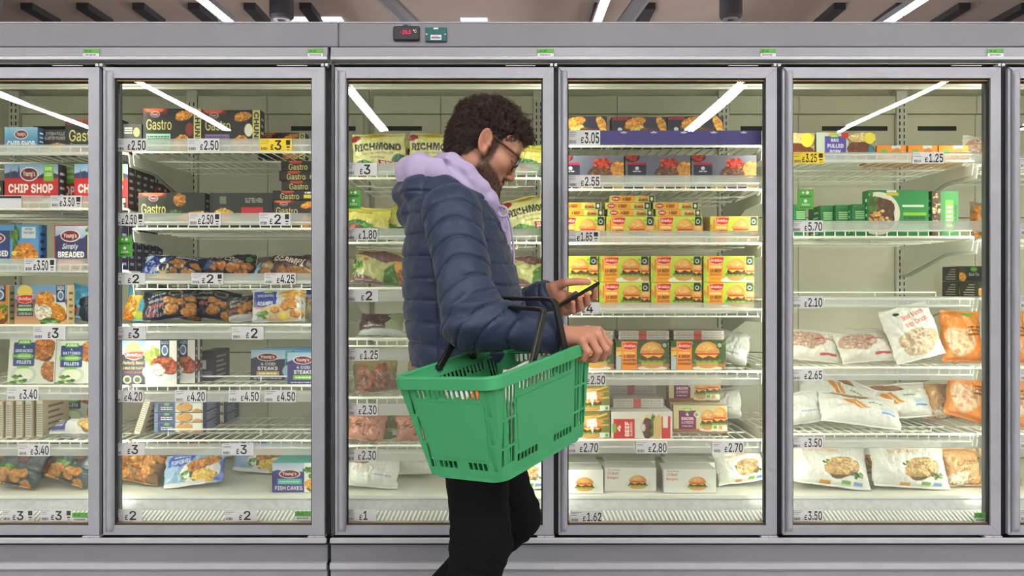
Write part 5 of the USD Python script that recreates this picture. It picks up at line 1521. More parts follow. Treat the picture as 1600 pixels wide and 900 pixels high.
# ------------------------------------------------------------------ the shopper
plain('jacket_navy', (42, 54, 78), .52, spec=.3, bump=(420., .10, .0006), extra={'sheen_weight': .15, 'sheen_roughness': .4})
plain('jacket_lining', (20, 24, 34), .6)
plain('hoodie_lilac', (172, 160, 194), .95, spec=.15, bump=(700., .25, .0008), extra={'sheen_weight': .25})
plain('denim_black', (19, 19, 21), .9, spec=.12, bump=(900., .3, .0006))
plain('hair_dark', (26, 19, 16), .6, spec=.25)
plain('hair_brown', (54, 39, 32), .45, spec=.45)
plain('sole_white', (200, 198, 192), .6)
plain('tortoiseshell', (70, 42, 24), .22, vary=(150., .85))
mat('skin', {'a': ('attribute', {'attribute': 'paint'}), 'tc': ('texture_coordinate', {}), 'n': ('noise_texture', {'scale': 420.0, 'detail': 3.0}), 'b': ('bump', {'strength': .18, 'distance': .0006}),
             'p': ('principled_bsdf', {'roughness': .48, 'specular_ior_level': .4, 'subsurface_weight': .12, 'subsurface_radius': (1.0, .35, .2), 'subsurface_scale': .004})},
    [('a.color', 'p.base_color'), ('tc.object', 'n.vector'), ('n.fac', 'b.height'), ('b.normal', 'p.normal')])


def W3(px, py, dist):
    return P(px, py, dist - CD)


def smin(a, b, k):
    h = np.clip(.5 + .5 * (b - a) / k, 0, 1)
    return b + (a - b) * h - k * h * (1 - h)


def smax(a, b, k):
    return -smin(-a, -b, k)


def rcone(p, a, b, ra, rb):
    a, b = np.asarray(a, np.float32), np.asarray(b, np.float32)
    ba = b - a
    t = np.clip(((p - a) @ ba) / (ba @ ba + 1e-12), 0, 1)
    return np.linalg.norm(p - a - t[:, None] * ba, axis=1) - (ra + (rb - ra) * t), t


def chain(p, pts, rs, k=.0):
    d = None
    for i in range(len(pts) - 1):
        e, _ = rcone(p, pts[i], pts[i + 1], rs[i], rs[i + 1])
        d = e if d is None else (smin(d, e, k) if k else np.minimum(d, e))
    return d


def ellips(p, c, r):
    q = (p - np.asarray(c, np.float32)) / np.asarray(r, np.float32)
    n = np.linalg.norm(q, axis=1)
    return (n - 1) * n / (np.linalg.norm(q / np.asarray(r, np.float32), axis=1) + 1e-9)


def surface(fn, lo, hi, h):
    """Naive surface nets over the grid lo..hi with step h: a closed mesh of fn(points) = 0."""
    lo, hi = np.asarray(lo, float), np.asarray(hi, float)
    n = np.ceil((hi - lo) / h).astype(int) + 1
    ax = [lo[i] + h * np.arange(n[i]) for i in range(3)]
    Vv = np.empty(n, np.float32)
    Y, Z = np.meshgrid(ax[1], ax[2], indexing='ij')
    step = max(1, int(400000 / (n[1] * n[2])))
    for i in range(0, n[0], step):
        xs = ax[0][i:i + step]
        pts = np.empty((len(xs), n[1], n[2], 3), np.float32)
        pts[..., 0] = xs[:, None, None]; pts[..., 1] = Y; pts[..., 2] = Z
        Vv[i:i + step] = fn(pts.reshape(-1, 3)).reshape(len(xs), n[1], n[2])
    Vv[[0, -1]] = np.maximum(Vv[[0, -1]], h * .5); Vv[:, [0, -1]] = np.maximum(Vv[:, [0, -1]], h * .5); Vv[:, :, [0, -1]] = np.maximum(Vv[:, :, [0, -1]], h * .5)
    ins = Vv < 0
    c8 = [ins[a:n[0] - 1 + a, b:n[1] - 1 + b, c:n[2] - 1 + c] for a in (0, 1) for b in (0, 1) for c in (0, 1)]
    cnt = sum(c.astype(np.int8) for c in c8)
    act = (cnt > 0) & (cnt < 8)
    ci = np.argwhere(act)
    idx = np.full(act.shape, -1, int); idx[act] = np.arange(len(ci))
    s, k = np.zeros((len(ci), 3)), np.zeros(len(ci))
    co = [(a, b, c) for a in (0, 1) for b in (0, 1) for c in (0, 1)]
    for i in range(8):
        for j in range(i + 1, 8):
            if sum(abs(np.subtract(co[i], co[j]))) == 1:
                va = Vv[tuple((ci + co[i]).T)]; vb = Vv[tuple((ci + co[j]).T)]
                m = (va < 0) != (vb < 0)
                t = np.where(m, va / np.where(m, va - vb, 1), 0)
                s += np.where(m[:, None], np.array(co[i]) + t[:, None] * (np.array(co[j]) - np.array(co[i])), 0); k += m
    v = lo + h * (ci + s / k[:, None])
    F = []
    for axis in range(3):
        u, w = (axis + 1) % 3, (axis + 2) % 3
        sl0 = [slice(1, n[d] - 1) for d in range(3)]; sl1 = list(sl0)
        sl0[axis] = slice(0, n[axis] - 1); sl1[axis] = slice(1, n[axis])
        A, B = ins[tuple(sl0)], ins[tuple(sl1)]
        e = np.argwhere(A != B)
        st = A[tuple(e.T)]
        for d in range(3):
            if d != axis: e[:, d] += 1
        q = []
        for du, dw in ((-1, -1), (0, -1), (0, 0), (-1, 0)):
            o = e.copy(); o[:, u] += du; o[:, w] += dw
            q.append(idx[tuple(o.T)])
        q = np.stack(q, 1)
        F.append(np.where(st[:, None], q, q[:, ::-1]))
    F = np.vstack(F)
    return v, np.vstack([F[:, [0, 1, 2]], F[:, [0, 2, 3]]])


def relax(v, f, n=2, lam=.5):
    from scipy.sparse import coo_matrix
    v, f = np.array(v, float), np.asarray(f)
    e = np.vstack([f[:, [0, 1]], f[:, [1, 2]], f[:, [2, 0]]])
    i, j = np.concatenate([e[:, 0], e[:, 1]]), np.concatenate([e[:, 1], e[:, 0]])
    A = coo_matrix((np.ones(len(i)), (i, j)), (len(v), len(v))).tocsr()
    A.data[:] = 1
    deg = np.maximum(np.asarray(A.sum(1)), 1)
    for k in range(n):
        for w in (lam, -lam - .02):
            v = v + w * (A @ v / deg - v)
    return v, f


S0 = 2.18                                  # distance of the shopper's middle plane
man = thing('person', 'man with dark curly hair in a navy quilted jacket looking down at a phone', 'person', (P(735, 0, S0 - CD)[0], S0 - CD, 0))

# ---- head frame: forward, side (towards the aisle), up; origin at the near ear's level in the middle of the head
tl, yw = math.radians(29), math.radians(11)
HF = np.array([math.cos(tl) * math.cos(yw), math.cos(tl) * math.sin(yw), -math.sin(tl)])
HS = np.array([math.sin(yw), -math.cos(yw), 0])
HU = np.cross(HS, HF) * (1 if np.cross(HS, HF)[2] > 0 else -1)
HR = np.stack([HF, HS, HU])
HK = 1.13
HO = W3(760, 224, S0 - .08) - HS * .080


def hp(f, s, u):
    return HO + HK * (f * HF + s * HS + u * HU)


def hl(p):
    return ((p - HO) @ HR.T / HK).astype(np.float32)


def head_sdf(p):
    q = hl(p)
    m = q.copy(); m[:, 1] = np.abs(m[:, 1])
    d = ellips(q, (-.001, 0, .034), (.086, .071, .077))
    d = smin(d, ellips(q, (-.040, 0, .005), (.042, .055, .05)), .02)
    d = smin(d, ellips(q, (.046, 0, .036), (.040, .056, .042)), .02)
    d = smin(d, ellips(q, (.036, 0, -.028), (.046, .053, .066)), .02)
    d = smin(d, rcone(m, (.014, .051, -.050), (.066, .014, -.086), .017, .016)[0], .018)
    d = smin(d, rcone(q, (.070, -.008, -.083), (.070, .008, -.083), .0165, .0165)[0], .012)
    d = smin(d, ellips(m, (.053, .042, -.014), (.024, .020, .020)), .018)          # cheekbone
    d = smin(d, rcone(m, (.082, .0, .024), (.070, .046, .022), .0085, .009)[0], .010)   # brow
    d = smax(d, -ellips(m, (.094, .031, .004), (.018, .017, .011)), .012)             # eye socket
    d = smin(d, ellips(m, (.0705, .031, .004), (.0125, .0135, .0125)), .004)          # eyeball under its lid
    d = smax(d, -rcone(m, (.086, .020, .0005), (.080, .044, .0005), .0008, .0008)[0], .0018)
    d = smin(d, rcone(q, (.083, 0, .014), (.0985, 0, -.026), .0070, .0095)[0], .010)    # nose
    d = smin(d, ellips(m, (.0905, .0105, -.031), (.0095, .0075, .0068)), .004)
    d = smin(d, ellips(q, (.064, 0, -.055), (.021, .030, .026)), .012)
    d = smin(d, rcone(m, (.0855, 0, -.0505), (.0775, .019, -.0545), .0050, .0035)[0], .006)
    d = smin(d, rcone(m, (.0845, 0, -.0625), (.0770, .018, -.0580), .0058, .0035)[0], .006)
    d = smax(d, -rcone(m, (.0915, 0, -.0565), (.0785, .021, -.0570), .0010, .0010)[0], .0025)
    # ear
    e = m - np.array([-.002, .071, .001], np.float32)
    ca, sa = math.cos(.22), math.sin(.22)
    ef, eu = e[:, 0] * ca + e[:, 2] * sa, -e[:, 0] * sa + e[:, 2] * ca
    fl = e[:, 1] + .35 * ef                                                          # the ear stands off at its back
    E = np.stack([ef, fl, eu], 1)
    ear = ellips(E, (-.003, 0, .002), (.0165, .0075, .0285))
    ear = smin(ear, ellips(E, (.004, .0, -.024), (.008, .006, .009)), .006)
    rr = np.sqrt(((ef + .003) / .0142) ** 2 + ((eu - .003) / .0255) ** 2)
    rim = np.sqrt(((rr - 1) * .017) ** 2 + (fl - .005) ** 2) - .0038
    rim = np.where((ef > .006) & (eu < .004), .01, rim)
    ear = smin(ear, rim, .003)
    ear = smax(ear, -ellips(E, (-.003, .009, .003), (.0085, .0085, .0165)), .003)
    ear = smin(ear, ellips(E, (.0115, .004, -.002), (.004, .004, .006)), .003)
    ear = smin(ear, rcone(E, (-.004, .004, .014), (.003, .003, -.010), .0028, .0022)[0], .003)
    d = smin(d, ear, .005)
    d = d * HK
    # neck
    nk = rcone(p, hp(-.022, 0, -.030), W3(716, 318, S0), .058, .066)[0]
    nk2 = rcone(p, hp(.030, 0, -.072), W3(752, 312, S0), .030, .045)[0]
    return smin(d, smin(nk, nk2, .03), .03)


SN, EN, WN = W3(706, 332, 1.985), W3(737, 502, 1.87), W3(884, 524, 1.875)
SF, EF, WF = W3(728, 332, 2.375), W3(770, 505, 2.40), W3(862, 458, 2.32)
HN, KN, AN = W3(738, 640, 2.08), W3(752, 846, 2.06), np.array([W3(752, 846, 2.06)[0] - .085, 2.06 - CD, .095])
HFp, KF = W3(744, 640, 2.28), W3(806, 806, 2.26)
AF = KF + np.array([-.285, .01, -.30])


def body_sdf(p):
    d = chain(p, [W3(722, 318, S0), W3(720, 400, S0), W3(726, 500, S0), W3(738, 610, S0)], [.08, .095, .09, .10], .03)
    for s_, e_, w_ in ((SN, EN, WN), (SF, EF, WF)):
        d = smin(d, chain(p, [W3(722, 325, S0), s_], [.06, .05]), .03)
        d = smin(d, chain(p, [s_, e_, w_], [.050, .043, .027]), .02)
    for h_, k_, a_ in ((HN, KN, AN), (HFp, KF, AF)):
        d = smin(d, chain(p, [h_, k_, a_], [.072, .052, .038]), .02)
    return d


# ---- hands
def fing(p, d, pts, rs, k=.005):
    e = None
    for i in range(len(pts) - 1):
        c = rcone(p, pts[i], pts[i + 1], rs[i], rs[i + 1])[0]
        e = c if e is None else smin(e, c, .0025)
    return e if d is None else smin(d, e, k)


NEAR_FINGERS = [  # knuckle, middle joint, end joint, tip: picture position and distance; little finger first
    [(909, 531, 1.842), (918, 549, 1.838), (912, 560, 1.850), (901, 559, 1.862)],
    [(922, 526, 1.855), (934, 549, 1.852), (929, 561, 1.866), (918, 562, 1.880)],
    [(932, 522, 1.872), (946, 545, 1.872), (942, 558, 1.886), (931, 561, 1.900)],
    [(934, 518, 1.892), (950, 536, 1.896), (949, 550, 1.908), (940, 556, 1.918)]]
NEAR_THUMB = [(896, 522, 1.905), (916, 516, 1.925), (932, 517, 1.930), (942, 521, 1.928)]


def near_hand(p):
    w = W3(880, 526, 1.875)
    d = rcone(p, W3(862, 523, 1.872), w, .031, .027)[0]
    d = np.maximum(d, -(p[:, 0] - W3(858, 0, 1.872)[0]))
    for f, r in zip(NEAR_FINGERS, (.0125, .0135, .014, .014)):
        k0 = W3(*f[0])
        d = smin(d, rcone(p, w * .72 + k0 * .28, k0, .0185, r)[0], .012)
    d = smin(d, rcone(p, w * .5 + W3(920, 527, 1.88) * .5, W3(916, 532, 1.875), .020, .014)[0], .012)
    fs = None
    for f, r in zip(NEAR_FINGERS, (.0082, .0092, .0096, .0094)):
        q = [W3(*x) for x in f]
        e = fing(p, None, q, [r * 1.22, r * 1.08, r * .98, r * .86])
        e = smin(e, np.linalg.norm(p - (q[1] + [0.001, 0, .001]), axis=1) - r * 1.06, .003)
        fs = e if fs is None else smin(fs, e, .0022)
    d = smin(d, fs, .006)
    q = [W3(*x) for x in NEAR_THUMB]
    return fing(p, d, q, [.017, .0125, .0112, .0098], .010)


FAR_FINGERS = [   # the finger wraps under the phone from the far side and shows its end on the near side; index first
    [(893, 464, 2.335), (914, 470, 2.335), (929, 463, 2.30), (929, 452, 2.282)],
    [(888, 470, 2.325), (905, 480, 2.322), (918, 473, 2.287), (917, 460, 2.268)],
    [(882, 475, 2.315), (896, 486, 2.308), (908, 481, 2.275), (906, 467, 2.256)],
    [(876, 478, 2.305), (884, 489, 2.296), (895, 486, 2.265), (895, 473, 2.250)]]
FAR_THUMB = [(868, 448, 2.295), (884, 441, 2.272), (902, 440, 2.272), (919, 441, 2.278)]


def far_hand(p):
    w = W3(860, 456, 2.318)
    d = rcone(p, W3(846, 458, 2.32), w, .029, .027)[0]
    d = np.maximum(d, -(p[:, 0] - W3(842, 0, 2.32)[0]))
    for f in FAR_FINGERS:
        k0 = W3(*f[0])
        d = smin(d, rcone(p, w * .7 + k0 * .3, k0, .018, .0125)[0], .012)
    d = smin(d, rcone(p, W3(866, 452, 2.30), W3(876, 462, 2.305), .021, .017)[0], .012)
    fs = None
    for f, r in zip(FAR_FINGERS, (.0092, .0096, .0092, .0082)):
        q = [W3(*x) for x in f]
        e = fing(p, None, q, [r * 1.2, r * 1.1, r * 1.0, r * .88])
        fs = e if fs is None else smin(fs, e, .002)
    d = smin(d, fs, .006)
    q = [W3(*x) for x in FAR_THUMB]
    return fing(p, d, q, [.0165, .0125, .0108, .0092], .009)


def bounds(pts, pad):
    pts = np.array(pts)
    return pts.min(0) - pad, pts.max(0) + pad


hv, hf = surface(head_sdf, HO - [.16, .14, .175], HO + [.17, .14, .165], .0026)
bv, bf = surface(body_sdf, *bounds([W3(640, 320, S0), SN - [0, .06, 0], SF + [0, .06, 0], WN, AN, AF, W3(722, 285, S0)], .09), .013)
near = [W3(*x) for f in NEAR_FINGERS + [NEAR_THUMB] for x in f] + [W3(858, 524, 1.875)]
nv, nf = surface(near_hand, *bounds(near, .036), .0022)
far = [W3(*x) for f in FAR_FINGERS + [FAR_THUMB] for x in f] + [W3(842, 458, 2.32)]
fv, ff_ = surface(far_hand, *bounds(far, .036), .0022)
nv, nf = relax(nv, nf, 3); fv, ff_ = relax(fv, ff_, 3); hv, hf = relax(hv, hf, 2)


def mani(v, f):
    return manifold3d.Manifold(manifold3d.Mesh(np.asarray(v, np.float32), np.asarray(f, np.uint32)))


parts_ = [mani(*x) for x in ((bv, bf), (hv, hf), (nv, nf), (fv, ff_))]
if all(m.status() == manifold3d.Error.NoError for m in parts_):
    whole = parts_[0]
    for m in parts_[1:]:
        whole = whole + m
    mm = whole.to_mesh(); wv, wf = np.array(mm.vert_properties[:, :3], float), np.array(mm.tri_verts)
else:
    print('body joined without boolean', [str(m.status()) for m in parts_])
    mb = MB()
    for x in ((bv, bf), (hv, hf), (nv, nf), (fv, ff_)): mb.add(*x)
    wv, wf = mb.get()

# skin colours: stubble, lips, brows, warm ears and knuckles
q = hl(wv)
skin = np.array(lin((176, 127, 104)))
col = np.tile(skin, (len(wv), 1))
nz = meshkit.fbm(wv * 60, 3, 5)[:, None]
col = col * (1 + .22 * (nz - .5))
F_, S_, U_ = q[:, 0], np.abs(q[:, 1]), q[:, 2]
inhead = (np.linalg.norm(q, axis=1) < .17)
sm = lambda x, a, b: np.clip((x - a) / (b - a), 0, 1) ** 2 * (3 - 2 * np.clip((x - a) / (b - a), 0, 1))
jawline = sm(U_, -.020 - .42 * np.clip(F_ - .015, 0, 1), -.034 - .42 * np.clip(F_ - .015, 0, 1)) * sm(F_, -.004, .010) * (1 - sm(-U_, .094, .112))
side = sm(F_, .004, .012) * (1 - sm(F_, .024, .036)) * (1 - sm(U_, .02, .05)) * sm(S_, .04, .05)
stache = sm(F_, .074, .080) * sm(-U_, .036, .040) * (1 - sm(-U_, .050, .054)) * (1 - sm(S_, .020, .028))
beard = np.clip(np.maximum.reduce([jawline, side, stache]), 0, 1) * inhead
fine = meshkit.noise(wv * 900, 3)
bm = (beard * (.60 + .40 * fine))[:, None]
col = col * (1 - bm) + np.array(lin((50, 36, 31))) * bm
lips = sm(F_, .076, .080) * sm(-U_, .0500, .0525) * (1 - sm(-U_, .0655, .069)) * (1 - sm(S_, .017, .022)) * inhead
col = col * (1 - .75 * lips[:, None]) + np.array(lin((158, 92, 84))) * .75 * lips[:, None]
brow = np.exp(-((U_ - .026 + .10 * np.clip(S_ - .03, 0, 1)) / .0048) ** 2) * sm(F_, .05, .066) * sm(S_, .008, .014) * (1 - sm(S_, .048, .054)) * inhead
col = col * (1 - .8 * brow[:, None]) + np.array(lin((44, 32, 28))) * .8 * brow[:, None]
lash = np.exp(-((U_ - .0003) / .0016) ** 2) * sm(F_, .066, .074) * sm(S_, .014, .02) * (1 - sm(S_, .046, .05)) * inhead
col = col * (1 - .8 * lash[:, None]) + np.array(lin((36, 26, 24))) * .8 * lash[:, None]
earm = (np.exp(-((q - np.array([-.002, 0, .0])) [:, [0, 2]] ** 2).sum(1) / .0009) * sm(S_, .066, .074) * inhead)[:, None]
col = col * (1 - .35 * earm) + np.array(lin((196, 120, 98))) * .35 * earm
hl_ = np.interp(F_, [-.12, -.045, -.026, -.014, .008, .020, .030, .045, .062, .09], [-.06, -.055, -.045, -.01, .044, .032, .044, .068, .080, .086])
scalp = sm(U_ - hl_, -.004, .006) * inhead * (S_ < .069)
col = col * (1 - .92 * scalp[:, None]) + np.array(lin((34, 26, 23))) * .92 * scalp[:, None]
hand = (wv[:, 0] > W3(866, 0, 1.9)[0])
col[hand] *= np.array([1.14, 1.10, 1.10])
body = put(man, 'body', (wv, wf), 'skin', smooth=True, color=np.clip(col, 0, 1))

# ---- jacket
TOR = [(286, 672, 735, .085), (302, 648, 752, .13), (322, 640, 768, .185), (350, 637, 785, .205), (400, 632, 800, .205), (440, 631, 811, .198), (480, 633, 817, .19), (520, 638, 815, .185), (565, 645, 806, .188), (590, 646, 800, .185)]
tz = np.array([W3(0, y, S0)[2] for y, *_ in TOR])[::-1]
tx = np.array([(W3(a, 0, S0)[0] + W3(b, 0, S0)[0]) / 2 for _, a, b, _ in TOR])[::-1]
ta_ = np.array([(W3(b, 0, S0)[0] - W3(a, 0, S0)[0]) / 2 for _, a, b, _ in TOR])[::-1]
tb_ = np.array([r[3] for r in TOR])[::-1]


def groove(s, L, w=.0031):
    """Stitch line profile: 0 at a line, rising to 1 between lines."""
    x = np.abs((s / L + .5) % 1 - .5) * L
    return (1 - np.exp(-x / w)) * (.93 + .07 * np.clip(x / (L * .5), 0, 1))


def torso_raw(p):
    x, y, z = p[:, 0], p[:, 1], p[:, 2]
    cx, a, b = np.interp(z, tz, tx), np.interp(z, tz, ta_), np.interp(z, tz, tb_)
    u, v = np.abs(x - cx) / a, np.abs(y - (S0 - CD)) / b
    n = (u ** 2.3 + v ** 2.3) ** (1 / 2.3)
    d = (n - 1) * np.minimum(a, b)
    return smax(d, z - tz[-1], .05)


JH = W3(0, 574, S0 - .1)[2]
CUFF_N, CUFF_F = W3(873, 525, 1.875), W3(862, 459, 2.32)
DIR_N = (WN - EN) / np.linalg.norm(WN - EN); DIR_F = (WF - EF) / np.linalg.norm(WF - EF)


def sleeve(p, S_, E_, W_, dirw, cuff, rs, off):
    d1, t1 = rcone(p, S_, E_, rs[0], rs[1]); d2, t2 = rcone(p, E_, W_, rs[1], rs[2])
    l1, l2 = np.linalg.norm(E_ - S_), np.linalg.norm(W_ - E_)
    s = np.where(d1 < d2, t1 * l1, l1 + t2 * l2)
    w = np.clip(.5 + (d1 - d2) / .08, 0, 1)
    a1, a2 = (E_ - S_) / l1, (W_ - E_) / l2
    s = t1 * l1 * (1 - w) + (l1 + t2 * l2) * w
    # baffles sag across the sleeve
    side = ((p[:, 0] - S_[0]) * a1[2] - (p[:, 2] - S_[2]) * a1[0]) * (1 - w) + ((p[:, 0] - E_[0]) * a2[2] - (p[:, 2] - E_[2]) * a2[0]) * w
    pe = p - E_.astype(np.float32)
    we = np.exp(-(np.linalg.norm(pe, axis=1) / .125) ** 4)
    s = s * (1 - we) + we * (l1 + .80 * (pe @ (a1 + a2).astype(np.float32)))
    s = s + off + .030 * (1 - np.clip(np.abs(side) / .075, 0, 1) ** 2)
    d = smin(d1, d2, .05)
    wr = meshkit.noise(np.stack([s * 22, side * 16, p[:, 1] * 12], 1), 11) - .5
    d = d - .009 * wr
    return smax(d, (p - cuff) @ dirw, .012), s, side, l1, l2


def jacket_sdf(p):
    d = torso_raw(p)
    d = d - .007 * (meshkit.noise(p * np.array([16, 16, 34]), 21) - .5)
    # shoulder yoke
    for S_, sgn in ((SN, 1), (SF, -1)):
        d = smin(d, rcone(p, W3(718, 318, S0), S_ + np.array([0, 0, -.012]), .060, .058)[0], .04)
    d = np.maximum(d, JH - p[:, 2])
    for args in ((SN, EN, WN, DIR_N, CUFF_N, (.0745, .0625, .047), .02), (SF, EF, WF, DIR_F, CUFF_F, (.07, .066, .049), .03)):
        d = smin(d, sleeve(p, *args)[0], .010)
    # hood lying on the back: two rolls
    up = chain(p, [W3(775, 350, 2.085), W3(740, 318, 2.065), W3(698, 296, 2.055), W3(655, 298, 2.09), W3(638, 303, S0), W3(655, 298, 2.27), W3(698, 298, 2.30), W3(740, 318, 2.295), W3(775, 350, 2.275)], [.013, .027, .034, .040, .041, .040, .034, .027, .013], .02)
    up = up - .010 * (meshkit.noise(p * np.array([22, 14, 40]), 31) - .5)
    lo_ = chain(p, [W3(668, 322, 2.06), W3(648, 333, 2.12), W3(643, 335, S0), W3(648, 333, 2.25), W3(668, 322, 2.3)], [.026, .034, .036, .034, .026], .02)
    d = smin(d, smin(up, lo_, .006), .008)
    # open collar front
    d = smin(d, chain(p, [W3(775, 352, 2.09), W3(790, 398, 2.125), W3(801, 440, 2.16)], [.012, .011, .011]), .008)
    return d


jv, jf = surface(jacket_sdf, *bounds([W3(600, 300, S0), W3(830, 262, S0), SN + [0, -.09, 0], SF + [0, .09, 0], CUFF_N, CUFF_F, [0, -.5, JH], EN - [0, .09, .06]], .02), .0062)
jv, jf = trimesh.remesh.subdivide(*relax(jv, jf, 1))
jm = trimesh.Trimesh(jv, jf, process=False)
jn = np.array(jm.vertex_normals)
pf = jv.astype(np.float32)
dN, sN, siN, l1N, l2N = sleeve(pf, SN, EN, WN, DIR_N, CUFF_N, (.0745, .0625, .047), .02)
dF, sF, siF, l1F, l2F = sleeve(pf, SF, EF, WF, DIR_F, CUFF_F, (.07, .066, .049), .03)
dT = torso_raw(pf)
hoodz = chain(pf, [W3(775, 350, 2.085), W3(698, 296, 2.055), W3(638, 303, S0), W3(698, 298, 2.30), W3(775, 350, 2.275)], [.025, .050, .062, .050, .025])
hoodz = np.minimum(hoodz, chain(pf, [W3(668, 322, 2.06), W3(643, 335, S0), W3(668, 322, 2.3)], [.04, .048, .04]))
hood_m = np.clip(-hoodz / .006, 0, 1)
gN, gF = groove(sN, .051), groove(sF, .050)
zT = pf[:, 2] - JH + .010 * np.sin((pf[:, 0] - tx.mean()) * 14)
gT = groove(zT, .057)
xT = pf[:, 0] - np.interp(pf[:, 2], tz, tx)
for sx in (-.055, .052):                                       # upright seams of the body
    gT = np.minimum(gT, 1 - .8 * np.exp(-np.abs(xT - sx) / .005))
wN = np.clip((dT - dN) / .012 + .5, 0, 1); wF = np.clip((np.minimum(dT, dN) - dF) / .012 + .5, 0, 1)
g_ = gT * (1 - wN) + gN * wN
g_ = g_ * (1 - wF) + gF * wF
arm = np.exp(-np.abs(dT - dN) / .0045) * (sN - .02 < .22)        # armhole seam
g_ = np.minimum(g_, 1 - .9 * arm)
sfN = np.where(wN > .5, sN, zT)
wr1 = meshkit.fbm(np.stack([sfN * 42, siN * 26, pf[:, 1] * 26], 1), 3, 71) - .5
pk = meshkit.noise(np.stack([pf[:, 0] * 95, pf[:, 1] * 95, pf[:, 2] * 40], 1), 73) - .5     # gathers running into the stitching
elb = np.exp(-((sN - .02 - l1N) / .075) ** 2) * wN
fold = np.sin(siN * 105 + sN * 70 + 3 * (meshkit.noise(pf * 18, 75) - .5))
disp = .0078 * (g_ - .8) + .0065 * wr1 + .0042 * pk * np.exp(-np.clip(g_ - .2, 0, 1) * 2.4) + .0045 * elb * fold
fl2 = meshkit.fbm(pf * np.array([11, 8, 30]), 3, 77) - .5
disp = disp * (1 - hood_m) + hood_m * .008 * fl2
jv = jv + jn * disp[:, None]
jk = put(man, 'jacket', (jv, jf), 'jacket_navy', smooth=True)
# cuff openings and collar seam
for c, dr, r in ((CUFF_N, DIR_N, .038), (CUFF_F, DIR_F, .040)):
    a = np.cross(dr, [0, 0, 1.]); a /= np.linalg.norm(a); b = np.cross(dr, a)
    ring = [c + dr * .001 + r * (math.cos(t) * a + math.sin(t) * b) for t in np.linspace(0, 2 * math.pi, 25)]
    put(jk, 'cuff_binding', MB().bar(ring, .0042, 6, False).get(), 'jacket_navy', smooth=True)
zp = [W3(764, 336, 2.065), W3(777, 354, 2.082), W3(791, 396, 2.115), W3(803, 438, 2.15), W3(811, 475, 2.16)]
zp = [z_ + np.array([.006, .0, 0]) for z_ in zp]
put(jk, 'zip_edge', MB().bar(zp, [.0025] * 5, 6).get(), 'jacket_lining', smooth=True)


# ---- hooded sweatshirt
def hoodie_sdf(p):
    a = chain(p, [W3(794, 400, 2.155), W3(783, 350, 2.135), W3(763, 312, 2.105), W3(733, 287, 2.085), W3(691, 269, 2.085), W3(657, 266, 2.115), W3(645, 270, S0), W3(657, 266, 2.245), W3(691, 269, 2.275), W3(733, 287, 2.275), W3(763, 314, 2.255), W3(783, 350, 2.225), W3(794, 400, 2.205)],
              [.012, .019, .024, .030, .036, .043, .046, .043, .036, .030, .024, .019, .012], .015)
    b = chain(p, [W3(787, 362, 2.142), W3(773, 325, 2.115), W3(754, 293, 2.086), W3(730, 268, 2.074), W3(706, 252, 2.095), W3(694, 251, S0), W3(706, 252, 2.265), W3(730, 268, 2.286), W3(754, 293, 2.272), W3(773, 326, 2.245), W3(787, 362, 2.218)],
              [.010, .014, .018, .021, .022, .024, .022, .021, .018, .014, .010], .012)
    a = a - .007 * (meshkit.noise(p * np.array([20, 14, 26]), 41) - .5)
    d = smin(a, b, .0025)
    fill = chain(p, [W3(742, 330, S0), W3(770, 370, S0), W3(778, 420, S0)], [.055, .045, .04], .02)
    cr = chain(p, [W3(672, 246, 2.11), W3(700, 257, 2.064), W3(724, 276, 2.046), W3(748, 300, 2.050), W3(766, 324, 2.070)], [.009, .009, .009, .008, .004])
    d = smax(d, -cr, .010)
    return smin(d, fill, .01)


ov, of = surface(hoodie_sdf, *bounds([W3(610, 230, S0), W3(815, 440, S0), W3(700, 260, 2.03), W3(700, 260, 2.33)], .01), .0048)
ov, of = relax(ov, of, 1)
hd = put(man, 'hoodie', (ov, of), 'hoodie_lilac', smooth=True)
kn = W3(786, 331, 2.085)
def spline(pts, n=5):
    from scipy.interpolate import CubicSpline
    pts = np.asarray(pts, float); t = np.concatenate([[0], np.cumsum(np.linalg.norm(np.diff(pts, axis=0), axis=1))])
    return CubicSpline(t, pts)(np.linspace(0, t[-1], n * len(pts)))


dsm = MB()
for pth, r_ in (([[-.014, .02, .02], [0, 0, 0], [.008, -.008, -.02], [.014, -.010, -.042], [.008, -.008, -.054], [.000, -.006, -.044], [.001, -.006, -.022]], .0029),
                ([[-.006, .0, .012], [.006, -.012, .010], [.012, -.012, -.002], [.004, -.012, -.014], [-.008, -.006, -.010], [-.008, .0, .006]], .0036),
                ([[.010, 0, -.006], [.020, 0, -.035], [.026, .004, -.075], [.029, .006, -.115], [.029, .006, -.140]], .0027)):
    dsm.bar(spline(kn + np.array(pth)), r_, 8)
put(hd, 'drawstring', dsm.get(), 'hoodie_lilac', smooth=True)


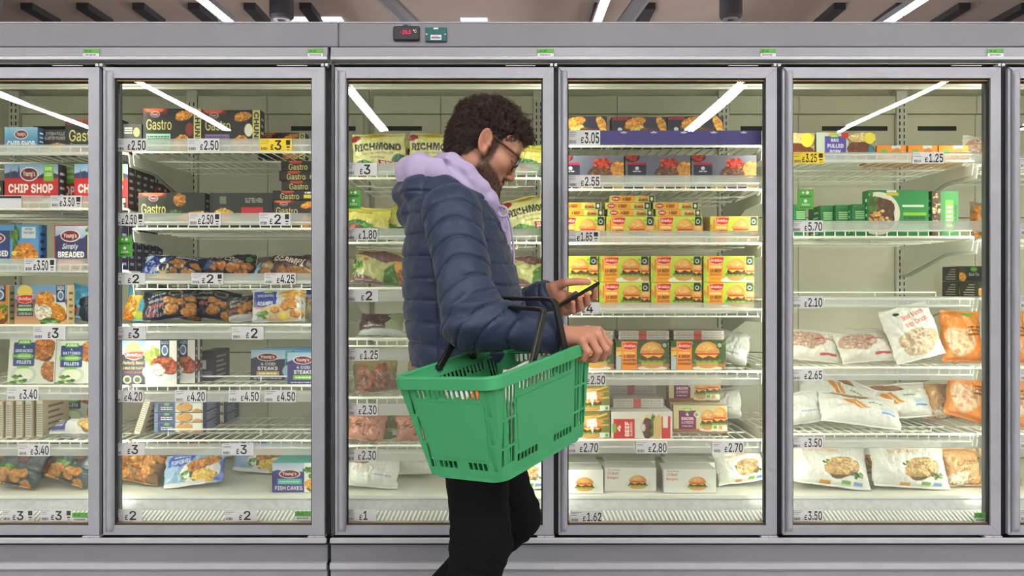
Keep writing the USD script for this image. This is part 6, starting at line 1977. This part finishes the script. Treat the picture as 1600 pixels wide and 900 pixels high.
# ---- trousers and shoes
def trousers_sdf(p):
    d = chain(p, [W3(728, 545, S0), W3(732, 600, S0), W3(740, 665, S0)], [.118, .122, .125])
    d = np.maximum(d, np.abs(p[:, 1] - (S0 - CD)) - .17)
    for h_, k_, a_, r in ((HN, KN, AN, (.092, .0765, .056)), (HFp, KF, AF, (.09, .069, .050))):
        d1, t1 = rcone(p, h_, k_, r[0], r[1]); d2, t2 = rcone(p, k_, a_, r[1] * .98, r[2])
        l1 = np.linalg.norm(k_ - h_)
        s = np.where(d1 < d2, t1 * l1, l1 + t2 * .42)
        kn_ = np.exp(-((s - l1) / .13) ** 2)
        ang = np.arctan2(p[:, 1] - k_[1], p[:, 0] - k_[0])
        e = smin(d1, d2, .03) - .0022 * kn_ * np.sin(s * 170 + 2.6 * np.sin(ang) + 5 * (meshkit.noise(p * 9.0, 53) - .5)) - .0045 * (meshkit.noise(p * np.array([10, 10, 26]), 51) - .5)
        e = smax(e, (p - a_) @ ((a_ - k_) / np.linalg.norm(a_ - k_)) - .01, .006)
        d = smin(d, e, .006)
    return np.maximum(d, p[:, 2] - W3(0, 545, S0)[2])


tv, tf = surface(trousers_sdf, *bounds([W3(650, 540, S0), W3(850, 800, S0), AN, AF, AN - [.04, .09, 0], HFp + [0, .13, 0], HN - [0, .13, 0]], .055), .0085)
put(man, 'trousers', relax(tv, tf, 1), 'denim_black', smooth=True)
for a_, flat in ((AN, True), (AF, False)):
    if flat:
        pts = [a_ + [-.045, 0, -.045], a_ + [.03, 0, -.035], a_ + [.12, 0, -.055], a_ + [.19, 0, -.06]]
    else:
        toe = np.array([a_[0] + .06, a_[1], .03]); dv = (toe - a_)
        pts = [a_ + [-.055, 0, -.01], a_ + dv * .35 + [-.02, 0, -.01], a_ + dv * .75, toe + [.07, 0, .004]]
    fn = lambda p: np.maximum(chain(p, [np.asarray(x) for x in pts], [.042, .045, .040, .032], .03), .002 - p[:, 2])
    sv, sf = surface(fn, *bounds(pts, .06), .009)
    put(man, 'shoe', (sv, sf), 'denim_black', smooth=True)


# ---- hair
def cap_sdf(p):
    q = hl(p)
    d = ellips(q, (-.003, 0, .036), (.092, .076, .084))
    d = smin(d, ellips(q, (-.046, 0, .006), (.046, .060, .056)), .02)
    d = smin(d, ellips(q, (-.047, 0, -.034), (.025, .052, .040)), .02)
    n = meshkit.noise(q * np.array([95, 95, 95], np.float32), 61) - .5
    d = d - .010 * n * np.clip((q[:, 2] - .02) / .05, .15, 1)
    # hairline: temple, over the ear, nape
    line = np.interp(q[:, 0], [-.12, -.045, -.026, -.014, .008, .020, .030, .045, .062, .09], [-.072, -.066, -.055, -.02, .034, .022, .034, .058, .070, .076])
    d = smax(d, (line - q[:, 2]) * .8, .006)
    return d * HK


cv, cf = surface(cap_sdf, HO - [.17, .12, .11], HO + [.15, .12, .165], .0034)
hr = put(man, 'hair', relax(cv, cf, 1), 'hair_dark', smooth=True)
rg = np.random.default_rng(7)
curl_pts, curl_n, curl_w = [], [], []


def curl(root, nrm, L, rad, turns, droop, w):
    m = 22
    t = np.linspace(0, 1, m)
    ax = nrm + rg.normal(0, .55, 3); ax /= np.linalg.norm(ax)
    a = np.cross(ax, rg.normal(0, 1, 3)); a /= np.linalg.norm(a); b = np.cross(ax, a)
    ph = rg.uniform(0, 6.283)
    r = rad * np.minimum(1, t * 3.2)
    pts = root + ax * (L * t)[:, None] + droop * (t ** 2)[:, None] + r[:, None] * (np.cos(ph + turns * 6.283 * t)[:, None] * a + np.sin(ph + turns * 6.283 * t)[:, None] * b)
    curl_pts.append(pts); curl_n.append(m); curl_w.append(np.linspace(w, w * .45, m))


cn, ctr = np.array(trimesh.Trimesh(cv, cf, process=False).vertex_normals), hl(cv)


def lock(root, nrm, L, rad, turns, droop, k=6, w=.0012):
    """A curl: several strands that follow one helix."""
    m = 20
    t = np.linspace(0, 1, m)
    tang = np.cross(nrm, rg.normal(0, 1, 3)); tang /= np.linalg.norm(tang)
    ax = nrm * rg.uniform(.35, .8) + tang * rg.uniform(.3, .9); ax /= np.linalg.norm(ax)
    a = np.cross(ax, rg.normal(0, 1, 3)); a /= np.linalg.norm(a); b = np.cross(ax, a)
    ph, hand_ = rg.uniform(0, 6.283), rg.choice([-1, 1])
    for _ in range(k):
        o = rg.normal(0, .0013, 3); r = rad * rg.uniform(.8, 1.15) * np.minimum(1, t * 3); L2 = L * rg.uniform(.85, 1.1); p2 = ph + rg.normal(0, .22)
        an = hand_ * (p2 + turns * 6.283 * t)
        pts = root + o + ax * (L2 * t)[:, None] + droop * (t ** 2)[:, None] + r[:, None] * (np.cos(an)[:, None] * a + np.sin(an)[:, None] * b) + rg.normal(0, .0016, 3) * (t ** 2)[:, None]
        curl_pts.append(pts); curl_n.append(m); curl_w.append(np.linspace(w, w * .5, m))


cand = np.where((ctr[:, 2] > .030) | ((ctr[:, 0] < -.05) & (ctr[:, 2] > .012)))[0]
for i in rg.choice(cand, 900):
    f_, s_, u_ = ctr[i]
    top = np.clip((u_ - .025) / .05, .15, 1)
    droop = np.array([0, 0, -.006 * top]) + (HF * .010 if f_ > .03 else 0)
    lock(cv[i] - cn[i] * .003, cn[i], (.006 + .019 * top) * rg.uniform(.7, 1.25), (.0050 + .0062 * top) * rg.uniform(.8, 1.2), rg.uniform(1.0, 1.6), droop)
fr = np.where((ctr[:, 0] > .055) & (ctr[:, 2] > .072))[0]
for i in rg.choice(fr, 110):                                   # locks over the forehead
    lock(cv[i] - cn[i] * .003, (HF * .8 + cn[i] * .6) / 1.2, rg.uniform(.016, .034), rg.uniform(.007, .0105), rg.uniform(1.1, 1.7), np.array([.006, 0, -.014]) * rg.uniform(.2, 1.2))
# cropped back and sides
lowc = np.where(ctr[:, 2] <= .05)[0]
for i in rg.choice(lowc, 11000):
    d_ = cn[i] * .28 - HU * .75 - HF * .35 + rg.normal(0, .22, 3); d_ /= np.linalg.norm(d_)
    L = rg.uniform(.007, .016); r0 = cv[i] - cn[i] * .002; sd_ = rg.normal(0, .0012, 3)
    curl_pts.append(np.array([r0, r0 + d_ * L * .35 + sd_ * .3, r0 + d_ * L * .7 + sd_ - cn[i] * .0006, r0 + d_ * L + sd_ * 1.6 - cn[i] * .0018])); curl_n.append(4); curl_w.append(np.linspace(.0011, .0006, 4))


def curves(parent, name, pts, ns, ws, mat_):
    path = numbered(str(parent.GetPath()) + '/' + name)
    c = UsdGeom.BasisCurves.Define(stage, path)
    P_ = np.vstack(pts) - LOC[str(man.GetPath())]
    c.CreatePointsAttr(Vt.Vec3fArray.FromNumpy(P_.astype(np.float32)))
    c.CreateCurveVertexCountsAttr(Vt.IntArray.FromNumpy(np.array(ns, np.int32)))
    c.CreateTypeAttr('cubic'); c.CreateBasisAttr('catmullRom'); c.CreateWrapAttr('nonperiodic')
    c.CreateWidthsAttr(Vt.FloatArray.FromNumpy(np.concatenate(ws).astype(np.float32))); c.SetWidthsInterpolation('vertex')
    UsdShade.MaterialBindingAPI.Apply(c.GetPrim()).Bind(M[mat_])
    tag(c.GetPrim(), kind='stuff')


curves(hr, 'curls', curl_pts, curl_n, curl_w, 'hair_brown')
# beard stubble
tri = wv[wf]; wt = beard[wf].mean(1); cen = tri.mean(1)
fn_ = np.cross(tri[:, 1] - tri[:, 0], tri[:, 2] - tri[:, 0]); ar = np.linalg.norm(fn_, axis=1); fn_ = fn_ / (ar[:, None] + 1e-12)
pr = np.where(np.linalg.norm(hl(cen), axis=1) < .135, wt * ar, 0); pr /= pr.sum()
curl_pts, curl_n, curl_w = [], [], []
for i in rg.choice(len(cen), 5200, p=pr):
    r0 = cen[i] + (rg.uniform(-1, 1, 3)) * .001
    d_ = fn_[i] * .55 + HF * .35 - HU * .75 + rg.normal(0, .25, 3); d_ /= np.linalg.norm(d_)
    L = rg.uniform(.0018, .004)
    curl_pts.append(np.array([r0 - fn_[i] * .0008, r0 + d_ * L * .33, r0 + d_ * L * .7 - HU * .0004, r0 + d_ * L - HU * .001])); curl_n.append(4); curl_w.append(np.linspace(.00045, .00025, 4))
curves(body, 'beard', curl_pts, curl_n, curl_w, 'hair_dark')

# ---- glasses
for sd in (-1, 1):
    c = np.array([.0905, sd * .031, -.001]); rim = []
    for t in np.linspace(0, 2 * math.pi, 29):
        a_, b_ = math.cos(t), math.sin(t)
        sx = np.sign(a_) * abs(a_) ** .85 * .0225; ux = np.sign(b_) * abs(b_) ** .85 * .0195
        rim.append(hp(c[0] + .10 * ux - .20 * abs(c[1] + sx) + .006, c[1] + sx, c[2] + ux))
    if sd == -1:
        glasses = put(man, 'glasses', MB().bar(rim, .0025, 7, False).get(), 'tortoiseshell', smooth=True)
    else:
        put(glasses, 'frame_rim', MB().bar(rim, .0025, 7, False).get(), 'tortoiseshell', smooth=True)
    cen_ = np.mean(rim[:-1], 0); vv = np.vstack([rim[:-1], [cen_]]); n_ = len(rim) - 1
    vv2 = np.vstack([vv, vv + HF * .0016])
    ff2 = [(i, (i + 1) % n_, n_) for i in range(n_)] + [(n_ + 1 + (i + 1) % n_, n_ + 1 + i, 2 * n_ + 1) for i in range(n_)]
    put(glasses, 'lens', (vv2, np.array(ff2)), 'lens_glass')
    put(glasses, 'temple', MB().bar([hp(.086, sd * .0545, .013), hp(.082, sd * .061, .016), hp(.050, sd * .0655, .0185), hp(.016, sd * .0705, .022), hp(-.004, sd * .074, .024), hp(-.014, sd * .074, .012)], [.0036, .0036, .0030, .0027, .0022, .0016], 7).get(), 'tortoiseshell', smooth=True)
put(glasses, 'bridge', MB().bar([hp(.0945, -.0095, .004), hp(.0985, 0, .007), hp(.0945, .0095, .004)], .0022, 7).get(), 'tortoiseshell', smooth=True)
# ------------------------------------------------------------------ basket on the arm
plain('basket_green', (62, 156, 102), .42, spec=.45, bump=(700., .12, .0005))
plain('handle_black', (20, 20, 22), .34, bump=(260., .06, .0006))
BO = np.array([-0.0349, -0.7783, 0.9816])
BR_ = np.array([[0.58348736, -0.80074024, -0.13549012], [0.80043061, 0.59523448, -0.0707584], [0.13730749, -0.06716381, 0.98824879]])
BA, BB, BH, BTA, BTB = .4128, .2994, .2368, .0302, .040
BWd = lambda v: np.asarray(v, float) @ BR_.T + BO
bk = thing('shopping_basket', 'green plastic shopping basket with black handles hooked over the forearm', 'basket', BWd((0, 0, -BH)))


def bmesh(m):
    v, f, _ = meshkit.arrays(m)
    return BWd(v), f


from shapely.geometry import Polygon as Poly, box as sbox
from shapely import union_all


def wall(u0, u1, v0, v1, slots, frame):
    """A flat panel with holes cut through: (u along the rim, v down), placed by frame(u, v, w)."""
    shp = Poly([(u0[0], v0), (u1[0], v0), (u1[1], v1), (u0[1], v1)])
    holes = union_all([sbox(*s).buffer(.0012, quad_segs=2) for s in slots])
    shp = shp.difference(holes)
    mb = MB()
    for g_ in getattr(shp, 'geoms', [shp]):
        m = trimesh.creation.extrude_polygon(g_, .0032, engine='earcut')
        v = np.array(m.vertices)
        mb.add(np.array([frame(*x) for x in v]), np.array(m.faces))
    return mb.get()


def long_slots(L):
    s = []
    h = L / 2
    n = 22
    # upper row: tall slots near both ends, short ones between
    for k in range(4):
        for sg in (-1, 1):
            u = sg * (h - .042 - .0125 * k)
            s += [(u - .0035, .030, u + .0035, .098), (u - .0035, .106, u + .0035, .160), (u - .0035, .168, u + .0035, .200)]
    w = L - 2 * .098
    for k in range(15):
        u = -w / 2 + w * (k + .5) / 15
        s.append((u - .0034, .030, u + .0034, .052 if k % 5 else .046))
    for k in range(6):
        for sg in (-1, 1):
            u = sg * (.038 + .0135 * k)
            s.append((u - .004, .192, u + .004, .206))
    return s


def short_slots(L):
    s = []
    for k in range(13):
        u = -.085 + .170 * k / 12
        s.append((u - .0040, .030, u + .0040, .050 - .004 * (k % 3 == 1)))
    for k in range(5):
        for sg in (-1, 1):
            u = sg * (.022 + .0135 * k)
            s.append((u - .0042, .197, u + .0042, .211))
    for sg in (-1, 1):
        for k in range(3):
            s.append((sg * .107 - .0032 - (sg * .0085 * (k)), .034 + .062 * k, sg * .107 + .0032 - (sg * .0085 * k), .088 + .062 * k))
    return s


a, b = BA / 2, BB / 2
rim_in = .010
fr_long = lambda sg: (lambda u, v, w: BWd((u, sg * (b - rim_in - BTB * v / BH + .0 - w), -v)))
fr_short = lambda sg: (lambda u, v, w: BWd((sg * (a - rim_in - BTA * v / BH - w), u, -v)))
vb = BH - .004
cut = .03
first = True
for sg in (-1, 1):
    L1 = a - rim_in
    m = wall((-L1 + .002, -L1 + BTA), (L1 - .002, L1 - BTA), .012, vb, long_slots(BA), fr_long(sg))
    put(bk, 'long_wall', m, 'basket_green')
    L2 = b - rim_in
    m = wall((-L2 + .002, -L2 + BTB), (L2 - .002, L2 - BTB), .012, vb, short_slots(BB), fr_short(sg))
    put(bk, 'short_wall', m, 'basket_green')
# raised plain panels on the outside of the walls
for sg in (-1, 1):
    f_ = fr_long(sg)
    v = [f_(u, vv, w) for w in (.0, -.0018) for u, vv in ((-.118, .064), (.118, .064), (.108, .182), (-.108, .182))]
    put(bk, 'wall_panel', (np.array(v), np.array([(4, 5, 6, 7), (3, 2, 1, 0), (0, 1, 5, 4), (1, 2, 6, 5), (2, 3, 7, 6), (3, 0, 4, 7)])), 'basket_green')
    f_ = fr_short(sg)
    v = [f_(u, vv, w) for w in (.0, -.0018) for u, vv in ((-.098, .060), (.098, .060), (.080, .188), (-.080, .188))]
    put(bk, 'wall_panel', (np.array(v), np.array([(4, 5, 6, 7), (3, 2, 1, 0), (0, 1, 5, 4), (1, 2, 6, 5), (2, 3, 7, 6), (3, 0, 4, 7)])), 'basket_green')


def rrect(hx, hy, r, n=7):
    p = []
    for cx, cy, a0 in ((hx - r, hy - r, 0), (-hx + r, hy - r, 90), (-hx + r, -hy + r, 180), (hx - r, -hy + r, 270)):
        for k in range(n):
            t = math.radians(a0 + 90 * k / (n - 1))
            p.append((cx + r * math.cos(t), cy + r * math.sin(t)))
    return p


def loft(rings, closed=False):
    n = len(rings[0])
    v = np.array([x for r in rings for x in r]); f = []
    m = len(rings)
    for i in range(m if closed else m - 1):
        for j in range(n):
            k = (j + 1) % n; i2 = (i + 1) % m
            f.append((i * n + j, i * n + k, i2 * n + k, i2 * n + j))
    return v, np.array(f)


def ring(hx, hy, r, z):
    return [BWd((x, y, z)) for x, y in rrect(hx, hy, r)]


# rounded corner posts
for sx in (-1, 1):
    for sy in (-1, 1):
        rings = []
        for v in (.012, vb * .5, vb):
            hx, hy = a - rim_in - BTA * v / BH, b - rim_in - BTB * v / BH
            r = .034
            arc = [(hx - r + r * math.cos(t), hy - r + r * math.sin(t)) for t in np.linspace(-.0, math.pi / 2, 8)]
            inn = [(hx - r + (r - .0034) * math.cos(t), hy - r + (r - .0034) * math.sin(t)) for t in np.linspace(math.pi / 2, 0, 8)]
            rings.append([BWd((sx * x, sy * y, -v)) for x, y in arc + inn])
        vv, fc = loft(rings)
        put(bk, 'corner_post', (vv, fc if sx * sy < 0 else fc[:, ::-1]), 'basket_green', smooth=40)
# rim: a rounded band with a turned-down lip, and an inner ledge
rm = loft([ring(a - .012, b - .012, .030, -.030), ring(a, b, .036, -.0275), ring(a + .0005, b + .0005, .036, -.004), ring(a - .002, b - .002, .035, -.0004), ring(a - .009, b - .009, .030, 0), ring(a - .0125, b - .0125, .028, -.003), ring(a - .0135, b - .0135, .027, -.030)], True)
put(bk, 'rim', rm, 'basket_green', smooth=35)
lg = loft([ring(a - .0135, b - .0135, .027, -.026), ring(a - .020, b - .020, .024, -.0275), ring(a - .020, b - .020, .024, -.031), ring(a - .0135, b - .0135, .027, -.0305)], True)
put(bk, 'inner_ledge', lg, 'basket_green', smooth=35)
# floor
hx, hy = a - rim_in - BTA, b - rim_in - BTB
fl = loft([ring(hx, hy, .03, -BH + .008), ring(hx + .0012, hy + .0012, .033, -BH + .006), ring(hx + .0008, hy + .0008, .033, -BH - .001), ring(hx - .02, hy - .02, .02, -BH)])
v_, f_ = fl
n_ = 28
cap = [(3 * n_, 3 * n_ + j + 1, 3 * n_ + j) for j in range(1, n_ - 1)] + [(0, j, j + 1) for j in range(1, n_ - 1)]
f_ = np.vstack([f_[:, [0, 2, 1]], f_[:, [0, 3, 2]], np.array(cap)])
put(bk, 'base', (v_, f_), 'basket_green', smooth=35)


def handle(legs, corners, label=None):
    """A bail: near leg, bar over the arm, far leg, as one flat black strap with a rounded section."""
    pts = [legs[0], corners[0], corners[1], legs[1]]
    path = [pts[0], pts[0] * .08 + pts[1] * .92, pts[1] * .975 + pts[2] * .025 + np.array([0, 0, -.003]), pts[1] * .90 + pts[2] * .10, pts[1] * .10 + pts[2] * .90, pts[2] * .975 + pts[1] * .025 + np.array([0, 0, -.003]), pts[3] * .08 + pts[2] * .92, pts[3]]
    path = np.array(path)
    ax = np.array(BR_[:, 0])                                   # the strap's broad side lies across the basket's length
    V, F, n0 = [], [], 0
    prof = [(-.0095, -.0028), (-.0080, -.0042), (.0080, -.0042), (.0095, -.0028), (.0095, .0028), (.0080, .0042), (-.0080, .0042), (-.0095, .0028)]
    t = np.gradient(path, axis=0); t /= np.linalg.norm(t, axis=1, keepdims=True)
    for i in range(len(path)):
        A = ax - t[i] * (ax @ t[i]); A /= np.linalg.norm(A); B_ = np.cross(t[i], A)
        V += [path[i] + A * u * (.85 if 2 <= i <= 5 else 1.0) + B_ * w for u, w in prof]
    m = len(prof)
    for i in range(len(path) - 1):
        for j in range(m):
            k = (j + 1) % m
            F.append((i * m + j, i * m + k, (i + 1) * m + k, (i + 1) * m + j))
    F = np.vstack([np.array(F)[:, [0, 1, 2]], np.array(F)[:, [0, 2, 3]], [(0, j + 1, j) for j in range(1, m - 1)], [((len(path) - 1) * m, (len(path) - 1) * m + j, (len(path) - 1) * m + j + 1) for j in range(1, m - 1)]])
    h = put(bk, 'handle', (np.array(V), F), 'handle_black', smooth=35)
    # stiffening rib along the strap
    rib = MB().bar(path[1:-1] + np.array([0, 0, .0]), .0047, 6)
    put(h, 'rib', rib.get(), 'handle_black', smooth=35)
    for e in (0, -1):
        put(h, 'pivot', MB().bar([path[e] - BR_[:, 1] * .007, path[e] + BR_[:, 1] * .007], .007, 12).get(), 'handle_black', smooth=35)


def on_rim(px, sg, z=-.012, inset=.0185):
    """The point inside the long rim (sg -1 near, +1 far) that shows at column px."""
    best = min(np.linspace(-a, a, 400), key=lambda u: abs(VX + FPX * BWd((u, sg * (b - inset), z))[0] / (CD + BWd((u, sg * (b - inset), z))[1]) - px))
    return BWd((best, sg * (b - inset), z))


l1, l2 = on_rim(884, -1), on_rim(739, 1)
handle((l1, l2), (W3(866, 467, 1.80), W3(738, 466, 2.0)))
l1, l2 = on_rim(831, -1), on_rim(686, 1)
handle((l1, l2), (W3(851, 483, 1.745), W3(742, 478, 1.96)))

# things in the basket
for label, c, turn, kk in (('orange and white bag standing inside the green basket', (-.092, .010, -BH + .099), 1, 'basket_pack'), ('white bag with red lettering standing inside the green basket', (.050, -.044, -BH + .114), 0, 'seasoned_bag')):
    D = DESIGN[kk]
    root = thing('frozen_food_bag', label, D['cat'], (0, 0, 0))
    if kk in PROTO:
        root.GetReferences().AddInternalReference(PROTO[kk].GetPath()); root.SetInstanceable(True)
    else:
        LOC[str(root.GetPath())] = np.zeros(3)
        build_pack(D, kk, root)
    Rt = BR_ @ (np.array([[0, 1, 0], [-1, 0, 0], [0, 0, 1.]]) if turn else np.eye(3))
    mtx = np.eye(4); mtx[:3, :3] = Rt.T; mtx[3, :3] = BWd(c)
    xf = UsdGeom.Xformable(root); xf.ClearXformOpOrder()
    if root.HasProperty('xformOp:translate'): root.RemoveProperty('xformOp:translate')
    xf.AddTransformOp().Set(Gf.Matrix4d(*[[float(x) for x in r] for r in mtx]))

# ------------------------------------------------------------------ phone
plain('screen_dark', (70, 44, 40), .12)
pe0, pe1 = W3(869, 481, 2.262), W3(935, 443, 2.262)             # the near long edge
e1 = pe1 - pe0; Lp = .150; e1 /= np.linalg.norm(e1); pc = (pe0 + pe1) / 2
e2 = np.array([-.06, 1.0, .075]); e2 -= e1 * (e2 @ e1); e2 /= np.linalg.norm(e2)
e3 = np.cross(e1, e2); e3 *= np.sign(e3[2])
PR = np.stack([e1, e2, e3], 1)
ph = thing('mobile_phone', 'black phone with a bright lime screen held in the far hand', 'phone', pc)


def slab(hx, y0, y1, z0, z1, r, x0=None):
    mb = MB().box(-hx if x0 is None else x0, hx, y0, y1, z0, z1, r)
    v, f = mb.get()
    return v @ PR.T + pc, f


put(ph, 'case', slab(Lp / 2, 0, .072, -.0055, .0045, .0035), 'plastic_black')
put(ph, 'screen', slab(Lp / 2 - .004, .004, .068, .0045, .0049, 0), 'screen_dark')
put(ph, 'lit_page', slab(Lp / 2 - .008, .006, .066, .0049, .0051, 0, .008), 'screen_lime')
put(ph, 'side_button', slab(.012, -.0006, 0, -.001, .001, 0), 'black_plastic_box')
